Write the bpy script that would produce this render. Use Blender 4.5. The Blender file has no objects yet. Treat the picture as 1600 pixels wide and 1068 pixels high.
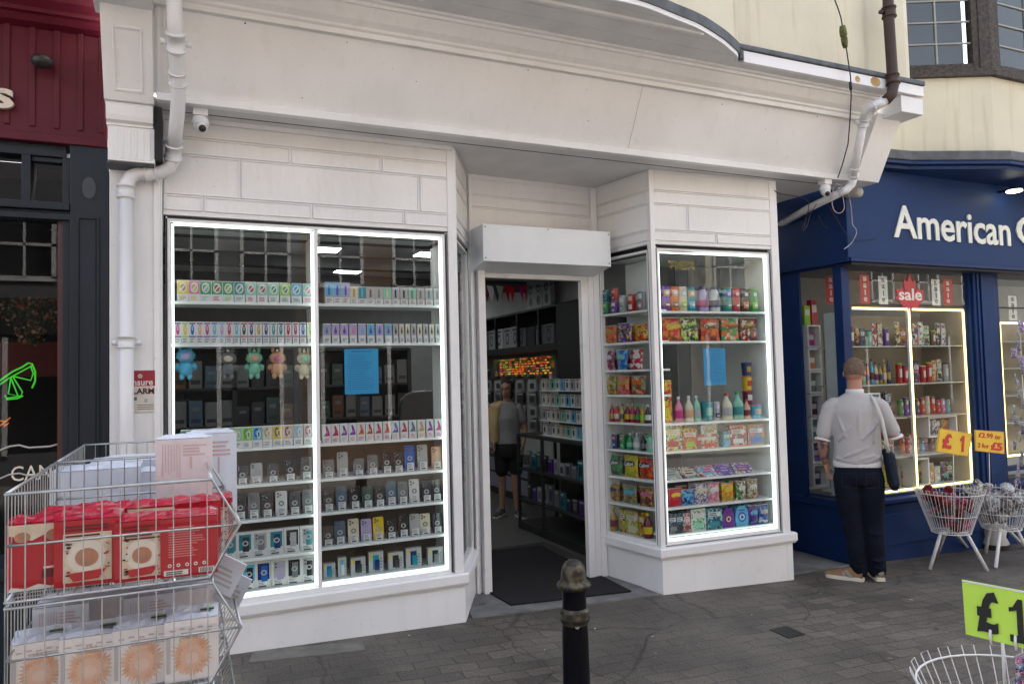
import bpy, math, random
from mathutils import Vector, Matrix
random.seed(7)
C = bpy.context.scene.collection
SC = bpy.context.scene
# ------------------------------------------------------------------ camera, world, sun, exposure
YAW, PITCH, ROLL, FPX, CAMH = math.radians(24.2), math.radians(2.61), math.radians(-1.45), 1150.0, 1.62
fw = Vector((math.sin(YAW)*math.cos(PITCH), math.cos(YAW)*math.cos(PITCH), math.sin(PITCH)))
r0 = Vector((math.cos(YAW), -math.sin(YAW), 0)); u0 = r0.cross(fw)
rt = r0*math.cos(ROLL) + u0*math.sin(ROLL); up = rt.cross(fw)
CP = Vector((0, 0, CAMH))
cd = bpy.data.cameras.new('camera'); cam = bpy.data.objects.new('camera', cd); C.objects.link(cam)
cam.matrix_world = Matrix(((rt.x, up.x, -fw.x, 0), (rt.y, up.y, -fw.y, 0), (rt.z, up.z, -fw.z, CAMH), (0, 0, 0, 1)))
cd.sensor_width = 36; cd.lens = FPX/1600*36; cd.clip_start = .05; cd.clip_end = 400
SC.camera = cam
SUN_EL, SUN_AZ = math.radians(52), math.radians(18)
w = bpy.data.worlds.new('World'); SC.world = w; w.use_nodes = True
nt = w.node_tree; bg = nt.nodes['Background']; sk = nt.nodes.new('ShaderNodeTexSky')
sk.sky_type = 'NISHITA'; sk.sun_disc = False; sk.sun_elevation = SUN_EL; sk.sun_rotation = SUN_AZ
sk.dust_density = 4; sk.air_density = 1.2
hs = nt.nodes.new('ShaderNodeHueSaturation'); hs.inputs['Saturation'].default_value = .55; nt.links.new(sk.outputs[0], hs.inputs['Color']); nt.links.new(hs.outputs[0], bg.inputs[0]); bg.inputs[1].default_value = .15
sl = bpy.data.lights.new('sun', 'SUN'); sl.energy = 4.2; sl.angle = math.radians(3); sl.color = (1, .95, .88)
so = bpy.data.objects.new('sun', sl); C.objects.link(so)
sd = Vector((math.sin(SUN_AZ)*math.cos(SUN_EL), math.cos(SUN_AZ)*math.cos(SUN_EL), math.sin(SUN_EL)))
so.rotation_euler = sd.to_track_quat('Z', 'Y').to_euler()
SC.view_settings.view_transform = 'Standard'; SC.view_settings.look = 'None'
SC.view_settings.exposure = 1.98; SC.view_settings.gamma = 1
SC.cycles.max_bounces = 8; SC.cycles.transparent_max_bounces = 16; SC.cycles.sample_clamp_indirect = 4
SC.cycles.use_denoising = True
# ------------------------------------------------------------------ geometry of the view: a pixel of the photo on a real plane
def ray(px, py): return fw + rt*((px-800)/FPX) - up*((py-534)/FPX)
def onY(px, py, Y): d = ray(px, py); return CP + d*(Y/d.y)
def onX(px, py, X): d = ray(px, py); return CP + d*(X/d.x)
def onZ(px, py, Z): d = ray(px, py); return CP + d*((Z-CAMH)/d.z)
def line_at(A, B, z, px):
    """point of the level line A-B (xy) at height z that stands in picture column px"""
    k = (px-800)/FPX; a = Vector((A[0], A[1], z))-CP; b = Vector((B[0]-A[0], B[1]-A[1], 0))
    t = (k*a.dot(fw)-a.dot(rt))/(b.dot(rt)-k*b.dot(fw))
    return Vector((A[0], A[1], z))+b*t
def gz(x): return -.06-.03*x
# ------------------------------------------------------------------ materials
MC = {}
def lin(c):
    if isinstance(c, (int, float)): c = (c, c, c)
    return tuple(c)
def mat(name, col, rough=.5, metal=0, var=.12, scale=6, bump=0, bscale=60, emit=0, col2=None, contrast=(.35, .65), coat=0, spec=.5):
    key = (name,)
    if key in MC: return MC[key]
    m = bpy.data.materials.new(name); m.use_nodes = True; MC[key] = m
    n = m.node_tree.nodes; l = m.node_tree.links; p = n['Principled BSDF']
    p.inputs['Roughness'].default_value = rough; p.inputs['Metallic'].default_value = metal
    p.inputs['Specular IOR Level'].default_value = spec
    p.inputs['Coat Weight'].default_value = coat
    col = lin(col); c2 = lin(col2) if col2 is not None else tuple(x*(1-var) for x in col)
    tc = n.new('ShaderNodeTexCoord'); nz = n.new('ShaderNodeTexNoise'); nz.inputs['Scale'].default_value = scale; nz.inputs['Detail'].default_value = 6
    l.new(tc.outputs['Object'], nz.inputs['Vector'])
    rp = n.new('ShaderNodeValToRGB'); rp.color_ramp.elements[0].position = contrast[0]; rp.color_ramp.elements[1].position = contrast[1]
    rp.color_ramp.elements[0].color = (*c2, 1); rp.color_ramp.elements[1].color = (*col, 1)
    l.new(nz.outputs[0], rp.inputs[0]); l.new(rp.outputs[0], p.inputs['Base Color'])
    if bump:
        b2 = n.new('ShaderNodeTexNoise'); b2.inputs['Scale'].default_value = bscale; b2.inputs['Detail'].default_value = 4
        l.new(tc.outputs['Object'], b2.inputs['Vector'])
        bp = n.new('ShaderNodeBump'); bp.inputs['Strength'].default_value = bump; bp.inputs['Distance'].default_value = .004
        l.new(b2.outputs[0], bp.inputs['Height']); l.new(bp.outputs[0], p.inputs['Normal'])
    if emit:
        p.inputs['Emission Color'].default_value = (*col, 1); p.inputs['Emission Strength'].default_value = emit
    return m
def flat(col, rough=.4): # a printed / moulded colour, one material per colour
    col = tuple(round(x, 3) for x in lin(col))
    return mat('colour %.2f %.2f %.2f %.1f' % (*col, rough), col, rough, var=.1, scale=25)
def blotch(cols, scale=30, rough=.3):
    """printed film: irregular patches of several inks"""
    key = ('blotch', tuple(cols), scale)
    if key in MC: return MC[key]
    m = bpy.data.materials.new('printed film'); m.use_nodes = True; MC[key] = m
    n = m.node_tree.nodes; l = m.node_tree.links; p = n['Principled BSDF']; p.inputs['Roughness'].default_value = rough
    tc = n.new('ShaderNodeTexCoord'); v = n.new('ShaderNodeTexVoronoi'); v.inputs['Scale'].default_value = scale*1.7
    nz = n.new('ShaderNodeTexNoise'); nz.inputs['Scale'].default_value = scale*1.6; nz.inputs['Detail'].default_value = 3
    mx = n.new('ShaderNodeVectorMath'); mx.operation = 'MULTIPLY_ADD'; mx.inputs[1].default_value = (.05, .05, .05)
    l.new(tc.outputs['Object'], nz.inputs['Vector']); l.new(nz.outputs['Color'], mx.inputs[0]); l.new(tc.outputs['Object'], mx.inputs[2])
    l.new(mx.outputs[0], v.inputs['Vector'])
    sp = n.new('ShaderNodeSeparateColor'); l.new(v.outputs['Color'], sp.inputs[0])
    rp = n.new('ShaderNodeValToRGB'); rp.color_ramp.interpolation = 'CONSTANT'; e = rp.color_ramp.elements
    while len(e) < len(cols): e.new(.5)
    for i, c in enumerate(cols): e[i].position = i/len(cols); e[i].color = (*lin(c), 1)
    l.new(sp.outputs[0], rp.inputs[0]); l.new(rp.outputs[0], p.inputs['Base Color'])
    return m
def glass(name='window glass', tint=(.93, .96, .95), k=1.7):
    if (name,) in MC: return MC[(name,)]
    m = bpy.data.materials.new(name); m.use_nodes = True; MC[(name,)] = m
    n = m.node_tree.nodes; l = m.node_tree.links; n.clear()
    o = n.new('ShaderNodeOutputMaterial'); mx = n.new('ShaderNodeMixShader'); t = n.new('ShaderNodeBsdfTransparent'); g = n.new('ShaderNodeBsdfGlossy')
    t.inputs[0].default_value = (*tint, 1); g.inputs['Roughness'].default_value = .0
    lw = n.new('ShaderNodeLayerWeight'); lw.inputs[0].default_value = .5
    pw = n.new('ShaderNodeMath'); pw.operation = 'POWER'; pw.inputs[1].default_value = 5
    ma = n.new('ShaderNodeMath'); ma.operation = 'MULTIPLY_ADD'; ma.inputs[1].default_value = .95; ma.inputs[2].default_value = .045*k
    l.new(lw.outputs['Facing'], pw.inputs[0]); l.new(pw.outputs[0], ma.inputs[0]); l.new(ma.outputs[0], mx.inputs[0])
    l.new(t.outputs[0], mx.inputs[1]); l.new(g.outputs[0], mx.inputs[2]); l.new(mx.outputs[0], o.inputs[0])
    return m
def paint(name, col, dirt, rough, bump, streak=.5):
    m = bpy.data.materials.new(name); m.use_nodes = True; MC[(name,)] = m; n = m.node_tree.nodes; l = m.node_tree.links; p = n['Principled BSDF']
    tc = n.new('ShaderNodeTexCoord'); p.inputs['Specular IOR Level'].default_value = .4
    def noise(sc, vec, det=6):
        mp = n.new('ShaderNodeMapping'); mp.inputs['Scale'].default_value = vec; nz = n.new('ShaderNodeTexNoise'); nz.inputs['Scale'].default_value = sc; nz.inputs['Detail'].default_value = det
        l.new(tc.outputs['Object'], mp.inputs[0]); l.new(mp.outputs[0], nz.inputs['Vector']); return nz
    def ramp(a, lo, hi, v0=0, v1=1):
        r = n.new('ShaderNodeMapRange'); r.inputs[1].default_value = lo; r.inputs[2].default_value = hi; r.inputs[3].default_value = v0; r.inputs[4].default_value = v1; l.new(a.outputs[0], r.inputs[0]); return r
    a = ramp(noise(1.6, (1, 1, 1)), .38, .72); b = ramp(noise(7, (1.6, 1.6, .12), 5), .56, .74); c = ramp(noise(75, (1, 1, .6), 3), .70, .76)
    x1 = n.new('ShaderNodeMix'); x1.data_type = 'RGBA'; x1.inputs['A'].default_value = (*col, 1); x1.inputs['B'].default_value = (*[k*.90 for k in col], 1); l.new(a.outputs[0], x1.inputs['Factor'])
    s1 = n.new('ShaderNodeMath'); s1.operation = 'MULTIPLY'; s1.inputs[1].default_value = streak; l.new(b.outputs[0], s1.inputs[0])
    x2 = n.new('ShaderNodeMix'); x2.data_type = 'RGBA'; x2.inputs['B'].default_value = (*dirt, 1); l.new(x1.outputs['Result'], x2.inputs['A']); l.new(s1.outputs[0], x2.inputs['Factor'])
    s2 = n.new('ShaderNodeMath'); s2.operation = 'MULTIPLY'; s2.inputs[1].default_value = .45; l.new(c.outputs[0], s2.inputs[0])
    x3 = n.new('ShaderNodeMix'); x3.data_type = 'RGBA'; x3.inputs['B'].default_value = (.28, .25, .22, 1); l.new(x2.outputs['Result'], x3.inputs['A']); l.new(s2.outputs[0], x3.inputs['Factor'])
    l.new(x3.outputs['Result'], p.inputs['Base Color']); ro = ramp(noise(9, (1, 1, 1)), .3, .7, rough-.1, rough+.15); l.new(ro.outputs[0], p.inputs['Roughness'])
    bn = noise(26, (1, 1, .35), 5); bp = n.new('ShaderNodeBump'); bp.inputs['Strength'].default_value = bump; bp.inputs['Distance'].default_value = .004; l.new(bn.outputs[0], bp.inputs['Height']); l.new(bp.outputs[0], p.inputs['Normal'])
    return m
WHITE = paint('white gloss paint', (.78, .78, .79), (.62, .59, .53), .36, .25, .20)
WHITE2 = paint('white painted boards', (.77, .765, .765), (.60, .57, .51), .42, .45, .28)
CREAM = paint('cream render', (.64, .60, .47), (.42, .34, .22), .85, .5, .5)
WHITEP = mat('white plastic pipe', (.72, .72, .74), .3, var=.06, scale=5)
SOFFIT = mat('white soffit boards', (.70, .70, .71), .55, var=.14, scale=3, bump=.1)
GASKET = mat('black rubber gasket', .015, .6)
LEAD = mat('lead flashing', (.10, .11, .13), .55, metal=.3, var=.4, scale=9, bump=.3)
LED = mat('white led strip', (.86, 1, .93), .5, emit=.85)
LEDW = mat('warm led strip', (1, .76, .28), .5, emit=1.0)
NAVY = mat('navy gloss paint', (.012, .020, .030), .4, spec=.3, var=.25, scale=3, bump=.12, bscale=20)
MAROON = mat('maroon boards', (.10, .006, .018), .5, spec=.3, var=.25, scale=3, bump=.12)
BLUE = mat('blue shop paint', (.005, .027, .115), .45, spec=.22, var=.22, scale=2.5, bump=.1, bscale=18)
BLUE2 = mat('blue fascia panel', (.008, .034, .125), .55, spec=.2, var=.12, scale=1.5)
GLASS = glass(k=.85)
GLASSD = glass('dark pub glass', (.5, .5, .5), .55)
SHELF = mat('white laminate shelf', (.62, .64, .64), .35, var=.05)
GSHELF = mat('glass shelf edge', (.25, .38, .36), .15)
WIRE = mat('galvanised wire', (.42, .44, .46), .35, metal=.8, var=.2, scale=30)
WIREW = mat('white coated wire', (.72, .72, .72), .4, var=.1)
BLACK = mat('black paint', .012, .35, var=.3)
BLK = mat('black plastic', .02, .4)
DARKIN = mat('dark shop fitting', (.02, .02, .022), .5)
INWALL = mat('shop interior wall', (.42, .42, .41), .7)
TAN = mat('brown backing board', (.15, .105, .075), .7, var=.2, scale=4)
# ------------------------------------------------------------------ mesh builder
class MB:
    def __init__(s): s.v = []; s.f = []; s.mi = []; s.mats = []; s.sm = []
    def m(s, mt):
        if mt not in s.mats: s.mats.append(mt)
        return s.mats.index(mt)
    def add(s, vs, fs, mt, smooth=False):
        b = len(s.v); s.v += [tuple(v) for v in vs]; k = s.m(mt)
        for f in fs: s.f.append(tuple(i+b for i in f)); s.mi.append(k); s.sm.append(smooth)
        return s
    def box(s, x0, x1, y0, y1, z0, z1, mt):
        vs = [(x0, y0, z0), (x1, y0, z0), (x1, y1, z0), (x0, y1, z0), (x0, y0, z1), (x1, y0, z1), (x1, y1, z1), (x0, y1, z1)]
        return s.add(vs, [(0, 3, 2, 1), (4, 5, 6, 7), (0, 1, 5, 4), (1, 2, 6, 5), (2, 3, 7, 6), (3, 0, 4, 7)], mt)
    def ext(s, loop, vec, mt, smooth=False):
        n = len(loop); L = [Vector(p) for p in loop]; v = Vector(vec)
        nr = Vector((0, 0, 0))
        for i in range(n): nr += L[i].cross(L[(i+1) % n])
        if nr.dot(v) > 0: L = L[::-1]
        vs = L+[p+v for p in L]
        fs = [tuple(range(n)), tuple(range(2*n-1, n-1, -1))]+[(i, i+n, (i+1) % n+n, (i+1) % n) for i in range(n)]
        return s.add(vs, fs, mt, smooth)
    def wallseg(s, A, B, z0, z1, th, mt, z0b=None):
        """upright slab along A-B (xy), outer face on A-B, thickness th to the left of A->B"""
        A = Vector((A[0], A[1], 0)); B = Vector((B[0], B[1], 0)); d = (B-A).normalized(); nrm = Vector((-d.y, d.x, 0))*th
        zb = z0 if z0b is None else z0b
        a, b, c, e = A, B, B+nrm, A+nrm
        vs = [(a.x, a.y, z0), (b.x, b.y, zb), (c.x, c.y, zb), (e.x, e.y, z0), (a.x, a.y, z1), (b.x, b.y, z1), (c.x, c.y, z1), (e.x, e.y, z1)]
        return s.add(vs, [(0, 3, 2, 1), (4, 5, 6, 7), (0, 1, 5, 4), (1, 2, 6, 5), (2, 3, 7, 6), (3, 0, 4, 7)], mt)
    def tube(s, pts, r, mt, n=8, closed=False, rr=None):
        P = [Vector(p) for p in pts]; N = len(P); rings = []
        prev = None
        for i, p in enumerate(P):
            if closed: t = (P[(i+1) % N]-P[i-1])
            else: t = (P[min(i+1, N-1)]-P[max(i-1, 0)])
            t = t.normalized()
            if prev is None: a = t.orthogonal().normalized()
            else:
                a = prev-t*prev.dot(t)
                a = a.normalized() if a.length > 1e-6 else t.orthogonal().normalized()
            prev = a; b = t.cross(a); R = rr[i] if rr else r
            rings.append([p+(a*math.cos(k*2*math.pi/n)+b*math.sin(k*2*math.pi/n))*R for k in range(n)])
        vs = [v for rg in rings for v in rg]; fs = []
        for i in range(N if closed else N-1):
            j = (i+1) % N
            for k in range(n): fs.append((i*n+k, i*n+(k+1) % n, j*n+(k+1) % n, j*n+k))
        if not closed: fs += [tuple(range(n-1, -1, -1)), tuple(range((N-1)*n, N*n))]
        return s.add(vs, fs, mt, n > 4)
    def lathe(s, prof, mt, n=20, c=(0, 0, 0), smooth=True, sx=1, sy=1):
        vs = []; fs = []
        for r, z in prof:
            for k in range(n):
                a = 2*math.pi*k/n; vs.append((c[0]+r*sx*math.cos(a), c[1]+r*sy*math.sin(a), c[2]+z))
        for i in range(len(prof)-1):
            for k in range(n): fs.append((i*n+k, i*n+(k+1) % n, (i+1)*n+(k+1) % n, (i+1)*n+k))
        s.add(vs, fs, mt, smooth)
        s.add(vs[:n], [tuple(range(n-1, -1, -1))], mt); s.add(vs[-n:], [tuple(range(n))], mt)
        return s
    def ell(s, cx, cz, rx, rz, y, mt, n=16, ring=0):
        o = [(cx+rx*math.cos(2*math.pi*k/n), y, cz+rz*math.sin(2*math.pi*k/n)) for k in range(n)]
        if not ring: return s.add(o, [tuple(range(n))], mt)
        i = [(cx+rx*ring*math.cos(2*math.pi*k/n), y, cz+rz*ring*math.sin(2*math.pi*k/n)) for k in range(n)]
        return s.add(o+i, [(k, (k+1) % n, n+(k+1) % n, n+k) for k in range(n)], mt)
    def quad(s, pts, mt): return s.add(pts, [tuple(range(len(pts)))], mt)
    def rect(s, x0, x1, z0, z1, y, mt): return s.add([(x0, y, z0), (x1, y, z0), (x1, y, z1), (x0, y, z1)], [(0, 1, 2, 3)], mt)
    def sphere(s, c, r, mt, n=12, m=8, sz=(1, 1, 1)):
        vs = []; fs = []
        for i in range(m+1):
            t = math.pi*i/m
            for k in range(n):
                a = 2*math.pi*k/n; vs.append((c[0]+r*sz[0]*math.sin(t)*math.cos(a), c[1]+r*sz[1]*math.sin(t)*math.sin(a), c[2]-r*sz[2]*math.cos(t)))
        for i in range(m):
            for k in range(n): fs.append((i*n+k, i*n+(k+1) % n, (i+1)*n+(k+1) % n, (i+1)*n+k))
        return s.add(vs, fs, mt, True)
    def build(s, name, parent=None, loc=None, rz=0, bevel=0):
        """loc given: mesh is in local coordinates. loc None: coordinates are the world's (shifted by the parent's place)."""
        me = bpy.data.meshes.new(name); off = Vector((0, 0, 0))
        if loc is None and parent is not None:
            q = parent
            while q is not None: off += q.location; q = q.parent
        me.from_pydata([tuple(Vector(v)-off) for v in s.v], [], s.f)
        for mt in s.mats: me.materials.append(mt)
        me.polygons.foreach_set('material_index', s.mi); me.polygons.foreach_set('use_smooth', s.sm)
        me.update()
        o = bpy.data.objects.new(name, me); C.objects.link(o)
        if parent is not None: o.parent = parent
        if loc is not None: o.location = loc; o.rotation_euler = (0, 0, rz)
        if bevel:
            b = o.modifiers.new('bevel', 'BEVEL'); b.width = bevel; b.segments = 2; b.limit_method = 'ANGLE'; b.angle_limit = .7
        return o
def tag(o, label=None, cat=None, group=None, kind=None):
    if label: o['label'] = label
    if cat: o['category'] = cat
    if group: o['group'] = group
    if kind: o['kind'] = kind
    return o
def thing(name, label, cat, loc=(0, 0, 0), rz=0, group=None):
    o = bpy.data.objects.new(name, None); C.objects.link(o); o.location = loc; o.rotation_euler = (0, 0, rz)
    return tag(o, label, cat, group)
def dup(o, loc, rz, label, group=None):
    c = o.copy(); C.objects.link(c); c.location = loc; c.rotation_euler = (0, 0, rz); tag(c, label, None, group)
    for ch in o.children:
        k = ch.copy(); C.objects.link(k); k.parent = c
        for g in ch.children:
            q = g.copy(); C.objects.link(q); q.parent = k
    return c
def lettering(name, s, W, H, mt, parent, loc, rz=0, ext=.001, bold=0.0, tilt=0, shear=0):
    """text standing in the local xz plane, facing -y, centred on loc, fitted to W x H"""
    cu = bpy.data.curves.new(name, 'FONT'); cu.body = s; cu.size = 1; cu.offset = bold; cu.extrude = .01; cu.shear = shear
    cu.resolution_u = 3; cu.align_x = 'CENTER'
    o = bpy.data.objects.new(name, cu); C.objects.link(o)
    dg = bpy.context.evaluated_depsgraph_get(); me = bpy.data.meshes.new_from_object(o.evaluated_get(dg))
    bpy.data.objects.remove(o); bpy.data.curves.remove(cu)
    xs = [v.co.x for v in me.vertices]; ys = [v.co.y for v in me.vertices]
    x0, x1, y0, y1 = min(xs), max(xs), min(ys), max(ys)
    for v in me.vertices:
        x = (v.co.x-(x0+x1)/2)/(x1-x0)*W; z = (v.co.y-(y0+y1)/2)/(y1-y0)*H; y = -v.co.z/.01*ext
        if tilt: x, z = x*math.cos(tilt)-z*math.sin(tilt), x*math.sin(tilt)+z*math.cos(tilt)
        v.co = (x, y, z)
    me.materials.clear(); me.materials.append(mt); me.name = name
    t = bpy.data.objects.new(name, me); C.objects.link(t); t.location = loc; t.rotation_euler = (0, 0, rz)
    if parent is not None: t.parent = parent
    return t
ORD = ['first', 'second', 'third', 'fourth', 'fifth', 'sixth', 'seventh', 'eighth', 'ninth', 'tenth', 'eleventh', 'twelfth', 'thirteenth', 'fourteenth', 'fifteenth', 'sixteenth', 'seventeenth', 'eighteenth', 'nineteenth', 'twentieth', 'twenty-first', 'twenty-second']
# ------------------------------------------------------------------ ground
def ground_mat():
    m = bpy.data.materials.new('worn paving setts'); m.use_nodes = True
    n = m.node_tree.nodes; l = m.node_tree.links; p = n['Principled BSDF']
    tc = n.new('ShaderNodeTexCoord'); mp = n.new('ShaderNodeMapping'); mp.inputs['Rotation'].default_value = (0, 0, .03)
    l.new(tc.outputs['Object'], mp.inputs[0])
    wn = n.new('ShaderNodeTexNoise'); wn.inputs['Scale'].default_value = 3
    wa = n.new('ShaderNodeVectorMath'); wa.operation = 'MULTIPLY_ADD'; wa.inputs[1].default_value = (.09, .09, 0)
    l.new(mp.outputs[0], wn.inputs['Vector']); l.new(wn.outputs['Color'], wa.inputs[0]); l.new(mp.outputs[0], wa.inputs[2])
    br = n.new('ShaderNodeTexBrick'); br.inputs['Scale'].default_value = 1; br.inputs['Brick Width'].default_value = .235
    br.inputs['Row Height'].default_value = .118; br.inputs['Mortar Size'].default_value = .005; br.inputs['Mortar Smooth'].default_value = .6
    br.inputs['Color1'].default_value = (.138, .118, .098, 1); br.inputs['Color2'].default_value = (.074, .063, .053, 1); br.inputs['Mortar'].default_value = (.042, .038, .034, 1)
    l.new(wa.outputs[0], br.inputs['Vector'])
    n1 = n.new('ShaderNodeTexNoise'); n1.inputs['Scale'].default_value = 1.7; n1.inputs['Detail'].default_value = 8
    n2 = n.new('ShaderNodeTexNoise'); n2.inputs['Scale'].default_value = 90; n2.inputs['Detail'].default_value = 4
    l.new(tc.outputs['Object'], n1.inputs['Vector']); l.new(tc.outputs['Object'], n2.inputs['Vector'])
    r1 = n.new('ShaderNodeMapRange'); r1.inputs[1].default_value = .3; r1.inputs[2].default_value = .7; r1.inputs[3].default_value = .55; r1.inputs[4].default_value = 1.30
    r2 = n.new('ShaderNodeMapRange'); r2.inputs[1].default_value = .3; r2.inputs[2].default_value = .7; r2.inputs[3].default_value = .62; r2.inputs[4].default_value = 1.38
    l.new(n1.outputs[0], r1.inputs[0]); l.new(n2.outputs[0], r2.inputs[0])
    mu = n.new('ShaderNodeMath'); mu.operation = 'MULTIPLY'; l.new(r1.outputs[0], mu.inputs[0]); l.new(r2.outputs[0], mu.inputs[1])
    sc = n.new('ShaderNodeVectorMath'); sc.operation = 'SCALE'; km = n.new('ShaderNodeTexNoise'); km.inputs['Scale'].default_value = .8; km.inputs['Detail'].default_value = 3; l.new(tc.outputs['Object'], km.inputs['Vector'])
    kr = n.new('ShaderNodeMapRange'); kr.inputs[1].default_value = .40; kr.inputs[2].default_value = .58; kr.inputs[3].default_value = .85; kr.inputs[4].default_value = .12; l.new(km.outputs[0], kr.inputs[0])
    kx = n.new('ShaderNodeMix'); kx.data_type = 'RGBA'; kx.inputs['B'].default_value = (.104, .090, .077, 1); l.new(kr.outputs[0], kx.inputs['Factor']); l.new(br.outputs['Color'], kx.inputs['A']); l.new(kx.outputs['Result'], sc.inputs[0]); l.new(mu.outputs[0], sc.inputs['Scale'])
    # trodden gum and litter specks
    vo = n.new('ShaderNodeTexVoronoi'); vo.inputs['Scale'].default_value = 5.5; l.new(tc.outputs['Object'], vo.inputs['Vector'])
    sp = n.new('ShaderNodeSeparateColor'); l.new(vo.outputs['Color'], sp.inputs[0])
    th = n.new('ShaderNodeMapRange'); th.inputs[1].default_value = .5; th.inputs[2].default_value = 1; th.inputs[3].default_value = 0; th.inputs[4].default_value = .10
    l.new(sp.outputs[0], th.inputs[0])
    lt = n.new('ShaderNodeMath'); lt.operation = 'LESS_THAN'; l.new(vo.outputs['Distance'], lt.inputs[0]); l.new(th.outputs[0], lt.inputs[1])
    mx = n.new('ShaderNodeMix'); mx.data_type = 'RGBA'; mx.inputs['B'].default_value = (.14, .135, .13, 1)
    l.new(lt.outputs[0], mx.inputs['Factor']); l.new(sc.outputs[0], mx.inputs['A'])
    # cracks between patched areas
    v2 = n.new('ShaderNodeTexVoronoi'); v2.feature = 'DISTANCE_TO_EDGE'; v2.inputs['Scale'].default_value = .9
    w2 = n.new('ShaderNodeVectorMath'); w2.operation = 'MULTIPLY_ADD'; w2.inputs[1].default_value = (.5, .5, 0); l.new(n1.outputs['Color'], w2.inputs[0]); l.new(tc.outputs['Object'], w2.inputs[2])
    l.new(w2.outputs[0], v2.inputs['Vector'])
    c2 = n.new('ShaderNodeMapRange'); c2.inputs[1].default_value = 0; c2.inputs[2].default_value = .012; c2.inputs[3].default_value = .45; c2.inputs[4].default_value = 1
    l.new(v2.outputs['Distance'], c2.inputs[0])
    s3 = n.new('ShaderNodeVectorMath'); s3.operation = 'SCALE'; l.new(mx.outputs['Result'], s3.inputs[0]); l.new(c2.outputs[0], s3.inputs['Scale'])
    l.new(s3.outputs[0], p.inputs['Base Color'])
    p.inputs['Roughness'].default_value = .62
    ad = n.new('ShaderNodeMath'); ad.operation = 'MULTIPLY_ADD'; ad.inputs[1].default_value = -1.2
    l.new(br.outputs['Fac'], ad.inputs[0]); l.new(n2.outputs[0], ad.inputs[2])
    bp = n.new('ShaderNodeBump'); bp.inputs['Strength'].default_value = .9; bp.inputs['Distance'].default_value = .006
    l.new(ad.outputs[0], bp.inputs['Height']); l.new(bp.outputs[0], p.inputs['Normal'])
    return m
GM = ground_mat()
g = MB()
for i in range(-40, 60, 2):
    for j in range(-30, 40, 2):
        g.add([(i, j, gz(i)), (i+2, j, gz(i+2)), (i+2, j+2, gz(i+2)), (i, j+2, gz(i))], [(0, 1, 2, 3)], GM)
tag(g.build('pavement'), kind='structure')
SLAB = mat('grey threshold slab', (.20, .20, .20), .7, scale=5, bump=.35, bscale=80, col2=(.12, .12, .12))
def gpoly(name, pts, dz, mt, th=.03):
    b = MB(); top = [(x, y, gz(x)+dz) for x, y in pts]
    b.ext([(x, y, z-th) for x, y, z in top], (0, 0, th), mt)
    return tag(b.build(name), kind='structure')
gpoly('doorway_slab', [(1.90, 5.04), (3.48, 4.99), (3.44, 5.95), (2.06, 5.95)], .012, SLAB)
gpoly('alcove_slab', [(4.83, 5.03), (5.68, 5.08), (5.64, 7.4), (4.83, 7.4)], .010, SLAB)
RAMP = mat('pale paving slab', (.20, .19, .17), .8, scale=7, bump=.6, bscale=50, col2=(.12, .115, .10))
gpoly('paving_slab', [(.40, 4.98), (1.07, 4.90), (1.05, 4.72), (.36, 4.80)], .005, RAMP, .01)
IRON = mat('cast iron cover', (.03, .03, .03), .5, metal=.5, var=.4, scale=60, bump=.9, bscale=90)
P1, P2, P3, P4 = [onZ(*p, -.2) for p in ((1203, 990), (1230, 983), (1258, 997), (1232, 1004))]
gpoly('inspection_cover', [(p.x, p.y) for p in (P1, P2, P3, P4)], .004, IRON, .01)
JNT = mat('dirt filled joint', (.028, .026, .024), .9, var=.5, scale=20, bump=.8, bscale=50)
ja, jb = onZ(1378, 896, -.22), onZ(1530, 965, -.22)
b = MB(); rj = random.Random(3); up_ = []; dn_ = []
for i in range(15):
    t = i/14; c = ja.lerp(jb, t); w_ = .03+.03*t+rj.uniform(-.012, .012); up_.append((c.x+w_*.3, c.y+w_)); dn_.append((c.x-w_*.3, c.y-w_))
for i in range(14):
    q = [dn_[i], dn_[i+1], up_[i+1], up_[i]]
    b.add([(x, y, gz(x)+.004) for x, y in q], [(0, 1, 2, 3)], JNT)
tag(b.build('drain_joint'), kind='structure')
RD = mat('pale bounce setts', (.34, .32, .29), .85, var=.2, scale=3, bump=.5, bscale=40)
gpoly('bounce_road', [(-30, -4.3), (40, -4.3), (40, -1.6), (-30, -1.6)], .006, RD, .004)  # unseen pale strip behind the camera, added to bounce light onto the fascia
# door mat
mt_ = mat('black ribbed mat', (.006, .005, .008), 1, bump=1, bscale=160)
b = MB(); q = [(2.24, 5.17), (3.16, 5.14), (3.26, 5.9), (3.2, 6.9), (2.55, 7.0), (2.36, 6.0)]
b.ext([(x, y, gz(x)+.014) for x, y in [(2.26, 5.17), (3.30, 5.12), (3.38, 6.9), (2.16, 6.9)]], (0, 0, .012), mt_)
tag(b.build('door_mat'), 'black doormat lying in the open shop doorway', 'doormat')
# ------------------------------------------------------------------ white shop building
SR = thing('shop_building', 'white painted shopfront with two lit display windows and an open central doorway', 'building', (2.4, 5.2, -.1))
FX0, FX1 = -.12, 5.50
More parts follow.
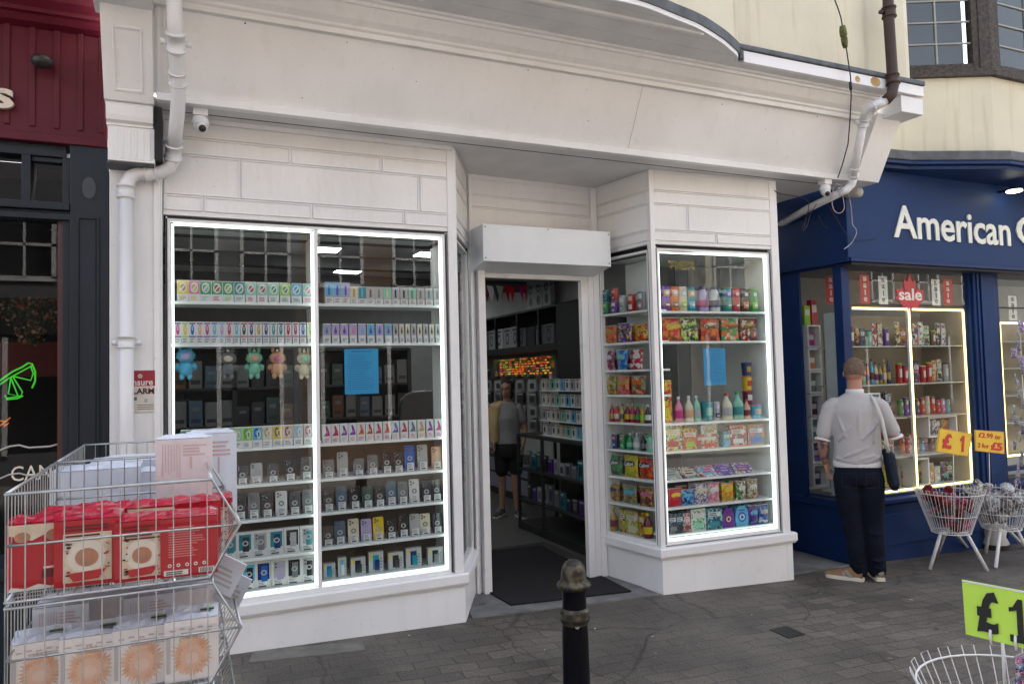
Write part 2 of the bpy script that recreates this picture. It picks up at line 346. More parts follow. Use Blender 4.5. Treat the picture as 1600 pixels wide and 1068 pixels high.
# bay fronts
LA_, LB_ = (-.10, 5.0), (1.82, 5.0)            # left bay front
LC_ = (2.15, 5.62)                             # left splay back
RA_, RB_ = (3.525, 5.0), (4.81, 4.93)          # right bay front
RC_ = (3.40, 5.66)                             # right splay back
ZS, ZT, ZP, ZC = .245, 2.66, 2.672, 3.29       # sill top, window head, panel bottom, soffit
def lerp2(A, B, t): return (A[0]+(B[0]-A[0])*t, A[1]+(B[1]-A[1])*t)
def frameon(A, B, d=0):
    """frame of a wall line: returns f(s, off, z) -> world; s metres along A->B, off metres out to the street"""
    a = Vector((A[0], A[1], 0)); e = Vector((B[0]-A[0], B[1]-A[1], 0)); L = e.length; e.normalize(); nr = Vector((e.y, -e.x, 0))
    return (lambda s, o, z: a+e*s+nr*o+Vector((0, 0, z))), L, math.atan2(e.y, e.x)
def bar(b, fr, s0, s1, z0, z1, o0, o1, mt):
    vs = [fr(s0, o1, z0), fr(s1, o1, z0), fr(s1, o0, z0), fr(s0, o0, z0), fr(s0, o1, z1), fr(s1, o1, z1), fr(s1, o0, z1), fr(s0, o0, z1)]
    b.add(vs, [(0, 3, 2, 1), (4, 5, 6, 7), (0, 1, 5, 4), (1, 2, 6, 5), (2, 3, 7, 6), (3, 0, 4, 7)], mt)
def panelling(name, A, B, rows, s0=0, s1=None, parent=SR):
    """boards above a window: rows = [(z0, z1, [joints])] in raised panels with beads"""
    fr, L, a = frameon(A, B); s1 = L if s1 is None else s1
    b = MB(); bar(b, fr, s0, s1, ZP, ZC, -.04, 0, WHITE); bar(b, fr, s0, s1, 2.6, 2.76, -.07, -.052, GASKET)
    for z0, z1, js in rows:
        e = [s0]+[s0+(s1-s0)*j for j in js]+[s1]
        for i in range(len(e)-1):
            p, q = e[i]+.014, e[i+1]-.014; zz0, zz1 = z0+.012, z1-.012
            bar(b, fr, p, q, zz0, zz1, 0, .004, WHITE2)
            for u0_, u1_, v0, v1 in ((p-.009, p, zz0-.009, zz1+.009), (q, q+.009, zz0-.009, zz1+.009), (p, q, zz0-.009, zz0), (p, q, zz1, zz1+.009)):
                bar(b, fr, u0_, u1_, v0, v1, 0, .011, WHITE)
    return b.build(name, parent, bevel=.002)
rowsL = [(2.70, 2.80, [.12, .47, .80]), (2.80, 3.06, [.235, .86]), (3.06, 3.17, [.40, .72]), (3.17, 3.28, [])]
panelling('panelled_head', LA_, LB_, rowsL)
panelling('panelled_head', RA_, RB_, [(2.70, 2.79, [.5]), (2.79, 3.01, [.28]), (3.01, 3.12, []), (3.12, 3.28, [])])
panelling('panelled_head', LB_, LC_, [(2.70, 2.79, []), (2.79, 3.01, []), (3.01, 3.12, []), (3.12, 3.28, [])])
panelling('panelled_head', RC_, RA_, [(2.70, 2.79, []), (2.79, 3.01, []), (3.01, 3.12, []), (3.12, 3.28, [])])
panelling('panelled_head', (2.14, 5.60), (3.42, 5.68), [(2.70, 2.83, []), (2.83, 3.02, []), (3.02, 3.12, []), (3.12, 3.26, [])])
b = MB(); bar(b, frameon(LA_, LB_)[0], 0, 1.9, 3.262, 3.29, 0, .03, WHITE); b.build('crown_bead', SR)
# stall risers, sills
b = MB()
b.wallseg((-.10, 4.99), (1.83, 4.99), gz(-.1)-.02, .15, .06, WHITE, gz(1.83)-.02)
b.wallseg((1.83, 4.99), (2.15, 5.61), gz(1.83)-.02, .15, .06, WHITE, gz(2.15)-.02); b.build('stall_riser', SR, bevel=.003)
b = MB()
b.wallseg((3.40, 5.66), (3.515, 4.985), gz(3.4)-.03, .12, .06, WHITE, gz(3.5)-.02)
b.wallseg((3.515, 4.985), (4.83, 4.915), gz(3.5)-.02, .12, .06, WHITE, gz(4.83)-.02)
b.wallseg((4.83, 4.915), (4.83, 5.6), gz(4.83)-.02, .12, .06, WHITE); b.build('stall_riser', SR, bevel=.003)
def sill(pts, z0, z1, out, parent=SR):
    b = MB(); n = len(pts); prof = [(-.05, z0), (out*.6, z0), (out, z0+.022), (out, z1-.012), (out*.75, z1), (-.05, z1)]
    rings = []
    for i, p in enumerate(pts):
        P0 = Vector((p[0], p[1], 0)); ds = []
        if i > 0: d = P0-Vector((*pts[i-1], 0)); d.normalize(); ds.append(Vector((d.y, -d.x, 0)))
        if i < n-1: d = Vector((*pts[i+1], 0))-P0; d.normalize(); ds.append(Vector((d.y, -d.x, 0)))
        nr = sum(ds, Vector((0, 0, 0))); nr.normalize(); k = 1/max(.4, nr.dot(ds[0]))
        rings.append([(P0+nr*o*k+Vector((0, 0, z))) for o, z in prof])
    m = len(prof); vs = [v for rg in rings for v in rg]; fs = []
    for i in range(n-1):
        for k in range(m): fs.append((i*m+k, i*m+(k+1) % m, (i+1)*m+(k+1) % m, (i+1)*m+k))
    fs += [tuple(range(m)), tuple(range(n*m-1, (n-1)*m-1, -1))]
    b.add(vs, fs, WHITE)
    o = b.build('sill', parent); return o
sill([(-.12, 5.0), (1.83, 4.995), (2.15, 5.60)], .145, .235, .034)
sill([(3.395, 5.70), (3.515, 4.99), (4.825, 4.92), (4.825, 5.4)], .115, .205, .034)
# windows: frame (> pane, led_strip, shelves)
def window(name, A, B, z0, z1, mull=(), led=True, ledins=.035, post0=.0, post1=.0, shelves=(), fw_=.028):
    fr, L, a = frameon(A, B); b = MB(); s0, s1 = post0, L-post1
    bar(b, fr, s0, s0+fw_, z0, z1, -.05, .0, WHITE); bar(b, fr, s1-fw_, s1, z0, z1, -.05, .0, WHITE)
    bar(b, fr, s0+fw_, s1-fw_, z1-fw_, z1, -.05, -.001, WHITE); bar(b, fr, s0+fw_, s1-fw_, z0, z0+fw_, -.05, -.001, WHITE)
    for m in mull: bar(b, fr, m-.012, m+.012, z0+fw_, z1-fw_, -.05, -.008, WHITE)
    f = b.build('window_frame', SR, bevel=.002)
    p = MB(); e = [s0+fw_]+[v for m in mull for v in (m-.012, m+.012)]+[s1-fw_]
    for i in range(0, len(e), 2):
        p = MB(); p.quad([fr(e[i], -.012, z0+fw_), fr(e[i+1], -.012, z0+fw_), fr(e[i+1], -.012, z1-fw_), fr(e[i], -.012, z1-fw_)], GLASS); p.build('pane', f)
        if led:
            q = MB(); t = .0065
            x0, x1, y0, y1 = e[i]+.012, e[i+1]-.012, z0+fw_+.012, z1-fw_-.012
            if i > 0: x0 = e[i]-.012
            o0, o1 = -.036, -.022
            if i == 0: bar(q, fr, x0-t, x0+t, y0, y1, o0, o1, LED)
            bar(q, fr, x1-t, x1+t, y0, y1, o0, o1, LED)
            bar(q, fr, x0+t if i == 0 else x0+.02, x1-t, y1-t, y1+t, o0, o1, LED); bar(q, fr, x0+t if i == 0 else x0+.02, x1-t, y0-t, y0+t, o0, o1, LED)
            q.build('led_strip', f)
            # pale reveal behind the strip
    g_ = MB()
    for u0_, u1_, v0, v1 in ((s0+.001, s0+.010, z0+.01, z1-.01), (s1-.010, s1-.001, z0+.01, z1-.01), (s0+.01, s1-.01, z1-.010, z1-.001)):
        bar(g_, fr, u0_, u1_, v0, v1, 0, .003, GASKET)
    g_.build('gasket', f)
    return f, fr
WL, frL = window('w', LA_, LB_, ZS-.01, ZT, mull=(.925,), post0=.012, post1=.075)
WR, frR = window('w', RA_, RB_, .215, ZT-.01, post0=.035, post1=.085)
WRS, frRS = window('w', RC_, RA_, .205, ZT-.02, led=False, post0=.0, post1=.035)
WLS, frLS = window('w', LB_, LC_, .235, ZT-.02, led=False, post0=.03, post1=.03)
# corner posts and side wall
b = MB(); bar(b, frL, 1.858, 1.925, .235, ZC-.005, -.06, .012, WHITE); b.build('corner_post', SR, bevel=.004)
b = MB(); bar(b, frR, -.012, .032, .205, ZC-.005, -.05, .012, WHITE); bar(b, frR, 1.215, 1.295, .205, ZC-.005, -.05, .010, WHITE); b.build('corner_post', SR, bevel=.004)
b = MB(); b.wallseg((4.815, 4.985), (4.815, 5.7), .12, ZC-.004, .05, WHITE2); b.box(4.80, 4.83, 5.7, 6.4, -.3, ZC-.004, WHITE2)
b.build('side_wall', SR)
b = MB(); b.box(4.86, 4.905, 5.25, 5.31, -.25, 3.02, WHITE2); b.box(4.84, 4.92, 5.3, 7.5, 2.95, 3.0, WHITE2); b.box(4.84, 5.60, 7.5, 7.56, -.3, 3.3, mat('dark alcove door', (.05, .05, .055), .6)); b.build('alcove_post', SR)
# display shelves
def shelf(poly, z, th=.018, mt=SHELF, parent=SR):
    b = MB(); b.ext([(x, y, z-th) for x, y in poly], (0, 0, th), mt); return b.build('shelf', parent, bevel=.0015)
for z in (2.14, 1.87): shelf([(-.06, 5.055), (.805, 5.055), (.805, 5.30), (-.06, 5.30)], z); shelf([(.83, 5.055), (1.735, 5.055), (1.735, 5.30), (.83, 5.30)], z)
for z in (1.195, .96, .735, .505, .285):
    shelf([(-.06, 5.055), (.805, 5.055), (.805, 5.34), (-.06, 5.34)], z if z != .505 else .490); shelf([(.83, 5.055), (1.735, 5.055), (1.735, 5.34), (.83, 5.34)], z)
b = MB(); b.box(.808, .827, 5.055, 5.34, .26, 2.6, SHELF); b.box(-.085, -.065, 5.055, 5.4, .26, 2.6, SHELF); b.box(1.74, 1.755, 5.055, 5.36, .26, 2.6, SHELF); b.build('shelf_upright', SR)
b = MB(); b.box(-.06, 1.735, 5.345, 5.36, .24, 1.18, TAN); b.build('backing_board', SR)
RB = [(3.575, 5.055), (4.715, 4.99), (4.715, 5.26), (3.60, 5.30)]
for z, k in ((2.125, 1), (1.87, 1), (1.19, 1), (.96, 1), (.725, 1), (.50, 1), (.28, 1)): shelf(RB, z)
SB = [(3.418, 5.62), (3.535, 5.07), (3.72, 5.07), (3.72, 5.62)]
for z in (2.14, 1.88, 1.645, 1.43, 1.192, .958, .725, .495, .235): shelf(SB, z)
b = MB(); b.box(3.72, 3.735, 5.31, 5.7, .2, 2.6, SHELF); b.box(3.43, 3.72, 5.64, 5.66, .2, 1.9, SHELF); b.box(4.722, 4.738, 5.0, 5.8, .2, 2.62, SHELF)
b.box(3.735, 4.72, 5.305, 5.32, .22, .72, mat('dark backing', (.05, .05, .05), .6)); b.box(4.35, 4.72, 5.6, 5.62, .9, 2.6, INWALL)
b.build('shelf_upright', SR)
b = MB(); b.box(3.56, 4.72, 5.0, 5.7, 2.61, 2.64, SHELF); b.build('display_ceiling', SR); b = MB(); b.box(-.06, 1.74, 5.06, 5.4, 2.63, 2.66, SHELF); b.build('display_ceiling', SR)
# door surround
b = MB(); b.box(2.148, 2.175, 5.57, 5.63, gz(2.15), ZC-.01, WHITE); b.box(2.175, 2.20, 5.60, 5.66, gz(2.2), ZC-.02, WHITE2)
b.box(2.20, 2.262, 5.535, 5.60, gz(2.2), 2.50, WHITE); b.build('door_jamb', SR, bevel=.004)
b = MB(); b.box(3.195, 3.26, 5.60, 5.66, gz(3.2), 2.50, WHITE); b.box(3.268, 3.325, 5.615, 5.68, gz(3.2), 2.49, WHITE); b.box(3.333, 3.395, 5.63, 5.70, gz(3.3), ZC-.02, WHITE); b.build('door_jamb', SR, bevel=.004)
b = MB(); b.box(2.262, 3.195, 5.60, 5.66, 2.435, 2.52, WHITE2)
for z in (2.452, 2.474): b.box(2.262, 3.195, 5.592, 5.60, z, z+.012, WHITE)
b.build('shutter_rail', SR)
b = MB(); yb = 5.585
b.ext([(2.155, yb, 2.47), (2.155, 5.33, 2.515), (2.155, 5.30, 2.52), (2.155, 5.30, 2.815), (2.155, yb, 2.815)], (1.165, 0, 0), mat('white shutter housing', (.70, .74, .78), .35, var=.05)); 
sb = b.build('shutter_box', SR, bevel=.004)
b = MB()
for x, z in ((2.175, 2.79), (3.30, 2.79), (2.175, 2.545), (3.30, 2.545), (2.73, 2.80)): b.ell(x, z, .006, .006, 5.298, BLK, 8)
b.build('rivet', sb)
# soffit over windows and recess
b = MB(); b.box(-.15, 5.49, 4.76, 6.0, ZC, ZC+.03, SOFFIT); b.box(4.82, 5.60, 4.99, 7.6, ZC+.031, ZC+.06, SOFFIT)
b.box(-.13, 5.35, 4.880, 4.886, ZC-.003, ZC, GASKET)
b.build('soffit', SR)
b = MB(); b.ext([(-.13, 4.70, 3.285), (-.13, 4.70, 3.33), (-.13, 4.73, 3.345), (-.13, 4.76, 3.345), (-.13, 4.76, 3.285)], (5.62, 0, 0), WHITE); b.build('fascia_lip', SR, bevel=.004)
# canted fascia board
FB0, FB1 = (4.725, 3.335), (4.49, 3.765)
b = MB(); b.ext([(-.15, *FB0), (-.15, *FB1), (-.15, FB1[0]+.05, FB1[1]), (-.15, FB0[0]+.05, FB0[1])], (5.64, 0, 0), WHITE); 
fb = b.build('fascia_board', SR)
b = MB()
def cant(x, t, o): # point on the canted face
    return (x, FB0[0]+(FB1[0]-FB0[0])*t-o*.88, FB0[1]+(FB1[1]-FB0[1])*t-o*.48)
for x in (3.14,): b.add([cant(x, 0, .002), cant(x+.004, 0, .002), cant(x+.004, .97, .002), cant(x, .97, .002)], [(0, 1, 2, 3)], mat('panel joint', (.40, .39, .38), .7))
b.build('panel_joint', fb)
for x, t, s_ in ((.35, .93, .006), (.95, .90, .004), (1.42, .55, .004), (2.2, .92, .005), (2.75, .35, .004), (3.9, .88, .005), (4.4, .60, .004), (4.9, .93, .006), (.7, .15, .004)):
    q = MB(); q.add([cant(x+s_*math.cos(a), t+s_*2*math.sin(a), .0015) for a in (0, 1.05, 2.1, 3.14, 4.2, 5.24)], [(0, 1, 2, 3, 4, 5)], mat('fixing hole', (.10, .09, .085), .9)); q.build('fixing_hole', fb)
b = MB()
for x0, x1 in ((-.120, -.108), (-.085, -.078), (-.052, -.046)):
    b.add([cant(x0, .02, .0), cant(x1, .02, .0), cant(x1, .97, .0), cant(x0, .97, .0), cant(x0, .02, .012), cant(x1, .02, .012), cant(x1, .97, .012), cant(x0, .97, .012)], [(0, 3, 2, 1), (4, 5, 6, 7), (0, 1, 5, 4), (1, 2, 6, 5), (2, 3, 7, 6), (3, 0, 4, 7)], WHITE2)
b.build('fascia_mould', fb)
# cornice mouldings under the boarded canopy
b = MB(); prof = [(4.50, 3.745), (4.46, 3.745), (4.455, 3.775), (4.44, 3.785), (4.435, 3.80), (4.40, 3.825), (4.37, 3.86), (4.35, 3.885), (4.335, 3.888), (4.33, 3.905), (4.31, 3.908), (4.31, 3.93), (4.50, 3.93)]
b.ext([(-.142, y, z) for y, z in prof], (5.632, 0, 0), WHITE2); b.build('cornice', SR)
b = MB()
b.box(-1.1, 5.80, 4.2355, 4.312, 3.925, 3.945, SOFFIT)
BOW = [(1.345, 4.23), (1.43, 4.12), (1.62, 3.98), (1.95, 3.86), (2.3, 3.80), (2.62, 3.785), (2.95, 3.85), (3.19, 3.905), (3.46, 4.01), (3.62, 4.09), (3.74, 4.16), (3.79, 4.225)]
BOWL = [(-1.10, 4.23), (-.98, 4.12), (-.8, 3.98), (-.45, 3.86), (-.1, 3.80), (.2, 3.785), (.45, 3.82), (.72, 3.90), (.98, 4.0), (1.14, 4.09), (1.25, 4.17), (1.335, 4.23)]
CBD = b
def smooth_line(P, k=4):
    out = []
    for i in range(len(P)-1):
        p0, p1, p2, p3 = (Vector(P[max(i-1, 0)]), Vector(P[i]), Vector(P[i+1]), Vector(P[min(i+2, len(P)-1)]))
        for j in range(k):
            t = j/k; out.append(tuple(.5*((2*p1)+(p2-p0)*t+(2*p0-5*p1+4*p2-p3)*t*t+(3*p1-p0-3*p2+p3)*t*t*t)))
    out.append(P[-1]); return out
def ribbon(pts, z0, z1, th, mt, name, parent=SR, flare=0):
    b = MB(); pts = smooth_line(pts); L = []
    for i, p in enumerate(pts):
        a = Vector(pts[max(i-1, 0)]); c = Vector(pts[min(i+1, len(pts)-1)]); d = (c-a).normalized(); n_ = Vector((d.y, -d.x)); q = Vector(p)
        L.append((q+n_*th, q, n_))
    vs = []; fs = []
    for o, i_, n_ in L: vs += [(o.x, o.y, z0), (o.x+n_.x*flare, o.y+n_.y*flare, z1), (i_.x, i_.y, z1), (i_.x, i_.y, z0)]
    for k in range(len(L)-1):
        for j in range(4): fs.append((k*4+j, (k+1)*4+j, (k+1)*4+(j+1) % 4, k*4+(j+1) % 4))
    fs += [(0, 1, 2, 3), tuple((len(L)-1)*4+j for j in (3, 2, 1, 0))]
    b.add(vs, fs, mt, False); return b.build(name, parent)
ROUGH_LEAD = LEAD
for BW in (BOW, BOWL):
    ribbon(BW, 3.918, 3.95, .012, WHITE, 'canopy_rim'); ribbon(BW, 3.950, 4.01, .022, LEAD, 'lead_flashing', flare=.01)
    ribbon([(x, y+.02) for x, y in BW], 4.0, 6.5, .03, CREAM, 'bow_wall')
def bow_x(B, y):
    L = smooth_line(B, 8); s = [p[0] for p in L if p[1] <= y]
    return (min(s), max(s)) if s else None
for B in (BOW, BOWL):
    for i in range(6):
        y1 = 4.233-.074*i; y0 = y1-.0715; a_ = bow_x(B, y0); c_ = bow_x(B, y1) or a_
        if a_ is None: a_ = bow_x(B, (y0+y1)/2)
        if a_ is None or c_ is None: continue
        CBD.ext([(a_[0], y0, 3.924+.002*(i % 2)), (a_[1], y0, 3.924+.002*(i % 2)), (c_[1], y1, 3.924+.002*(i % 2)), (c_[0], y1, 3.924+.002*(i % 2))], (0, 0, .02), SOFFIT)
CBD.build('canopy_boards', SR)
b = MB(); b.add([(x, y, 3.947) for x, y in smooth_line(BOW)]+[(3.79, 4.4, 3.947), (1.345, 4.4, 3.947)], [tuple(range(len(smooth_line(BOW))+2))], SOFFIT)
b.add([(x, y, 3.947) for x, y in smooth_line(BOWL)]+[(1.33, 4.4, 3.947), (-1.1, 4.4, 3.947)], [tuple(range(len(smooth_line(BOWL))+2))], SOFFIT); b.build('bow_underside', SR)
b = MB(); b.box(1.86, 3.26, 3.93, 3.955, 3.905, 3.925, WHITE2); b.build('soffit_batten', SR)
# straight canopy edge on the right with flashing and stains
EDGE = mat('white canopy edge, rust stained', (.74, .74, .76), .5, scale=3.5, col2=(.62, .60, .55), contrast=(.2, .42))
b = MB(); b.box(3.85, 5.82, 4.20, 4.235, 3.918, 4.005, EDGE); b.build('canopy_edge', SR, bevel=.003)
b = MB(); b.box(3.80, 5.83, 4.185, 4.33, 4.008, 4.05, LEAD); b.ext([(3.80, 4.185, 3.93), (3.80, 4.185, 4.007), (3.80, 4.23, 4.007), (3.80, 4.23, 3.93)], (.04, 0, 0), LEAD); b.build('lead_flashing', SR, bevel=.01)
b = MB(); b.box(3.2, 5.79, 4.33, 4.6, 3.98, 8.5, CREAM); b.box(-1.2, 3.2, 4.33, 4.6, 3.98, 8.5, CREAM); b.box(5.79, 5.83, 4.33, 5.1, 4.06, 8.5, mat('pale cream render', (.70, .66, .55), .85, bump=.25, bscale=40)); b.build('upper_wall', SR)
RUST = mat('rust stain', (.30, .17, .06), .9, col2=(.50, .38, .18), scale=14)
for (px, py, w_, h_) in ((1368, 128, .06, .075), (1340, 124, .03, .05)):
    p = onY(px, py, 4.199); b = MB(); b.ell(p.x, p.z, w_, h_*.55, 4.1985, RUST, 9); b.build('rust_stain', SR)
# right console
CW0, CW1 = 5.49, 5.81
b = MB(); b.ext([(5.49, 4.66, 3.285), (5.49, 4.39, 3.80), (5.49, 4.60, 3.80), (5.49, 5.0, 3.285)], (.30, 0, 0), WHITE); b.build('console', SR, bevel=.004)
b = MB(); b.box(5.56, 5.83, 4.22, 4.45, 3.765, 3.905, WHITE); b.build('console_cap', SR, bevel=.004)
# left pilaster
b = MB(); b.box(-.392, -.105, 4.965, 5.3, gz(-.4)-.02, 2.92, WHITE2); b.box(-.155, -.118, 4.953, 4.965, .0, 2.92, WHITE)
b.build('pilaster', SR, bevel=.006)
b = MB(); b.box(-.392, -.145, 4.80, 4.965, 2.915, 2.925, LEAD)
b.box(-.385, -.140, 4.78, 4.966, 2.926, 3.13, WHITE2)
for x in (-.35, -.315, -.28, -.245, -.21, -.175): b.box(x, x+.012, 4.776, 4.78, 2.94, 3.115, WHITE)
b.ext([(-.392, 4.772, 3.13), (-.392, 4.772, 3.145), (-.392, 4.745, 3.155), (-.392, 4.735, 3.18), (-.392, 4.725, 3.235), (-.392, 4.745, 3.26), (-.392, 4.97, 3.26), (-.392, 4.97, 3.13)], (.245, 0, 0), WHITE)
b.build('pilaster_capital', SR, bevel=.003)
b = MB(); b.ext([(-.40, 4.72, 3.262), (-.40, 4.46, 3.70), (-.40, 4.97, 3.70), (-.40, 4.97, 3.262)], (.258, 0, 0), WHITE)
def c2_(x, t, o): return (x, 4.72+(4.46-4.72)*t-o*.86, 3.262+(3.70-3.262)*t-o*.5)
for (x0, x1, t0, t1) in ((-.345, -.335, .10, .80), (-.205, -.195, .10, .80), (-.335, -.205, .10, .13), (-.335, -.205, .77, .80)):
    b.add([c2_(x0, t0, .006), c2_(x1, t0, .006), c2_(x1, t1, .006), c2_(x0, t1, .006), c2_(x0, t0, -.001), c2_(x1, t0, -.001), c2_(x1, t1, -.001), c2_(x0, t1, -.001)], [(0, 1, 2, 3), (0, 4, 5, 1), (1, 5, 6, 2), (2, 6, 7, 3), (3, 7, 4, 0)], WHITE2)
b.build('console', SR, bevel=.003)
b = MB(); b.box(-.43, -.135, 4.30, 4.6, 3.70, 3.93, WHITE); b.box(-.40, -.36, 4.294, 4.30, 3.73, 3.93, WHITE2); b.box(-.20, -.165, 4.294, 4.30, 3.73, 3.93, WHITE2); b.build('console_cap', SR, bevel=.004)
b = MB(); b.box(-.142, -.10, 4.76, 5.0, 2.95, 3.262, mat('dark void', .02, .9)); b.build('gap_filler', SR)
# interior room
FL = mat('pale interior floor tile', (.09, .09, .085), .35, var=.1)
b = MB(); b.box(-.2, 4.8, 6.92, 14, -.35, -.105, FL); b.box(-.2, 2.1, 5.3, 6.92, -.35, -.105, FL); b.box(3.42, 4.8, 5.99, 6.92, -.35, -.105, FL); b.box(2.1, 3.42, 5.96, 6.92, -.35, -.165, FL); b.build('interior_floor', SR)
CE = mat('grey ceiling', (.60, .60, .60), .8)
b = MB(); b.box(-.2, 4.8, 5.74, 14, 3.0, 3.05, CE); b.box(-.2, 1.9, 5.42, 5.74, 3.0, 3.05, CE); b.box(3.6, 4.8, 5.42, 5.74, 3.0, 3.05, CE)
for y in (6.6, 8.2, 9.8): b.box(-.2, 4.8, y, y+.18, 2.86, 3.0, mat('ceiling beam', (.10, .10, .10), .8))
b.build('interior_ceiling', SR)
b = MB(); b.box(-.2, 4.8, 13.2, 13.3, -.1, 3.0, INWALL); b.box(-.3, -.2, 5.3, 13.3, -.1, 3.0, INWALL); b.box(4.7, 4.79, 6.4, 13.3, -.1, 3.0, INWALL); b.build('interior_wall', SR)
# ------------------------------------------------------------------ pub on the left
PB = thing('pub_building', 'dark navy and maroon pub front left of the white shop', 'building', (-1.4, 5.2, 0))
b = MB(); b.box(-.60, -.395, 4.985, 5.25, gz(-.5)-.02, 3.06, NAVY); b.box(-.64, -.60, 5.01, 5.25, gz(-.6), 2.98, NAVY)
b.build('pilaster', PB, bevel=.004)
b = MB(); b.box(-.545, -.465, 4.978, 4.985, .3, 2.60, NAVY)
for x0, x1, z0, z1 in ((-.562, -.552, .28, 2.625), (-.457, -.447, .28, 2.625), (-.552, -.457, 2.613, 2.625), (-.552, -.457, .28, .292)): b.box(x0, x1, 4.970, 4.985, z0, z1, NAVY)
b.ell(-.50, 2.80, .043, .075, 4.983, NAVY, 28, ring=.86); b.ell(-.50, 2.80, .036, .065, 4.980, mat('navy boss', (.026, .038, .050), .3), 28)
b.build('pilaster_panel', PB)
b = MB(); b.box(-4, -.62, 5.02, 5.22, 2.98, 3.05, NAVY); b.box(-4, -.60, 4.985, 5.2, 2.60, 2.64, NAVY); b.box(-4, -.60, 4.965, 5.2, 2.655, 2.70, NAVY); b.box(-4, -.60, 5.0, 5.2, 2.64, 2.655, NAVY)
b.box(-.845, -.80, 5.01, 5.2, 2.70, 2.98, NAVY); b.box(-1.6, -1.55, 5.01, 5.2, 2.70, 2.98, NAVY); b.box(-.80, -.64, 5.04, 5.2, 2.95, 2.98, NAVY)
b.build('transom', PB, bevel=.004)
b = MB(); b.box(-4, -.60, 5.0, 5.2, gz(-4)-.3, .55, NAVY); b.box(-4, -.60, 4.95, 5.2, .55, .62, NAVY)
for x in (-3.2, -2.4, -1.6, -.9): b.box(x-.30, x+.30, 4.99, 5.0, .10, .48, NAVY)
b.build('stall_riser', PB, bevel=.004)
wf = MB(); wf.box(-.665, -.64, 5.03, 5.1, .62, 2.60, mat('maroon frame', (.07, .018, .022), .4)); wf.box(-4, -.665, 5.03, 5.1, .62, .68, NAVY)
wf = wf.build('window_frame', PB)
b = MB(); b.rect(-4, -.66, .68, 2.60, 5.06, GLASSD); b.build('pane', wf)
b = MB(); b.rect(-4, -.64, 2.70, 2.96, 5.07, GLASSD); b.build('pane', wf)
lettering('window_lettering', 'CAN', .20, .085, mat('cream glass lettering', (.75, .66, .55), .5), wf, Vector((-.795, 5.052, 1.13))-PB.location)
b = MB(); pts = [onY(x, y, 5.05) for x, y in [(-40, 706), (0, 703), (15, 697), (30, 695), (45, 699), (62, 698), (78, 697), (96, 692)]]
b.tube(pts, .006, mat('grey glass line', (.45, .42, .40), .5), 5); b.tube([p-Vector((0, 0, .16)) for p in pts], .005, MC[('grey glass line',)], 5); b.build('window_line', wf)
# maroon fascia with boards
fz0, fz1 = 3.05, 3.80
b = MB(); b.box(-4, -.402, 4.99, 5.2, fz0+.05, fz1, MAROON); b.box(-4, -.402, 4.965, 5.2, fz0, fz0+.05, MAROON)
for i, px in enumerate((12, 52, 90, 127, 160, -25, -62)):
    x = onY(px, 120, 4.99).x; b.box(x-.018, x+.012, 4.978, 4.99, fz0+.09, fz1-.03, MAROON)
b.build('fascia', PB, bevel=.004)
b = MB(); prof = [(5.0, 3.72), (4.93, 3.74), (4.90, 3.77), (4.87, 3.775), (4.87, 3.80), (4.82, 3.83), (4.80, 3.86), (4.80, 3.90), (5.2, 3.90)]
b.ext([(-4, y, z) for y, z in prof], (3.598, 0, 0), MAROON); b.build('cornice', PB)
b = MB(); b.box(-4, -.402, 4.76, 5.2, 3.905, 3.96, mat('weathered stone ledge', (.40, .38, .34), .9, bump=.5, var=.4)); b.box(-4, -.42, 4.95, 5.2, 3.96, 8.5, CREAM); b.build('upper_wall', PB)
lettering('fascia_letter', 'S', .115, .115, mat('cream raised letter', (.62, .55, .47), .5), PB, Vector((onY(4, 155, 4.96).x, 4.955, onY(4, 155, 4.96).z))-PB.location, ext=.014, bold=.05)
# interior
b = MB(); dk = mat('dark pub interior', (.012, .009, .009), .8); b.box(-4, -.5, 7.0, 7.1, 0, 3, dk); b.box(-.50, -.45, 5.25, 7.1, 0, 3, dk); b.box(-4, -.5, 5.3, 7, 2.9, 3, dk); b.box(-4, -.5, 5.3, 7, -.05, 0, dk)
b.box(-4, -.80, 6.3, 6.4, 1.7, 1.95, mat('red reflection band', (.20, .02, .015), .6)); b.build('interior_wall', PB)  # red band set inside the pub in place of red reflections
# neon
NE = mat('green neon tube', (.08, .8, .05), .5, emit=.25)
b = MB(); t_ = lambda pts: [onY(x, y, 5.3) for x, y in pts]
b.tube(t_([(-12, 600), (0, 594), (20, 580), (35, 573), (44, 567), (50, 568), (55, 580), (55, 595), (50, 606)]), .005, NE, 6)
b.tube(t_([(-5, 603), (15, 590), (50, 571)]), .004, NE, 6); b.tube(t_([(48, 572), (52, 583), (48, 594), (22, 588)]), .004, NE, 6)
b.tube(t_([(17, 590), (13, 615), (28, 618), (17, 590)]), .004, NE, 6); b.tube(t_([(20, 588), (35, 612), (33, 618), (10, 622), (8, 617)]), .004, NE, 6); b.tube(t_([(10, 624), (28, 622), (36, 618)]), .004, NE, 6)
b.tube(t_([(15, 590), (-4, 603), (-8, 596)]), .004, NE, 6)
tag(b.build('neon_sign'), 'green neon outline sign glowing inside the dark pub window', 'neon sign')
b = MB(); NO = mat('orange neon tube', (1, .28, .03), .5, emit=.2)
b.tube(t_([(-6, 668), (4, 662), (16, 652), (8, 658), (0, 657)]), .004, NO, 6); b.tube(t_([(6, 664), (14, 660), (6, 667)]), .003, NO, 6)
tag(b.build('neon_sign'), 'small orange neon scribble low in the pub window', 'neon sign')
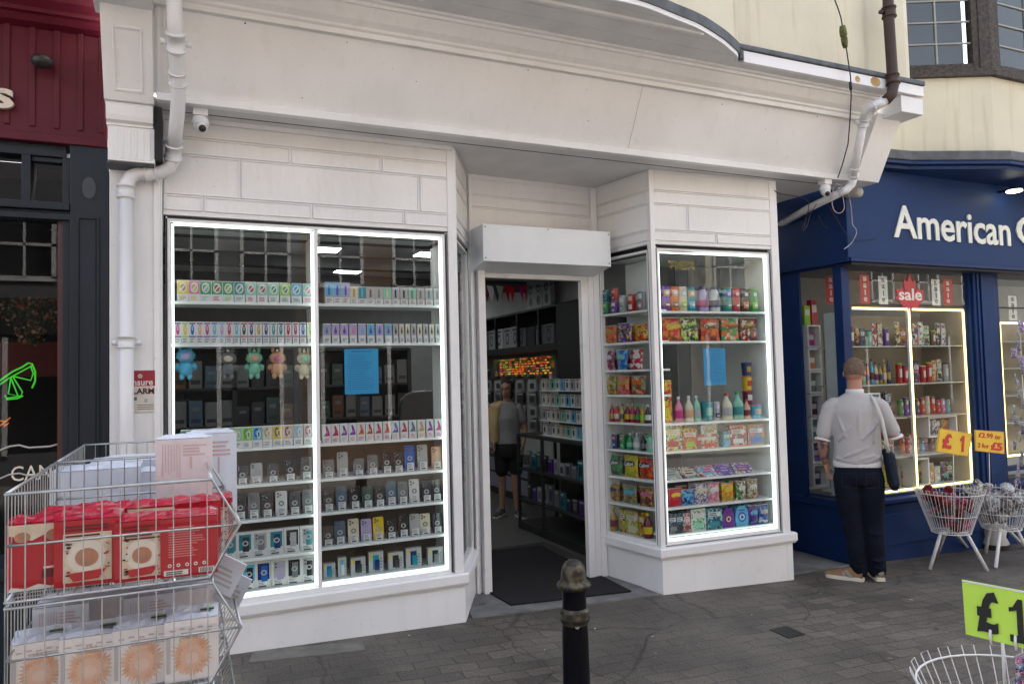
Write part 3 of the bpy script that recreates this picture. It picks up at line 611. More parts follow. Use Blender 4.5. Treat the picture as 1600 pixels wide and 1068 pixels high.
# flood lamp
p = onY(65, 98, 4.93); F = thing('flood_lamp', 'small black lamp on the maroon pub fascia', 'lamp', (p.x, 4.99, p.z))
b = MB(); b.tube([(p.x, 4.99, p.z+.01), (p.x, 4.95, p.z+.01)], .02, BLK, 10); b.build('bracket', F)
b = MB(); b.sphere((p.x+.005, 4.91, p.z), .055, BLK, 16, 10, (1.05, 1, .75)); b.build('lamp_head', F)
# flowers built behind the pub glass to stand in for a plant reflection
rf = random.Random(5); gl = mat('dark foliage', (.03, .06, .015), .7); fl1 = mat('orange petals', (.40, .09, .03), .6); fl2 = mat('pale petals', (.45, .32, .22), .6)
hb = thing('reflected_plant', 'orange and pale flowers added behind the pub glass as a plant reflection', 'flowers', tuple(onY(45, 545, 5.7)))
for nm, mt_k, N in (('leaves', gl, 380), ('blooms', fl1, 130), ('pale_blooms', fl2, 90)):
    b = MB(); c0 = onY(45, 490, 5.7)
    for _ in range(N):
        u_ = rf.gauss(0, .09); zz = rf.uniform(-.20, .11); k = (1-max(0, -zz)/.26)
        p = c0+Vector((u_*k+.02, rf.gauss(0, .07), zz)); s_ = rf.uniform(.008, .018); a = Vector((rf.uniform(-1, 1), rf.uniform(-.4, .4), rf.uniform(-1, 1))).normalized()*s_; c_ = a.cross(Vector((rf.uniform(-.3, .3), 1, rf.uniform(-.3, .3)))).normalized()*s_*.7
        b.quad([p-a, p+c_, p+a, p-c_], mt_k)
    b.build(nm, hb)
# ------------------------------------------------------------------ blue shop on the right
BS = thing('blue_shop_building', 'navy blue shopfront with white fascia lettering and warm lit window', 'building', (7.2, 5.3, -.25))
b = MB()
b.box(5.70, 9.6, 5.06, 5.16, gz(6)-.15, .28, BLUE); b.wallseg((5.63, 6.6), (5.70, 5.06), gz(5.7)-.1, .28, .06, BLUE)
b.box(5.95, 7.60, 5.045, 5.06, -.10, .20, BLUE); b.build('stall_riser', BS, bevel=.006)
b = MB(); b.ext([(5.685, 5.06, .28), (5.685, 5.03, .29), (5.685, 5.00, .31), (5.685, 5.0, .345), (5.685, 5.04, .36), (5.685, 5.16, .365), (5.685, 5.16, .28)], (3.9, 0, 0), BLUE)
b.wallseg((5.60, 6.6), (5.672, 5.02), .285, .35, .08, BLUE); b.build('sill', BS, bevel=.004)
for a_ in ((5.705, 5.80, 5.05, 5.15, .36, 2.64), (7.60, 7.70, 5.04, 5.16, .365, 2.64), (7.98, 8.10, 5.10, 5.2, .3, 2.64)): b = MB(); b.box(*a_, BLUE); b.build('pilaster', BS, bevel=.004)
b = MB(); b.ext([(5.665, 5.57, .3), (5.60, 6.6, .3), (5.66, 6.6, .3), (5.72, 5.57, .3)], (0, 0, 2.34), BLUE); b.build('side_post', BS)
b = MB(); b.box(7.70, 7.98, 5.06, 5.2, gz(7.8)-.1, 2.64, BLUE); b.box(7.735, 7.95, 5.045, 5.06, .45, 2.50, BLUE2); b.build('pilaster', BS, bevel=.004)
for x in (7.64, 7.705): b = MB(); b.box(x, x+.02, 5.025, 5.045, .38, 2.60, BLUE); b.build('pilaster_bead', BS, bevel=.003)
fA = onY(1325, 405, 4.9)
b = MB(); b.box(5.64, 10, 4.90, 5.2, 2.635, 3.50, BLUE2)
b.build('fascia', BS, bevel=.004)
b = MB(); b.wallseg((5.55, 7.5), (5.638, 4.905), 2.60, 3.5, .06, BLUE); b.build('return_wall', BS)
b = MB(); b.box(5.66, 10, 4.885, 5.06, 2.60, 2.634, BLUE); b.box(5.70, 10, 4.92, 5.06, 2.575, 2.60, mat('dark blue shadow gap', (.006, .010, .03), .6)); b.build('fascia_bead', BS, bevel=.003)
pts = [(6.30, 4.87), (7.30, 4.55), (9.8, 4.5)]
def slabpoly(b, line, back, z0, z1, mt): b.ext([(x, y, z0) for x, y in line]+[(line[-1][0], back, z0), (line[0][0], back, z0)], (0, 0, z1-z0), mt)
pc = [onZ(x, y, 3.50) for x, y in ((1352, 278), (1400, 270), (1578, 263), (1620, 264))]
b = MB(); cl = [(5.75, 4.80), (6.35, 4.74), (7.28, 4.40), (9.8, 4.36)]
slabpoly(b, [(x, y+.04) for x, y in cl], 5.1, 3.49, 3.53, BLUE); slabpoly(b, cl, 5.1, 3.531, 3.565, BLUE); b.build('cornice', BS, bevel=.006)
b = MB(); slabpoly(b, [(x, y-.01) for x, y in cl], 5.1, 3.567, 3.66, LEAD); b.build('lead_flashing', BS, bevel=.012)
LW = mat('white fascia letters', (.75, .77, .72), .45)
ax0 = onY(1397, 368, 4.895); ax1 = onY(1579, 382, 4.895); top = onY(1397, 325, 4.895)
def fwword(s, pxa, pxb, ptop, pbot, Y, mt, parent, name='lettering', bold=.016, ext=.006):
    a = onY(pxa, pbot, Y); c = onY(pxb, pbot, Y); t = onY((pxa+pxb)/2, ptop, Y); d = onY((pxa+pxb)/2, pbot, Y)
    return lettering(name, s, c.x-a.x, t.z-d.z, mt, parent, Vector(((a.x+c.x)/2, Y, (t.z+d.z)/2))-(parent.location if parent else Vector()), ext=ext, bold=bold)
fwword('American', 1397, 1579, 329, 378, 4.892, LW, BS)
fwword('C', 1589, 1626, 338, 384, 4.892, LW, BS)
# window: frame, panes, warm strips, shelves
b = MB(); b.box(5.80, 5.83, 5.07, 5.13, .365, 2.60, BLUE); b.box(7.57, 7.60, 5.07, 5.13, .365, 2.60, BLUE); b.box(5.83, 7.57, 5.07, 5.13, .365, .385, BLUE); b.box(5.83, 7.57, 5.07, 5.13, 2.58, 2.60, BLUE); b.box(6.655, 6.68, 5.095, 5.12, .385, 2.20, SHELF)
bf = b.build('window_frame', BS)
b = MB(); b.rect(5.83, 7.57, .385, 2.58, 5.09, GLASS); b.build('pane', bf)
b = MB(); t = .010; x0, x1, z0, z1 = 5.90, 7.51, .40, 2.185
b.box(x0, x1, 5.10, 5.112, z1-t, z1+t, LEDW); b.box(x0, x1, 5.10, 5.112, z0-t, z0+t, LEDW); b.box(x1-t, x1+t, 5.10, 5.112, z0+t, z1-t, LEDW); b.box(6.657, 6.677, 5.088, 5.094, z0+t, z1-t, LEDW); b.build('led_strip', bf)
b = MB(); b.wallseg((5.67, 5.54), (5.70, 5.12), .365, .385, .03, BLUE); b.wallseg((5.67, 5.54), (5.70, 5.12), 2.58, 2.60, .03, BLUE); b.wallseg((5.665, 5.57), (5.668, 5.54), .365, 2.60, .03, BLUE); sf = b.build('window_frame', BS)
b = MB(); b.quad([(5.68, 5.54, .385), (5.712, 5.13, .385), (5.712, 5.13, 2.58), (5.68, 5.54, 2.58)], GLASS); b.build('pane', sf)
BWALL = mat('pale display back wall', (.44, .38, .30), .7, var=.2, scale=2)
b = MB(); b.box(6.10, 7.6, 5.62, 5.66, .36, 2.16, BWALL); b.box(5.72, 6.10, 6.05, 6.08, .0, 2.7, mat('pale green slat wall', (.30, .36, .32), .6)); b.box(7.53, 7.57, 5.13, 5.62, .36, 2.2, BWALL); b.box(5.72, 16, 9.0, 9.1, -.5, 3.2, INWALL); b.box(5.72, 16, 5.2, 9, 3.1, 3.2, mat('pale ceiling', (.16, .16, .155), .8)); b.build('interior_wall', BS)
b = MB(); b.box(5.86, 5.92, 5.16, 5.42, .36, 2.16, mat('pale grey cabinet side', (.52, .58, .60), .5)); b.build('cabinet_side', BS)
for z in (1.82, 1.44, 1.105, .72): 
    b = MB(); b.box(5.92, 6.65, 5.14, 5.60, z-.012, z, mat('clear shelf', (.42, .42, .38), .3)); b.build('shelf', BS); b = MB(); b.box(6.68, 7.52, 5.14, 5.60, z-.012, z, MC[('clear shelf',)]); b.build('shelf', BS)
b = MB(); b.box(5.92, 7.52, 5.14, 5.60, .375, .39, SHELF); b.build('shelf', BS)
# second window further right
b = MB(); b.box(8.10, 8.14, 5.13, 5.2, .5, 2.6, BLUE); b.box(8.14, 9.6, 5.13, 5.2, .45, .5, BLUE); f2 = b.build('window_frame', BS)
b = MB(); b.box(8.17, 8.19, 5.15, 5.165, .60, 2.07, LEDW); b.box(8.19, 9.4, 5.15, 5.165, 2.05, 2.07, LEDW); b.box(8.19, 9.4, 5.15, 5.165, .60, .62, LEDW); b.build('led_strip', f2)
b = MB(); b.rect(8.14, 9.6, .5, 2.6, 5.14, GLASS); b.build('pane', f2)
b = MB(); b.box(8.15, 9.6, 5.6, 5.64, .5, 2.1, BWALL)
for z in (.95, 1.25, 1.55, 1.85): b.box(8.2, 9.5, 5.2, 5.6, z, z+.012, MC[('clear shelf',)])
b.build('shelf', BS); b = MB(); b.box(9.6, 12, 5.1, 5.3, -.6, 2.6, BLUE); b.build('end_wall', BS)
b = MB(); b.box(5.72, 9.5, 5.13, 5.16, 2.22, 2.235, GASKET); b.build('head_rail', BS)
# fascia lamp
p = onY(1588, 298, 4.72); L_ = thing('fascia_lamp', 'round white lamp glowing above the blue fascia', 'lamp', (p.x, 4.89, p.z))
b = MB(); b.sphere((p.x, 4.74, p.z), .075, mat('lit lamp glass', (1, .95, .8), .5, emit=3), 18, 8, (1, 1, .22)); b.build('lamp_glass', L_)
b = MB(); b.tube([(p.x, 4.74, p.z+.012), (p.x, 4.91, p.z+.03)], .012, BLK, 8); b.lathe([(.08, .010), (.08, .03), (.04, .04)], BLK, 18, (p.x, 4.74, p.z)); b.build('lamp_arm', L_)
# right upper house
UH = thing('upper_house', 'cream rendered upper house wall with timber framed window at right', 'building', (7.2, 5.3, 3.7))
b = MB(); b.box(5.84, 6.45, 5.0, 5.3, 3.50, 8.5, CREAM)
b.ext([(6.45, 5.0, 3.66), (7.34, 4.58, 3.66), (10, 4.54, 3.66), (10, 5.3, 3.66), (6.45, 5.3, 3.66)], (0, 0, .80), CREAM); b.build('wall', UH)
WOOD = mat('weathered dark timber', (.075, .060, .050), .8, scale=30, bump=.6, col2=(.03, .026, .024))
W0, W1 = (6.53, 4.962), (7.335, 4.575)
fr, L, a = frameon(W0, W1); b = MB(); bar(b, fr, -.05, L+.03, 4.46, 4.50, -.2, .05, WOOD); bar(b, fr, -.03, L+.02, 4.50, 4.54, -.2, .03, WOOD)
fr2, L2, a2 = frameon(W1, (10, 4.53)); bar(b, fr2, .0, 2.6, 4.46, 4.50, -.2, .05, WOOD); bar(b, fr2, .0, 2.6, 4.50, 4.54, -.2, .03, WOOD); b.build('window_sill', UH)
def sash(fr, s0, s1, z0, z1, nx, nz):
    b = MB()
    bar(b, fr, s0, s0+.06, z0, z1, -.1, .0, WOOD); bar(b, fr, s1-.06, s1, z0, z1, -.1, .0, WOOD); bar(b, fr, s0, s1, z0, z0+.06, -.1, -.003, WOOD)
    LB = mat('grey glazing bar', (.30, .29, .27), .6)
    for i in range(1, nx): x = s0+.06+(s1-s0-.12)*i/nx; bar(b, fr, x-.008, x+.008, z0+.06, z1, -.05, -.03, LB)
    k = 0
    while z0+.28+.22*k < z1: z = z0+.28+.22*k; bar(b, fr, s0+.06, s1-.06, z-.007, z+.007, -.05, -.031, LB); k += 1
    f = b.build('window', UH)
    g_ = MB(); g_.quad([fr(s0+.06, -.045, z0+.06), fr(s1-.06, -.045, z0+.06), fr(s1-.06, -.045, z1), fr(s0+.06, -.045, z1)], glass('house window glass', (.75, .8, .8), 2)); g_.build('pane', f)
    g_ = MB(); g_.quad([fr(s0+.06, -.16, z0+.06), fr(s1-.06, -.16, z0+.06), fr(s1-.06, -.16, z1), fr(s0+.06, -.16, z1)], mat('net curtain', (.05, .055, .06), .9)); g_.build('curtain', f)
sash(fr, .0, L-.10, 4.54, 6.2, 2, 4); sash(fr2, .10, 1.2, 4.54, 6.2, 2, 4)
b = MB(); bar(b, fr, L-.10, L+.015, 4.54, 6.2, -.15, .01, WOOD); bar(b, fr2, -.0, .10, 4.54, 6.2, -.15, .012, WOOD)
b.build('window_post', UH)
b = MB(); b.ext([(6.45, 5.0, 6.2), (7.34, 4.58, 6.2), (10, 4.54, 6.2), (10, 5.3, 6.2), (6.45, 5.3, 6.2)], (0, 0, 2.3), CREAM); bar(b, fr, -.10, -.001, 4.54, 6.2, -.2, .0, CREAM); b.build('wall', UH)
# ------------------------------------------------------------------ the far side of the street, seen only mirrored in the glass
def brick_mat(name, c1, c2):
    m = bpy.data.materials.new(name); m.use_nodes = True; n = m.node_tree.nodes; l = m.node_tree.links; p = n['Principled BSDF']
    tc = n.new('ShaderNodeTexCoord'); mp = n.new('ShaderNodeMapping'); mp.inputs['Rotation'].default_value = (math.pi/2, 0, 0); br = n.new('ShaderNodeTexBrick')
    br.inputs['Scale'].default_value = 1; br.inputs['Brick Width'].default_value = .23; br.inputs['Row Height'].default_value = .075; br.inputs['Mortar Size'].default_value = .008
    br.inputs['Color1'].default_value = (*c1, 1); br.inputs['Color2'].default_value = (*c2, 1); br.inputs['Mortar'].default_value = (.2, .18, .16, 1)
    l.new(tc.outputs['Object'], mp.inputs[0]); l.new(mp.outputs[0], br.inputs['Vector']); l.new(br.outputs[0], p.inputs['Base Color']); p.inputs['Roughness'].default_value = .9
    return m
BRK = brick_mat('brown brick', (.20, .10, .05), (.15, .075, .04))
YO = -5.2
lots = [(-16, -9, CREAM, 7.2), (-9, -3.2, BRK, 7.6), (-3.2, 2.2, mat('grey shop render', (.16, .16, .17), .8), 7.0), (2.2, 8.5, BRK, 7.5), (8.5, 16, CREAM, 7.3), (16, 24, BRK, 7.6)]
for i, (x0, x1, mt_k, h) in enumerate(lots):
    T = thing('terrace_house', ['cream', 'brown brick', 'grey rendered', 'red-brown brick', 'pale', 'far brick'][i]+' house across the street, seen mirrored in shop glass', 'building', ((x0+x1)/2, YO, gz(x0)-.2))
    b = MB(); b.box(x0+.002, x1-.002, YO-1, YO, -.8, h, mt_k); b.build('wall', T)
    b = MB(); b.box(x0+.1, x1-.1, YO-.01, YO+.08, 2.55, 3.2, mat('shop fascia %d' % i, ((.03, .03, .035), (.10, .02, .02), (.03, .03, .03), (.02, .02, .022), (.03, .06, .05), (.1, .1, .1))[i], .5)); b.build('fascia', T)
    n_ = 4
    for k in range(n_):
        cx = x0+(x1-x0)*(k+.5)/n_
        for z0 in (3.55, ):
            b = MB(); w_ = .48
            for a0, a1, c0, c1 in ((-w_, -w_+.07, z0, z0+1.2), (w_-.07, w_, z0, z0+1.2), (-w_, w_, z0-.05, z0+.04), (-w_, w_, z0+1.16, z0+1.23), (-w_, w_, z0+.58, z0+.63), (-.02, .02, z0, z0+1.2)): b.box(cx+a0, cx+a1, YO, YO+.06, c0, c1, WHITE)
            f = b.build('window', T); b = MB(); b.rect(cx+w_-.07, cx-w_+.07, z0, z0+1.17, YO+.01, mat('dark far glass', (.02, .022, .025), .1)); b.build('pane', f)
    b = MB(); b.rect(x1-.4, x0+.4, .5, 2.5, YO+.02, mat('dark shop glass', (.018, .018, .02), .15)); f = b.build('shop_window', T)
    b = MB()
    for k in range(5): xx = x0+.4+(x1-x0-.8)*k/4; b.box(xx-.04, xx+.04, YO+.02, YO+.07, .45, 2.5, WHITE)
    b.build('window_frame', T)
# mirrored sign
A_, B_ = Vector((RA_[0], RA_[1], 0)), Vector((RB_[0], RB_[1], 0)); e_ = (B_-A_).normalized(); nn = Vector((e_.y, -e_.x, 0))
def mirror_hit(px, py, Y):
    d = ray(px, py); t = (A_-CP).dot(nn)/d.dot(nn); h = CP+d*t; rd = d-2*d.dot(nn)*nn; s_ = (Y-h.y)/rd.y; return h+rd*s_
h0 = mirror_hit(1043, 415, YO+.12); h1 = mirror_hit(1088, 415, YO+.12); ht = mirror_hit(1067, 407, YO+.12); hb_ = mirror_hit(1067, 421, YO+.12)
S = thing('shop_sign', 'black sign with yellow block letters across the street, mirrored in right window', 'sign', ((h0.x+h1.x)/2, YO+.1, hb_.z-.3))
b = MB(); cx = (h0.x+h1.x)/2; wd = abs(h1.x-h0.x)
b.box(cx-wd*.85, cx+wd*.85, YO+.02, YO+.10, hb_.z-.35, ht.z+.15, BLK); b.build('board', S)
SY = mat('yellow sign letters', (.75, .60, .12), .5, emit=.15)
lettering('lettering', 'KENT', wd*.9, ht.z-hb_.z, SY, S, Vector((cx, YO+.105, (ht.z+hb_.z)/2))-S.location, rz=math.pi, bold=.04)
# ------------------------------------------------------------------ pipes, cameras, wires
def pt(px, py, Y): return onY(px, py, Y)
D1 = thing('drainpipe', 'white plastic drainpipe with swan neck down the left pilaster', 'drainpipe', (-.25, 4.90, gz(-.3)))
yp = 4.60; yq = 4.90; yw = 4.91
A = [pt(272, -40, 4.26), pt(273, 30, 4.28), pt(275, 70, 4.38), pt(279, 150, 4.60), pt(276, 190, 4.66), pt(271, 235, 4.84)]
lo = [pt(271, 235, 4.84), pt(270, 250, 4.87), pt(265, 262, 4.88), pt(252, 269, 4.89), pt(236, 271, 4.90), pt(216, 271, 4.90), pt(204, 276, 4.90), pt(198, 288, 4.90), pt(197, 302, 4.90)]
xb = pt(197, 302, 4.90)
b = MB(); b.tube(smooth3(A) if 'smooth3' in globals() else A, .040, WHITEP, 16); b.tube(lo, .041, WHITEP, 16); b.tube([xb, (xb.x, 4.905, gz(-.4)+.03)], .040, WHITEP, 16); b.build('pipe', D1)
def collar(p, q, r, name='collar', par=D1, mt=WHITEP, lug=False):
    b = MB(); p = Vector(p); q = Vector(q); d = (q-p)
    b.tube([p, p+d*.12, p+d*.13, p+d*.87, p+d*.88, q], r, mt, 18, rr=[r+.006, r+.006, r, r, r+.006, r+.006]); o = b.build(name, par)
    if lug:
        b = MB(); m_ = (p+q)/2
        for s_ in (-1, 1): b.tube([m_+Vector((s_*(r-.004), .015, 0)), m_+Vector((s_*(r+.032), .02, 0))], .018, mt, 8)
        b.build('fixing_lug', par)
collar(pt(274.5, 50, 4.33), pt(276, 80, 4.41), .046, lug=True); collar(pt(277, 112, 4.50), pt(278.5, 132, 4.56), .046)
collar(pt(271.5, 226, 4.81), pt(270.5, 248, 4.87), .046); collar(pt(245, 270, 4.895), pt(226, 271, 4.90), .047); collar(pt(197, 290, 4.90), pt(197, 310, 4.90), .046)
collar((xb.x, 4.903, 1.84), (xb.x, 4.903, 1.91), .045, 'pipe_clip', lug=True)
b = MB(); p = pt(243, 219, 4.85); q = pt(286, 222, 4.80); b.tube([p, q], .009, WHITEP, 8); b.build('pipe_clip', D1)
# right pipe: brown iron above, white below
IRONB = mat('rusty brown iron pipe', (.028, .016, .016), .6, scale=10, bump=.4, col2=(.05, .022, .014), contrast=(.35, .7))
D2 = thing('drainpipe', 'rusty brown iron drainpipe running down the cream wall', 'drainpipe', tuple(pt(1392, 150, 4.17)))
b = MB(); b.tube([pt(1387, -30, 4.17), pt(1388, 20, 4.17), pt(1392, 80, 4.17), pt(1395, 125, 4.16), pt(1396, 135, 4.15), pt(1393, 148, 4.15), pt(1384, 157, 4.16)], .043, IRONB, 14); b.build('pipe', D2)
collar(pt(1388.5, 12, 4.17), pt(1389.5, 28, 4.17), .052, par=D2, mt=IRONB, lug=True); collar(pt(1394, 118, 4.165), pt(1395.5, 132, 4.155), .050, par=D2, mt=IRONB)
D3 = thing('drainpipe', 'white plastic drainpipe crossing the right fascia end, then running back under it', 'drainpipe', tuple(pt(1343, 230, 4.55)))
yy = 4.40
b = MB(); b.tube([pt(1386, 157, 4.17), pt(1372, 163, 4.2), pt(1360, 167, 4.25), pt(1352, 176, 4.33), pt(1349, 190, 4.38)], .034, WHITEP, 14)
b.tube([pt(1349, 190, 4.38), pt(1333, 279, 4.63)], .034, WHITEP, 14)
b.tube([pt(1333, 279, 4.63), pt(1331, 288, 4.66), pt(1322, 297, 4.68), pt(1311, 302, 4.72)], .035, WHITEP, 14)
b.tube([pt(1311, 302, 4.72), pt(1262, 326, 5.2), pt(1214, 354, 5.8)], .035, WHITEP, 14); b.build('pipe', D3)
for k in range(4): a_ = pt(1362+k*6, 168-k*3.2, 4.24-.018*k); c_ = pt(1365+k*6, 166.5-k*3.2, 4.235-.018*k); b = MB(); b.tube([a_, c_], .044, WHITEP, 14); b.build('flexible_ring', D3)
collar(pt(1350, 186, 4.37), pt(1348.5, 197, 4.40), .040, par=D3, lug=True); collar(pt(1336, 262, 4.585), pt(1334, 275, 4.625), .040, par=D3)
b = MB(); b.tube([pt(1324, 303, 4.9), pt(1343, 300, 4.75)], .045, mat('grey pipe stub', (.42, .40, .37), .5, var=.3), 14); b.build('pipe_stub', D3)
# security cameras
def sec_cam(px, py, Y, label, s=1.0, look=(.25, -1, -.35)):
    p = pt(px, py, Y); T = thing('security_camera', label, 'security camera', tuple(p)); z = 3.288
    b = MB(); b.box(p.x-.042*s, p.x+.042*s, Y-.04, Y+.04, z-.045, z, WHITEP); b.build('junction_box', T, bevel=.004)
    b = MB(); b.lathe([(.035*s, 0), (.046*s, -.012), (.050*s, -.04), (.046*s, -.052)], WHITEP, 18, (p.x, Y, z-.045)); b.build('camera_base', T)
    b = MB(); c0 = Vector((p.x, Y, z-.105)); d = Vector(look).normalized()
    b.sphere(c0, .040*s, WHITEP, 16, 10); b.tube([c0, c0+d*.034, c0+d*.048], .03, WHITEP, 14, rr=[.034*s, .034*s, .03*s]); bb = b.build('camera_ball', T)
    b = MB(); b.tube([c0+d*.0485, c0+d*.052], .022*s, BLK, 14); b.build('lens', bb)
sec_cam(313, 185, 4.80, 'white dome security camera under the fascia beside the left drainpipe', 1.0, (.25, -1, -.55))
sec_cam(1289, 285, 4.76, 'white dome security camera under the right end of the fascia', 1.0, (-.45, -1, -.75))
# cables
CB = mat('black cable', .01, .5)
cb = thing('power_cable', 'thin black cable hanging down the cream wall to the fascia', 'cable', tuple(pt(1320, 60, 4.17)))
b = MB(); b.tube([pt(*q) for q in ((1300, -10, 4.15), (1309, 12, 4.15), (1314, 28, 4.15), (1317, 45, 4.15), (1323, 80, 4.15), (1329, 120, 4.15), (1330, 150, 4.2), (1328, 190, 4.32), (1325, 225, 4.44), (1316, 258, 4.58), (1309, 278, 4.66))], .0055, CB, 6); b.build('cable', cb)
b = MB(); a_, c_ = pt(1316, 41, 4.145), pt(1321, 75, 4.145); b.tube([a_, a_.lerp(c_, .2), a_.lerp(c_, .45), a_.lerp(c_, .5), a_.lerp(c_, .55), a_.lerp(c_, .8), c_], .02, mat('mossy green insulator', (.13, .14, .03), .8, scale=30, col2=(.05, .06, .02)), 10, rr=[.022, .028, .028, .020, .026, .024, .016]); b.build('insulator', cb)
b = MB(); b.tube([pt(1328.5, 128, 4.15), pt(1329.5, 141, 4.16)], .011, CB, 8); b.build('connector', cb)
rc = random.Random(11)
def wire(pts, r, mt, label, nm='loose_wire', gp=None):
    b = MB(); P = [Vector(pt(*q)) for q in pts]; Q = []
    for i in range(len(P)-1):
        p0, p1, p2, p3 = P[max(i-1, 0)], P[i], P[i+1], P[min(i+2, len(P)-1)]
        for j in range(5): t = j/5; Q.append(.5*((2*p1)+(p2-p0)*t+(2*p0-5*p1+4*p2-p3)*t*t+(3*p1-p0-3*p2+p3)*t*t*t))
    Q.append(P[-1]); b.tube(Q, r, mt, 5); return tag(b.build(nm), label, 'wire', gp)
PW = mat('pale grey wire', (.42, .42, .46), .5); PK = mat('pinkish wire', (.38, .28, .30), .5)
wire([(1303, 290, 4.7), (1300, 312, 4.7), (1303, 328, 4.7), (1312, 333, 4.7), (1319, 325, 4.7), (1316, 305, 4.7), (1309, 295, 4.7)], .004, PK, 'pinkish wire loop hanging below the right security camera')
wire([(1326, 303, 4.75), (1330, 325, 4.8), (1332, 350, 4.85), (1337, 357, 4.86), (1338, 365, 4.87), (1330, 380, 4.87), (1319, 389, 4.87)], .004, PW, 'pale frayed wire hanging over the corner of the blue fascia')
wire([(1295, 322, 4.75), (1308, 343, 4.8), (1326, 369, 4.85), (1350, 375, 4.88), (1367, 373, 4.89)], .003, CB, 'dark wire drooping onto the blue fascia left of its lettering')
wire([(1203, 291, 4.95), (1217, 302, 4.9), (1245, 307, 4.85), (1262, 314, 4.82), (1263, 328, 4.85), (1258, 345, 4.9), (1256, 356, 4.9)], .004, CB, 'black wire looping along the soffit from the right window corner')
wire([(1276, 318, 4.85), (1266, 335, 4.9), (1261, 352, 4.9), (1254, 360, 4.9), (1253, 345, 4.9)], .0035, CB, 'short black wire loop beside the white pipe under the soffit')
wire([(1306, 287, 4.7), (1316, 291, 4.68), (1309, 294, 4.69), (1318, 297, 4.67), (1308, 299, 4.69)], .004, PW, 'bundle of pale wires tangled at the pipe elbow')
wire([(1279, 336, 4.9), (1285, 350, 4.92), (1294, 357, 4.93)], .0025, CB, 'thin dark wire end in front of the dark blue return')
# alarm plate
z0, z1 = 1.50, 1.75
a0, a1 = pt(195, 600, 4.955).x, pt(243, 600, 4.955).x; pz0, pz1 = pt(226, 643, 4.955).z, pt(226, 578, 4.955).z
T = thing('alarm_sign', 'red and white alarm company plate on the pilaster, half behind the pipe', 'sign', ((a0+a1)/2, 4.96, pz0))
b = MB(); b.box(a0, a1, 4.955, 4.962, pz0, pz1, mat('cream plate', (.62, .58, .52), .4)); b.build('plate', T, bevel=.001)
b = MB(); H = pz1-pz0; b.box(a0+.002, a1-.002, 4.953, 4.955, pz0+H*.62, pz1-.002, mat('crimson print', (.32, .012, .03), .4)); b.build('red_panel', T)
xr = lambda px: pt(px, 610, 4.953).x
b = MB(); cx, cz = xr(219), pz0+H*.86
for k in range(5): b.ell(cx+.007*math.cos(k*1.2566+1.57), cz+.007*math.sin(k*1.2566+1.57), .0065, .0065, 4.9522, mat('cream print', (.7, .66, .6), .5), 10)
b.build('flower_mark', T)
lettering('lettering', 'onsure', xr(239)-xr(199), H*.11, MC[('cream print',)], T, Vector(((xr(239)+xr(199))/2, 4.952, pz0+H*.69))-T.location, ext=.0003, bold=.02)
lettering('lettering', 'ALARM', xr(241)-xr(197), H*.14, mat('maroon ink', (.08, .01, .02), .5), T, Vector(((xr(241)+xr(197))/2, 4.9525, pz0+H*.50))-T.location, ext=.0003, bold=.03)
b = MB(); gi = mat('grey ink', (.12, .12, .13), .5); b.ell(xr(228), pz0+H*.27, .008, .010, 4.9542, gi, 12, ring=.6)
for k in range(3): b.rect(xr(214), xr(240), pz0+H*(.06+.05*k), pz0+H*(.075+.05*k), 4.9542, gi)
b.rect(xr(207), xr(214), pz0+H*.28, pz0+H*.36, 4.9542, gi); b.build('small_print', T)
# blue notices on the glass
NB = mat('blue paper notice', (.015, .25, .50), .6, var=.05); NI = mat('blue ink lines', (.01, .13, .32), .6)
def notice(px0, px1, py0, py1, fr_, Y, label):
    p0, p1 = pt(px0, py1, Y), pt(px1, py1, Y); q = pt(px0, py0, Y); w_ = p1.x-p0.x; h = q.z-p0.z
    b = MB(); b.box(-w_/2, w_/2, 0, .0015, 0, h, NB)
    o = tag(b.build('paper_notice', loc=((p0.x+p1.x)/2, Y, p0.z)), label, 'notice')
    b = MB(); r_ = random.Random(px0)
    for k in range(17): b.rect(-w_*.40, w_*r_.uniform(.1, .42), h*(.10+.047*k), h*(.10+.047*k)+.0035, -.0008, NI)
    b.rect(-w_*.3, w_*.3, h*.93, h*.955, -.0008, NI); b.build('printed_lines', o, (0, 0, 0))
notice(539, 592, 545, 616, None, 5.020, 'bright blue printed notice taped inside the big left window')
notice(1101, 1135, 544, 602, None, 4.995, 'bright blue printed notice taped inside the right bay window')
# mirrored ceiling lights inside
def clight(x, y, label, wx=.15, wy=.13):
    T = thing('ceiling_light', label, 'ceiling light', (x, y, 2.97), 0, 'square ceiling light panels inside the white shop')
    b = MB(); b.box(-wx-.01, wx+.01, -wy-.01, wy+.01, .0, .03, WHITEP); b.build('frame', T, (0, 0, 0))
    b = MB(); b.box(-wx, wx, -wy, wy, -.006, -.0005, mat('lit ceiling panel', (.95, 1, 1), .5, emit=6)); b.build('diffuser', T, (0, 0, 0))
LN = ['nearest the big window', 'behind the left pane', 'behind the mullion', 'second row, right pane', 'deep in the shop, left', 'deep in the shop, centre', 'leftmost, close to the glass', 'deep beyond the doorway']
for i, (x, y) in enumerate([(1.45, 6.6), (1.35, 7.7), (1.9, 9.2), (2.5, 7.7), (3.0, 10.4), (.6, 8.8), (1.0, 6.1), (3.9, 11.9)]): clight(x, y, 'lit square ceiling panel inside the shop, '+LN[i])
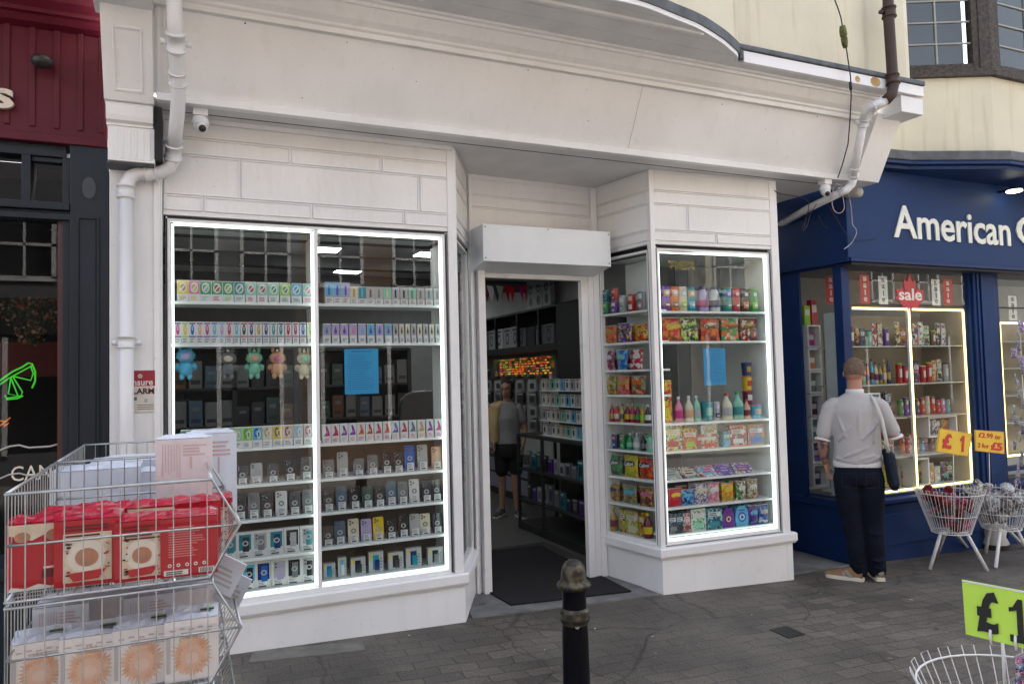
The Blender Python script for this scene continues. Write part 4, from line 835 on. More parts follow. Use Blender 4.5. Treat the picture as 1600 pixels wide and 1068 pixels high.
# ------------------------------------------------------------------ products
W_ = (.62, .64, .66)
def rgb(*a): return tuple(a)
PAL = dict(white=(.66, .67, .68), cream=(.62, .58, .46), black=(.015, .015, .018), dark=(.03, .03, .04), grey=(.18, .19, .20), silver=(.40, .41, .42), green=(.03, .26, .09), mint=(.25, .52, .40), lime=(.28, .50, .05), yellow=(.65, .48, .03), red=(.45, .02, .02), crimson=(.40, .01, .06), pink=(.60, .20, .33), magenta=(.45, .03, .20), purple=(.14, .04, .32), navy=(.012, .025, .12), blue=(.02, .13, .45), sky=(.14, .42, .62), teal=(.02, .22, .26), orange=(.60, .16, .015), brown=(.14, .06, .03), maroon=(.14, .01, .04), lavender=(.42, .36, .58), slate=(.08, .13, .19), dgreen=(.04, .08, .07), peach=(.62, .38, .26), gold=(.42, .28, .08))
for _k, _c in list(PAL.items()): _g = sum(_c)/3; PAL[_k] = tuple(max(.004, .78*(_g+(x-_g)*1.18)) for x in _c)
def fc(n_, r=.4): return flat(PAL[n_], r)
INK = fc('dark')
def text_bars(b, x0, x1, z0, z1, y, n_, mt, rr):
    h = (z1-z0)/(2*n_-1)
    for k in range(n_): b.rect(x0, x0+(x1-x0)*rr.uniform(.6, 1), z0+2*k*h, z0+(2*k+1)*h, y, mt)
def vape_box(w, h, d, c1, c2, style, rr):
    """white carton with a printed emblem over a separate price card"""
    b = MB(); b.box(-w/2, w/2, 0, d, 0, h, fc('white' if style != 2 else 'silver')); y = -.001
    if style == 0: # ring swirl
        b.rect(-w*.47, w*.47, h*.36, h*.97, y, fc(c1)); b.ell(0, h*.66, w*.34, h*.24, y*2, fc('white'), 18, ring=.72); b.ell(w*.03, h*.66, w*.20, h*.15, y*2, fc(c2), 14)
        b.quad([(-w*.30, y*3, h*.52), (-w*.20, y*3, h*.48), (w*.30, y*3, h*.80), (w*.22, y*3, h*.86)], fc('white'))
    elif style == 1: # capsule device
        b.rect(-w*.45, w*.45, h*.30, h*.36, y, fc(c2)); b.ell(0, h*.64, w*.24, h*.24, y, fc(c1), 16); b.rect(-w*.40, w*.40, h*.89, h*.95, y, fc(c2))
        b.ell(0, h*.70, w*.10, h*.10, y*2, fc('white'), 10, ring=.5)
    elif style == 2: # tall device with tint
        b.rect(-w*.44, w*.44, h*.34, h*.96, y, fc(c1)); b.rect(-w*.14, w*.10, h*.40, h*.78, y*2, fc(c2)); b.ell(-w*.02, h*.80, w*.10, h*.07, y*2, fc(c2), 10)
    elif style == 3: # drop
        b.rect(-w*.46, w*.46, h*.40, h*.96, y, fc(c1)); b.ell(0, h*.60, w*.19, h*.13, y*2, fc(c2), 12); b.quad([(-w*.12, y*2, h*.68), (w*.12, y*2, h*.68), (0, y*2, h*.90)], fc(c2))
    elif style == 4: # slanted swoosh
        b.rect(-w*.46, w*.46, h*.34, h*.96, y, fc('white')); b.quad([(-w*.40, y*2, h*.38), (w*.38, y*2, h*.38), (w*.30, y*2, h*.60), (w*.05, y*2, h*.92), (-w*.15, y*2, h*.90), (-w*.02, y*2, h*.58)], fc(c1)); b.ell(w*.05, h*.56, w*.14, h*.09, y*3, fc(c2), 10)
    elif style == 5: # figure loops
        b.rect(-w*.47, w*.47, h*.36, h*.96, y, fc(c2)); b.ell(-w*.08, h*.70, w*.24, h*.22, y*2, fc(c1), 14, ring=.6); b.ell(w*.14, h*.62, w*.20, h*.22, y*3, fc('white'), 14, ring=.6)
    p = MB(); p.box(-w*.46, w*.46, -.010, -.006, .001, h*.30, fc('white')); text_bars(p, -w*.32, w*.30, h*.07, h*.24, -.0105, 3, fc(c2 if style in (0, 4) else 'grey'), rr)
    return [('carton', b), ('price_card', p)]
def phone(w, h, tiltback, c, rr, ring=True, cams='left', card=True, cls='dark'):
    """handset back standing on the shelf in a clear case, magnetic ring emblem and price card"""
    b = MB(); t = .009; k = math.tan(tiltback)
    R = w*.16; o = []
    for cx, cz, a0 in ((w/2-R, R, -90), (w/2-R, h-R, 0), (-w/2+R, h-R, 90), (-w/2+R, R, 180)):
        for q in range(0, 91, 30): a_ = math.radians(a0+q); o.append((cx+R*math.cos(a_), cz+R*math.sin(a_)))
    b.ext([(x, z*k, z) for x, z in o], (0, t, 0), fc(c, .15))
    P = lambda x, z, y=.0012: (x, z*k-y, z)
    sx = -1 if cams == 'left' else 1; q = MB()
    for i, (dx, dz) in enumerate(((.30, .10), (.30, .22), (.06, .16))[:(3 if h > .13 else 2)]):
        cx, cz = sx*w*dx, h*(1-dz); q.add([(cx+w*.10*math.cos(a*math.pi/5), cz*k-.004, cz+w*.10*math.sin(a*math.pi/5)) for a in range(10)], [tuple(range(10))], fc(cls, .1))
        q.add([(cx+w*.05*math.cos(a*math.pi/4), cz*k-.0045, cz+w*.05*math.sin(a*math.pi/4)) for a in range(8)], [tuple(range(8))], fc('silver', .2))
    parts = [('handset', b), ('camera_lenses', q)]
    if ring:
        q = MB(); cz = h*.50; n = 18; o_ = [(w*.25*math.cos(2*math.pi*i/n), cz*k-.002+0, cz+w*.25*math.sin(2*math.pi*i/n)) for i in range(n)]; i_ = [(w*.13*math.cos(2*math.pi*i/n), cz*k-.002, cz+w*.13*math.sin(2*math.pi*i/n)) for i in range(n)]
        q.add(o_+i_, [(i, (i+1) % n, n+(i+1) % n, n+i) for i in range(n)], fc('silver' if c != 'white' and c != 'cream' else 'grey', .3)); parts.append(('ring_emblem', q))
    if card:
        q = MB(); q.box(-w*.32, w*.34, -.012, -.008, h*.02, h*.34, fc('white')); text_bars(q, -w*.26, w*.26, h*.16, h*.30, -.0125, 3, fc('grey'), rr)
        lab = MB(); lab.rect(-w*.20, w*.22, h*.05, h*.11, -.0126, INK); q.add(lab.v, lab.f, INK)
        parts.append(('price_card', q))
    return parts
def phone_box(w, h, d, c1, c2, rr, ring=True):
    b = MB(); b.box(-w/2, w/2, 0, d, 0, h, fc('white')); y = -.001
    b.rect(-w*.34, w*.42, h*.30, h*.90, y, fc(c1, .2)); b.rect(-w*.10, w*.30, h*.22, h*.80, y*2, fc(c2, .2)); b.ell(w*.06, h*.56, w*.20, w*.20, y*3, fc('silver'), 16, ring=.55)
    b.ell(-w*.20, h*.82, w*.07, w*.07, y*3, fc('dark'), 8); b.ell(-w*.20, h*.70, w*.07, w*.07, y*3, fc('dark'), 8)
    p = MB(); p.box(-w*.40, w*.30, -.008, -.004, h*.02, h*.24, fc('white')); text_bars(p, -w*.32, w*.2, h*.13, h*.21, -.0085, 2, fc('grey'), rr); p.rect(-w*.30, w*.2, h*.04, h*.10, -.0085, INK)
    return [('carton', b), ('price_card', p)]
def gear_box(w, h, d, c1, c2, rr):
    b = MB(); b.box(-w/2, w/2, 0, d, 0, h, fc('silver')); y = -.001
    b.rect(-w*.22, w*.18, h*.14, h*.84, y, fc(c1, .2)); b.rect(-w*.10, w*.24, h*.10, h*.62, y*2, fc(c2, .2)); b.rect(-w*.45, -w*.30, h*.70, h*.92, y, fc('yellow')); text_bars(b, w*.27, w*.44, h*.2, h*.7, y, 4, fc('grey'), rr)
    return [('carton', b)]
def can(r, h, cols, rr, lid='silver', word=None, bands=True):
    b = MB(); b.lathe([(r*.92, 0), (r, h*.02), (r, h*.94), (r*.93, h*.97)], fc(cols[0], .25), 20); b.lathe([(r*.97, h*.97), (r*.97, h)], fc(lid, .3), 20)
    a0, a1 = -2.5, -.64; n = 8
    def patch(z0, z1, mt, k0=0, k1=1, o=1.012):
        vs = []; 
        for i in range(n+1): a = a0+(a1-a0)*(k0+(k1-k0)*i/n); vs += [(r*o*math.cos(a), r*o*math.sin(a), z0), (r*o*math.cos(a), r*o*math.sin(a), z1)]
        b.add(vs, [(2*i, 2*i+2, 2*i+3, 2*i+1) for i in range(n)], mt, True)
    if bands:
        patch(h*.60, h*.86, fc(cols[1]), .1, .9); patch(h*.14, h*.40, fc(cols[2]), .15, .85); patch(h*.66, h*.80, fc('white'), .3, .7, 1.02); patch(h*.22, h*.30, fc('white'), .35, .75, 1.02)
    out = [('tube', b)]
    return out
def bottle(r, h, liquid, cap, lab, rr, neck=.32, yc=0):
    b = MB(); b.lathe([(r*.9, 0), (r, h*.03), (r, h*.52), (r*.92, h*.60), (r*neck*1.2, h*.80), (r*neck, h*.84), (r*neck, h*.90)], fc(liquid, .12), 16)
    c = MB(); c.lathe([(r*neck*1.25, h*.90), (r*neck*1.25, h*.985), (r*neck, h)], fc(cap, .3), 12)
    l_ = MB(); l_.lathe([(r*1.015, h*.18), (r*1.02, h*.19), (r*1.02, h*.45), (r*1.015, h*.46)], fc(lab, .4), 16)
    return [('bottle_body', b), ('cap', c), ('label_band', l_)]
def bag(w, h, d, cols, rr, word=None, wcol='yellow', scale=28, fan=0, name='bag_body', top='silver'):
    """pillow bag: crimped top and bottom, bulging middle; fan > 0 widens the top (standing pouch)"""
    b = MB(); nx, nz = 8, 10; mt = blotch([PAL[c] for c in cols], scale)
    def sh(i, j, s):
        u, v = i/nx*2-1, j/nz; bul = (max(0, 1-abs(u)**2.6))*(max(0, math.sin(math.pi*min(max(v, .0), 1))))**.55
        wr = .0035*math.sin(u*9+j*1.7+rr.k)*math.sin(v*11+rr.k*2)
        ww = w*(1-.07*math.sin(math.pi*v)*abs(u))*(1+fan*(v-.5))
        return (u*ww/2, s*(d/2*bul+wr*bul), v*h)
    rr.k = rr.uniform(0, 6)
    for s in (-1, 1):
        vs = [sh(i, j, s) for j in range(nz+1) for i in range(nx+1)]; fs = []
        for j in range(nz):
            for i in range(nx):
                q = (j*(nx+1)+i, j*(nx+1)+i+1, (j+1)*(nx+1)+i+1, (j+1)*(nx+1)+i); fs.append(q if s < 0 else q[::-1])
        b.add(vs, fs, mt, True)
    b.box(-w/2*(1+fan/2), w/2*(1+fan/2), -.002, .002, h, h+.008, fc(top))
    p = MB(); yb = -d/2-.001; z0, z1 = h*.50, h*.80
    n = 16; vs = [(w*.36*math.cos(2*math.pi*k/n)*1.0, yb*(.93-.22*abs(math.cos(2*math.pi*k/n))), (z0+z1)/2+(z1-z0)/2*math.sin(2*math.pi*k/n)) for k in range(n)]+[(0, yb*1.03, (z0+z1)/2)]
    p.add(vs, [(k, (k+1) % n, n) for k in range(n)], fc(wcol), True)
    return [(name, b), ('brand_patch', p)]
def cup(r0, r1, h, c, lidc, rr, c2='white'):
    b = MB(); b.lathe([(r0, 0), (r1, h*.95)], fc(c, .3), 18); l_ = MB(); l_.lathe([(r1*1.06, h*.95), (r1*1.06, h), (r1*.9, h+.004)], fc(lidc, .3), 18)
    p = MB(); n = 6; vs = []
    for i in range(n+1):
        a = -2.2+1.3*i/n; vs += [((r0*1.03+(r1-r0)*.30)*math.cos(a), (r0*1.03+(r1-r0)*.30)*math.sin(a), h*.30), ((r0*1.03+(r1-r0)*.72)*math.cos(a), (r0*1.03+(r1-r0)*.72)*math.sin(a), h*.72)]
    p.add(vs, [(2*i, 2*i+2, 2*i+3, 2*i+1) for i in range(n)], fc(c2), True)
    return [('cup_body', b), ('lid', l_), ('print_patch', p)]
def pack(w, h, d, cols, rr, scale=40, lean=0, frame=None, word=None):
    """printed carton or stack front with blotchy artwork and a title bar"""
    b = MB(); b.box(-w/2, w/2, 0, d, 0, h, blotch([PAL[c] for c in cols], scale)); 
    if frame:
        for a in ((-w/2, w/2, h*.94, h), (-w/2, w/2, 0, h*.06), (-w/2, -w*.46, h*.06, h*.94), (w*.46, w/2, h*.06, h*.94)): b.rect(*a, -.001, fc(frame))
    p = MB(); p.rect(-w*.38, w*.38, h*.60, h*.80, -.0015, fc('white')); text_bars(p, -w*.32, w*.30, h*.64, h*.76, -.0022, 2, fc(cols[0]), rr); b.rect(-w*.30, w*.30, h*.14, h*.36, -.001, fc(cols[-1]))
    return [('carton', b), ('title_panel', p)]
def tub(w, h, d, c, c2, rr):
    b = MB(); prof = [(0, 0), (.42, 0), (.5, .35), (.44, .70), (.36, .88), (.22, 1.0)]; pts = [(x*w, z*h) for x, z in prof[1:]]+[(-x*w, z*h) for x, z in prof[:0:-1]]
    b.ext([(x, 0, z) for x, z in pts], (0, d, 0), fc(c, .3)); p = MB(); p.ell(0, h*.45, w*.30, h*.26, -.001, fc(c2), 16); p.ell(0, h*.45, w*.20, h*.15, -.002, fc('white'), 14, ring=.6); p.rect(-w*.22, w*.22, h*.76, h*.84, -.001, fc(c2))
    return [('tub_body', b), ('print_patch', p)]
class RR(random.Random): k = 0
A0, B0 = (-.08, 5.06), (1.74, 5.06)
A1, B1 = (3.57, 5.045), (4.72, 4.98)
A2, B2 = (3.418, 5.62), (3.535, 5.07)
def place(parts, loc, rz, label, cat, name, group):
    """main mesh is the thing; the others are its parts"""
    if len(parts) == 1:
        o = parts[0][1].build(name, None, loc, rz); return tag(o, label, cat, group)
    T = thing(name, label, cat, loc, rz, group)
    for nm, mb in parts: mb.build(nm, T, (0, 0, 0))
    return T
def row(phrase, A, B, z, back, items, cat, name, group, rz=None, seed=1, words=None, behind=0):
    sx = {A0: 1.12, A1: 1.2, A2: 1.12}.get(A, 1) if name != 'vape_box' else 1
    """items: (photo column of the middle, maker(rr) -> parts, description[, cat, name])"""
    e = Vector((B[0]-A[0], B[1]-A[1], 0)).normalized(); nr = Vector((-e.y, e.x, 0)); ang = math.atan2(e.y, e.x)
    rr = RR(seed)
    if behind:
        for i in range(len(items)-1):
            it = items[i+1 if i % 2 else i]; px = (items[i][0]+items[i+1][0])/2; o_ = back+behind
            p = line_at((A[0]+nr.x*o_, A[1]+nr.y*o_), (B[0]+nr.x*o_, B[1]+nr.y*o_), z, px)
            place(it[1](rr), (p.x, p.y, z+.0005), ang, '%s, second row behind %s and %s, %s' % (it[2], ORD[i], ORD[i+1], phrase), it[3] if len(it) > 3 else cat, it[4] if len(it) > 4 else name, group)
    for i, it in enumerate(items):
        p = line_at((A[0]+nr.x*back, A[1]+nr.y*back), (B[0]+nr.x*back, B[1]+nr.y*back), z, it[0])
        prt = it[1](rr)
        for _n, mb in prt: mb.v = [(x*sx, y*(1+(sx-1)*.5), z_) for x, y, z_ in mb.v]
        T = place(prt, (p.x, p.y, z+.0005), ang+rr.uniform(-.05, .05), '%s, %s on %s' % (it[2], ORD[i], phrase), it[3] if len(it) > 3 else cat, it[4] if len(it) > 4 else name, group)
        if words and i in words:
            s_, c_, W_2, H_2, zz, yy, tl = words[i]; lettering('lettering', s_, W_2, H_2, fc(c_), T, Vector((0, yy, zz)), bold=.03, ext=.0006, tilt=tl)
def span(x0, x1, n): return [x0+(x1-x0)*(i+.5)/n for i in range(n)]
# --- big window
vb = lambda w, h, c1, c2, st: (lambda rr: vape_box(w, h, .05, c1, c2, st, rr))
cols = [('yellow', 'gold'), ('pink', 'yellow'), ('green', 'mint'), ('green', 'crimson'), ('green', 'lime'), ('teal', 'green'), ('mint', 'crimson'), ('mint', 'crimson'), ('mint', 'green'), ('lime', 'green'), ('sky', 'teal'), ('mint', 'pink')]
row('top left-pane shelf', A0, B0, 2.14, .02, [(px, vb(.068, .135, a, c, 0), '%s and white vape carton' % a) for px, (a, c) in zip(span(277, 490, 12), cols)], 'vape box', 'vape_box', 'tall vape cartons on the top shelves of the big window')
cols = [('magenta', 'purple'), ('yellow', 'lime'), ('blue', 'navy'), ('peach', 'purple'), ('magenta', 'purple'), ('sky', 'blue'), ('lavender', 'sky'), ('crimson', 'magenta'), ('sky', 'teal'), ('black', 'crimson'), ('navy', 'magenta'), ('gold', 'grey'), ('navy', 'purple'), ('teal', 'green'), ('teal', 'navy'), ('crimson', 'magenta'), ('magenta', 'crimson'), ('blue', 'navy'), ('lime', 'yellow')]
row('second left-pane shelf', A0, B0, 1.87, .02, [(px, vb(.043, .142, a, c, 1), '%s capsule vape box' % a) for px, (a, c) in zip(span(272, 491, 19), cols)], 'vape box', 'vape_box', 'capsule vape boxes on the second left shelf')
cols = [('sky', 'blue'), ('sky', 'purple'), ('lavender', 'blue'), ('cream', 'gold'), ('teal', 'sky'), ('silver', 'brown'), ('silver', 'grey'), ('mint', 'cream'), ('silver', 'navy'), ('silver', 'black'), ('mint', 'grey'), ('silver', 'grey'), ('silver', 'teal'), ('silver', 'grey')]
row('top right-pane shelf', A0, B0, 2.14, .02, [(px, vb(.058, .150 if i < 3 else .125, a, c, 2), '%s clear-fronted vape box' % a) for i, (px, (a, c)) in enumerate(zip(span(508, 690, 14), cols))], 'vape box', 'vape_box', 'tall vape cartons on the top shelves of the big window')
cols = [('lavender', 'teal'), ('lavender', 'purple'), ('lavender', 'purple'), ('lavender', 'pink'), ('lavender', 'sky'), ('sky', 'purple'), ('lavender', 'blue'), ('sky', 'magenta')]+[('silver', 'black')]+[('cream', 'black')]*2+[('silver', 'black'), ('cream', 'black'), ('silver', 'black'), ('cream', 'black'), ('silver', 'black')]
pxs = span(504, 614, 8)+span(614, 689, 8)
row('second right-pane shelf', A0, B0, 1.87, .02, [(px, vb(.050 if i < 8 else .034, .135, a, c, 3), '%s and %s vape box' % (a, c)) for i, (px, (a, c)) in enumerate(zip(pxs, cols))], 'vape box', 'vape_box', 'drop-printed vape boxes on the second right shelf')
cols = [('purple', 'green'), ('navy', 'mint'), ('sky', 'lime'), ('navy', 'cream'), ('navy', 'sky'), ('yellow', 'mint'), ('teal', 'lime'), ('navy', 'sky'), ('gold', 'cream'), ('navy', 'yellow'), ('navy', 'peach'), ('sky', 'silver'), ('crimson', 'silver')]
row('middle left-pane shelf', A0, B0, 1.195, .02, [(px, vb(.062, .135, a, c, 5), '%s and %s looped vape box' % (a, c)) for px, (a, c) in zip(span(283, 490, 13), cols)], 'vape box', 'vape_box', 'loop-printed vape boxes on the middle left shelf')
cols = ['magenta', 'crimson', 'purple', 'purple', 'orange', 'crimson', 'crimson', 'orange', 'blue', 'crimson', 'teal', 'gold', 'purple', 'magenta']
row('middle right-pane shelf', A0, B0, 1.195, .02, [(px, vb(.056, .125, a, ['pink', 'magenta', 'peach'][i % 3], 4), '%s swoosh vape box' % a) for i, (px, a) in enumerate(zip(span(504, 692, 14), cols))], 'vape box', 'vape_box', 'swoosh-printed vape boxes on the middle right shelf')
def ph(h, c, **k): return lambda rr: phone(.066, h, .10, c, rr, **k)
GP = 'used phones displayed in the big window'
row('upper phone shelf, left pane', A0, B0, .96, .05, [(px, ph(h, c), d) for px, h, c, d in [(352, .12, 'grey', 'grey phone'), (379, .12, 'dark', 'dark phone'), (401, .13, 'silver', 'pale silver phone'), (427, .12, 'dark', 'short dark phone'), (454, .14, 'black', 'tall black phone'), (479, .15, 'dark', 'tall dark phone')]], 'phone', 'phone', GP)
row('lower phone shelf, left pane', A0, B0, .735, .05, [(px, ph(h, c), d) for px, h, c, d in [(353, .15, 'dark', 'dark phone'), (376, .15, 'black', 'black phone'), (397, .165, 'grey', 'grey phone in clear case'), (418, .15, 'black', 'black phone'), (440, .16, 'white', 'white phone'), (461, .15, 'dark', 'dark phone'), (482, .155, 'grey', 'dark grey phone')]], 'phone', 'phone', GP)
row('upper phone shelf, right pane', A0, B0, .96, .05, [(px, ph(h, c), d) for px, h, c, d in [(514, .12, 'grey', 'clear-cased phone'), (536, .165, 'silver', 'tall silver phone'), (561, .115, 'grey', 'short grey phone'), (583, .13, 'grey', 'dull grey phone'), (605, .145, 'dark', 'dark phone'), (623, .14, 'black', 'black phone'), (641, .18, 'blue', 'tall blue phone'), (661, .18, 'silver', 'pale silver phone'), (683, .16, 'peach', 'peach phone')]], 'phone', 'phone', GP)
row('middle phone shelf, right pane', A0, B0, .735, .05, [(px, ph(h, c), d) for px, h, c, d in [(514, .145, 'black', 'black phone'), (534, .16, 'slate', 'dusky blue phone'), (555, .15, 'black', 'black phone'), (575, .145, 'dgreen', 'dark green phone'), (594, .14, 'black', 'dark phone'), (612, .165, 'slate', 'petrol blue phone'), (630, .155, 'grey', 'slate grey phone'), (648, .165, 'white', 'white phone'), (667, .14, 'dark', 'dark grey phone'), (683, .15, 'black', 'black phone')]], 'phone', 'phone', GP)
row('lowest phone shelf, right pane', A0, B0, .505, .05, [(px, ph(h, c), d) for px, h, c, d in [(513, .13, 'black', 'small black phone'), (532, .155, 'slate', 'grey-green phone'), (553, .16, 'cream', 'cream phone'), (573, .15, 'lavender', 'lavender phone'), (592, .155, 'yellow', 'bright yellow phone'), (612, .13, 'black', 'black phone'), (631, .155, 'black', 'taller black phone'), (649, .15, 'silver', 'silver phone'), (665, .145, 'cream', 'pale cream phone'), (684, .14, 'dark', 'dark phone')]], 'phone', 'phone', GP)
row('upper boxed-phone shelf, left pane', A0, B0, .490, .04, [(px, (lambda rr, a=a, c=c: phone_box(.088, .165, .03, a, c, rr)), '%s and %s boxed phone' % (a, c)) for px, a, c in [(358, 'grey', 'teal'), (382, 'teal', 'dark'), (406, 'silver', 'grey'), (431, 'teal', 'navy'), (456, 'black', 'silver'), (481, 'silver', 'teal')]], 'boxed phone', 'boxed_phone', 'boxed phones low in the left pane')
row('window floor, left pane', A0, B0, .285, .04, [(px, (lambda rr, a=a, c=c: phone_box(.086, .175, .03, a, c, rr)), '%s and %s boxed phone' % (a, c)) for px, a, c in [(388, 'sky', 'black'), (411, 'navy', 'blue'), (436, 'silver', 'lavender'), (459, 'black', 'grey'), (482, 'silver', 'black')]], 'boxed phone', 'boxed_phone', 'boxed phones low in the left pane')
row('window floor, right pane', A0, B0, .285, .05, [(px, (lambda rr, a=a, c=c, h=h: gear_box(w_, h, .04, a, c, rr)) if False else (lambda rr, a=a, c=c, h=h, w_=w_: gear_box(w_, h, .04, a, c, rr)), '%s and %s accessory box' % (a, c)) for px, a, c, h, w_ in [(515, 'blue', 'teal', .10, .07), (535, 'sky', 'white', .13, .05), (560, 'black', 'dark', .115, .09), (588, 'teal', 'navy', .14, .09), (619, 'black', 'dark', .12, .095), (647, 'navy', 'teal', .135, .10), (681, 'black', 'grey', .12, .10)]], 'accessory box', 'accessory_box', 'accessory boxes on the window floor')
# hanging plush key charms: plain soft bears
def plush(px, py, c1, c2, label, s=1.0):
    p = line_at((-.08, 5.16), (.85, 5.16), 1.86, px); zc = onY(px, py, 5.16).z
    s *= 1.2
    T = thing('plush_charm', label, 'plush charm', (p.x, p.y, zc), 0, 'plush charms hanging on strings in the left pane')
    rr = random.Random(px)
    def fur(b, c, r, sz, mt):
        b.sphere(c, r, mt, 14, 9, sz)
        for _ in range(150):
            a = rr.uniform(0, 6.28); t = math.acos(rr.uniform(-1, 1)); n = Vector((math.sin(t)*math.cos(a), math.sin(t)*math.sin(a), math.cos(t))); q = Vector((n.x*sz[0], n.y*sz[1], n.z*sz[2]))*r+Vector(c)
            s_ = n.orthogonal().normalized()*.0025; b.add([q-s_, q+s_, q+n*.008+Vector((0, 0, -.004))], [(0, 1, 2)], mt)
    m1, m2 = fc(c1, .95), fc(c2, .95); b = MB(); fur(b, (0, 0, -.01*s), .034*s, (.95, .8, 1.1), m1); b.build('body', T, (0, 0, 0))
    b = MB(); fur(b, (0, -.004, .052*s), .038*s, (1.1, .9, .9), m1); h_ = b.build('head', T, (0, 0, 0))
    for k in (-1, 1):
        b = MB(); b.sphere((k*.023*s, 0, .096*s), .012*s, m1, 10, 8, (.85, .6, 1.7)); b.build('ear', T, (0, 0, 0))
        b = MB(); fur(b, (k*.036*s, -.004, .0), .012*s, (1.1, .9, 1.3), m1); b.build('arm', T, (0, 0, 0))
        b = MB(); b.sphere((k*.017*s, -.004, -.05*s), .014*s, m1, 10, 8, (.9, 1.1, 1.2)); b.build('foot', T, (0, 0, 0))
    b = MB(); b.sphere((0, -.030*s, .048*s), .020*s, m2, 14, 8, (1.2, .5, .9)); b.build('muzzle', T, (0, 0, 0))
    b = MB(); b.tube([(0, 0, .09*s), (0, 0, 1.842-zc)], .0018, WIREW, 5); b.box(-.008, .008, -.004, .004, 1.842-zc-.035, 1.842-zc-.006, WHITEP); b.build('string', T, (0, 0, 0))
plush(290, 572, 'sky', 'lavender', 'blue plush charm, leftmost hanging in the left pane', 1.1); plush(356, 574, 'grey', 'cream', 'grey plush charm hanging second in the left pane'); plush(397, 573, 'mint', 'peach', 'mint green plush charm hanging in the left pane'); plush(433, 573, 'peach', 'pink', 'peach pink plush charm hanging in the left pane'); plush(475, 574, 'cream', 'mint', 'cream plush charm hanging beside the window mullion')
# --- right bay, front
def cn(c, lid='gold', r=.037, h=.21): return lambda rr: can(r, h, c, rr, lid)
row('right bay top shelf', A1, B1, 2.125, .07, [(1040, cn(('purple', 'gold', 'maroon'), 'purple'), 'purple crisp tube'), (1053, cn(('orange', 'peach', 'brown'), 'orange'), 'orange crisp tube'), (1066, cn(('cream', 'silver', 'lime'), 'cream'), 'cream crisp tube'), (1079, cn(('teal', 'gold', 'sky'), 'blue'), 'teal crisp tube'),
  (1099, lambda rr: bottle(.040, .215, 'lavender', 'navy', 'magenta', rr, .6), 'white bottle with pink print', 'bottle', 'bottle'), (1117, lambda rr: bottle(.040, .215, 'white', 'navy', 'navy', rr, .6), 'white bottle with blue print', 'bottle', 'bottle'),
  (1136, cn(('teal', 'blue', 'green'), 'gold'), 'blue-green crisp tube'), (1149, cn(('crimson', 'red', 'crimson'), 'gold'), 'red crisp tube'), (1163, cn(('black', 'dark', 'orange'), 'gold'), 'black crisp tube'), (1177, cn(('green', 'green', 'lime'), 'gold'), 'green crisp tube')], 'crisp tube', 'crisp_tube', 'tubes and bottles on the right bay top shelf', words={4: ('YaZoo', 'navy', .12, .030, .085, -.048, 1.45), 5: ('YaZoo', 'navy', .12, .030, .085, -.048, 1.45)}, behind=.075)
def bg_(w, h, cols, wc='yellow', sc=26, fan=0, d=.05, top='silver'): return lambda rr: bag(w, h, d, cols, rr, None, wc, sc, fan, 'bag_body', top)
row('right bay second shelf', A1, B1, 1.87, .08, [(1050, bg_(.155, .20, ('red', 'orange', 'brown'), 'gold'), 'red-orange snack bag'), (1078, bg_(.15, .20, ('brown', 'lime', 'cream', 'dark'), 'lime'), 'brown and lime snack bag'), (1110, bg_(.16, .20, ('orange', 'red', 'brown'), 'cream'), 'bright orange snack bag'), (1141, bg_(.155, .20, ('green', 'orange', 'cream'), 'orange'), 'green and orange snack bag'), (1170, bg_(.145, .20, ('brown', 'red', 'cream', 'dark'), 'gold'), 'dark brown snack bag')], 'snack bag', 'snack_bag', 'snack bags in the right bay window', words={0: ('Cheetos', 'yellow', .14, .045, .128, -.034, .15), 1: ('Cheetos', 'dark', .13, .040, .128, -.034, .15), 2: ('Cheetos', 'brown', .14, .045, .128, -.034, .15), 3: ('Cheetos', 'brown', .135, .042, .128, -.034, .15), 4: ('Cheetos', 'brown', .13, .042, .125, -.034, .15)}, behind=.075)
def bt(r, h, a, c, l): return lambda rr: bottle(r, h, a, c, l, rr)
def cp(r0, r1, h, a, c, e='white'): return lambda rr: cup(r0, r1, h, a, c, rr, e)
row('right bay middle shelf', A1, B1, 1.19, .09, [(1044, lambda rr: [('stack', pack(.075, .36, .07, ('orange', 'gold', 'red', 'dark', 'yellow'), rr, 22)[0][1])], 'tall stack of orange snack packs', 'snack packs', 'snack_stack'), (1061, bt(.030, .215, 'pink', 'white', 'magenta'), 'pink bottle', 'bottle', 'bottle'), (1077, bt(.034, .22, 'cream', 'white', 'peach'), 'cream bottle', 'bottle', 'bottle'), (1089, bt(.030, .22, 'mint', 'white', 'silver'), 'pale green bottle', 'bottle', 'bottle'), (1105, cp(.040, .046, .16, 'teal', 'teal', 'mint'), 'teal cup', 'cup', 'cup'), (1119, cn(('silver', 'lavender', 'navy'), 'white', .030, .16), 'silver drink can', 'can', 'drink_can'), (1136, bt(.042, .23, 'cream', 'red', 'silver'), 'pale novelty bottle with red cap', 'bottle', 'bottle'), (1153, bt(.044, .24, 'mint', 'green', 'teal'), 'mint bottle with green cap', 'bottle', 'bottle'), (1167, bt(.030, .17, 'peach', 'crimson', 'maroon'), 'peach bottle with dark red label', 'bottle', 'bottle'), (1181, cp(.040, .046, .12, 'sky', 'pink', 'cream'), 'blue cup with pink lid', 'cup', 'cup')], 'bottle', 'bottle', 'drinks on the right bay middle shelf')
pz = line_at((A1[0], A1[1]+.15), (B1[0], B1[1]+.15), 1.31, 1178)
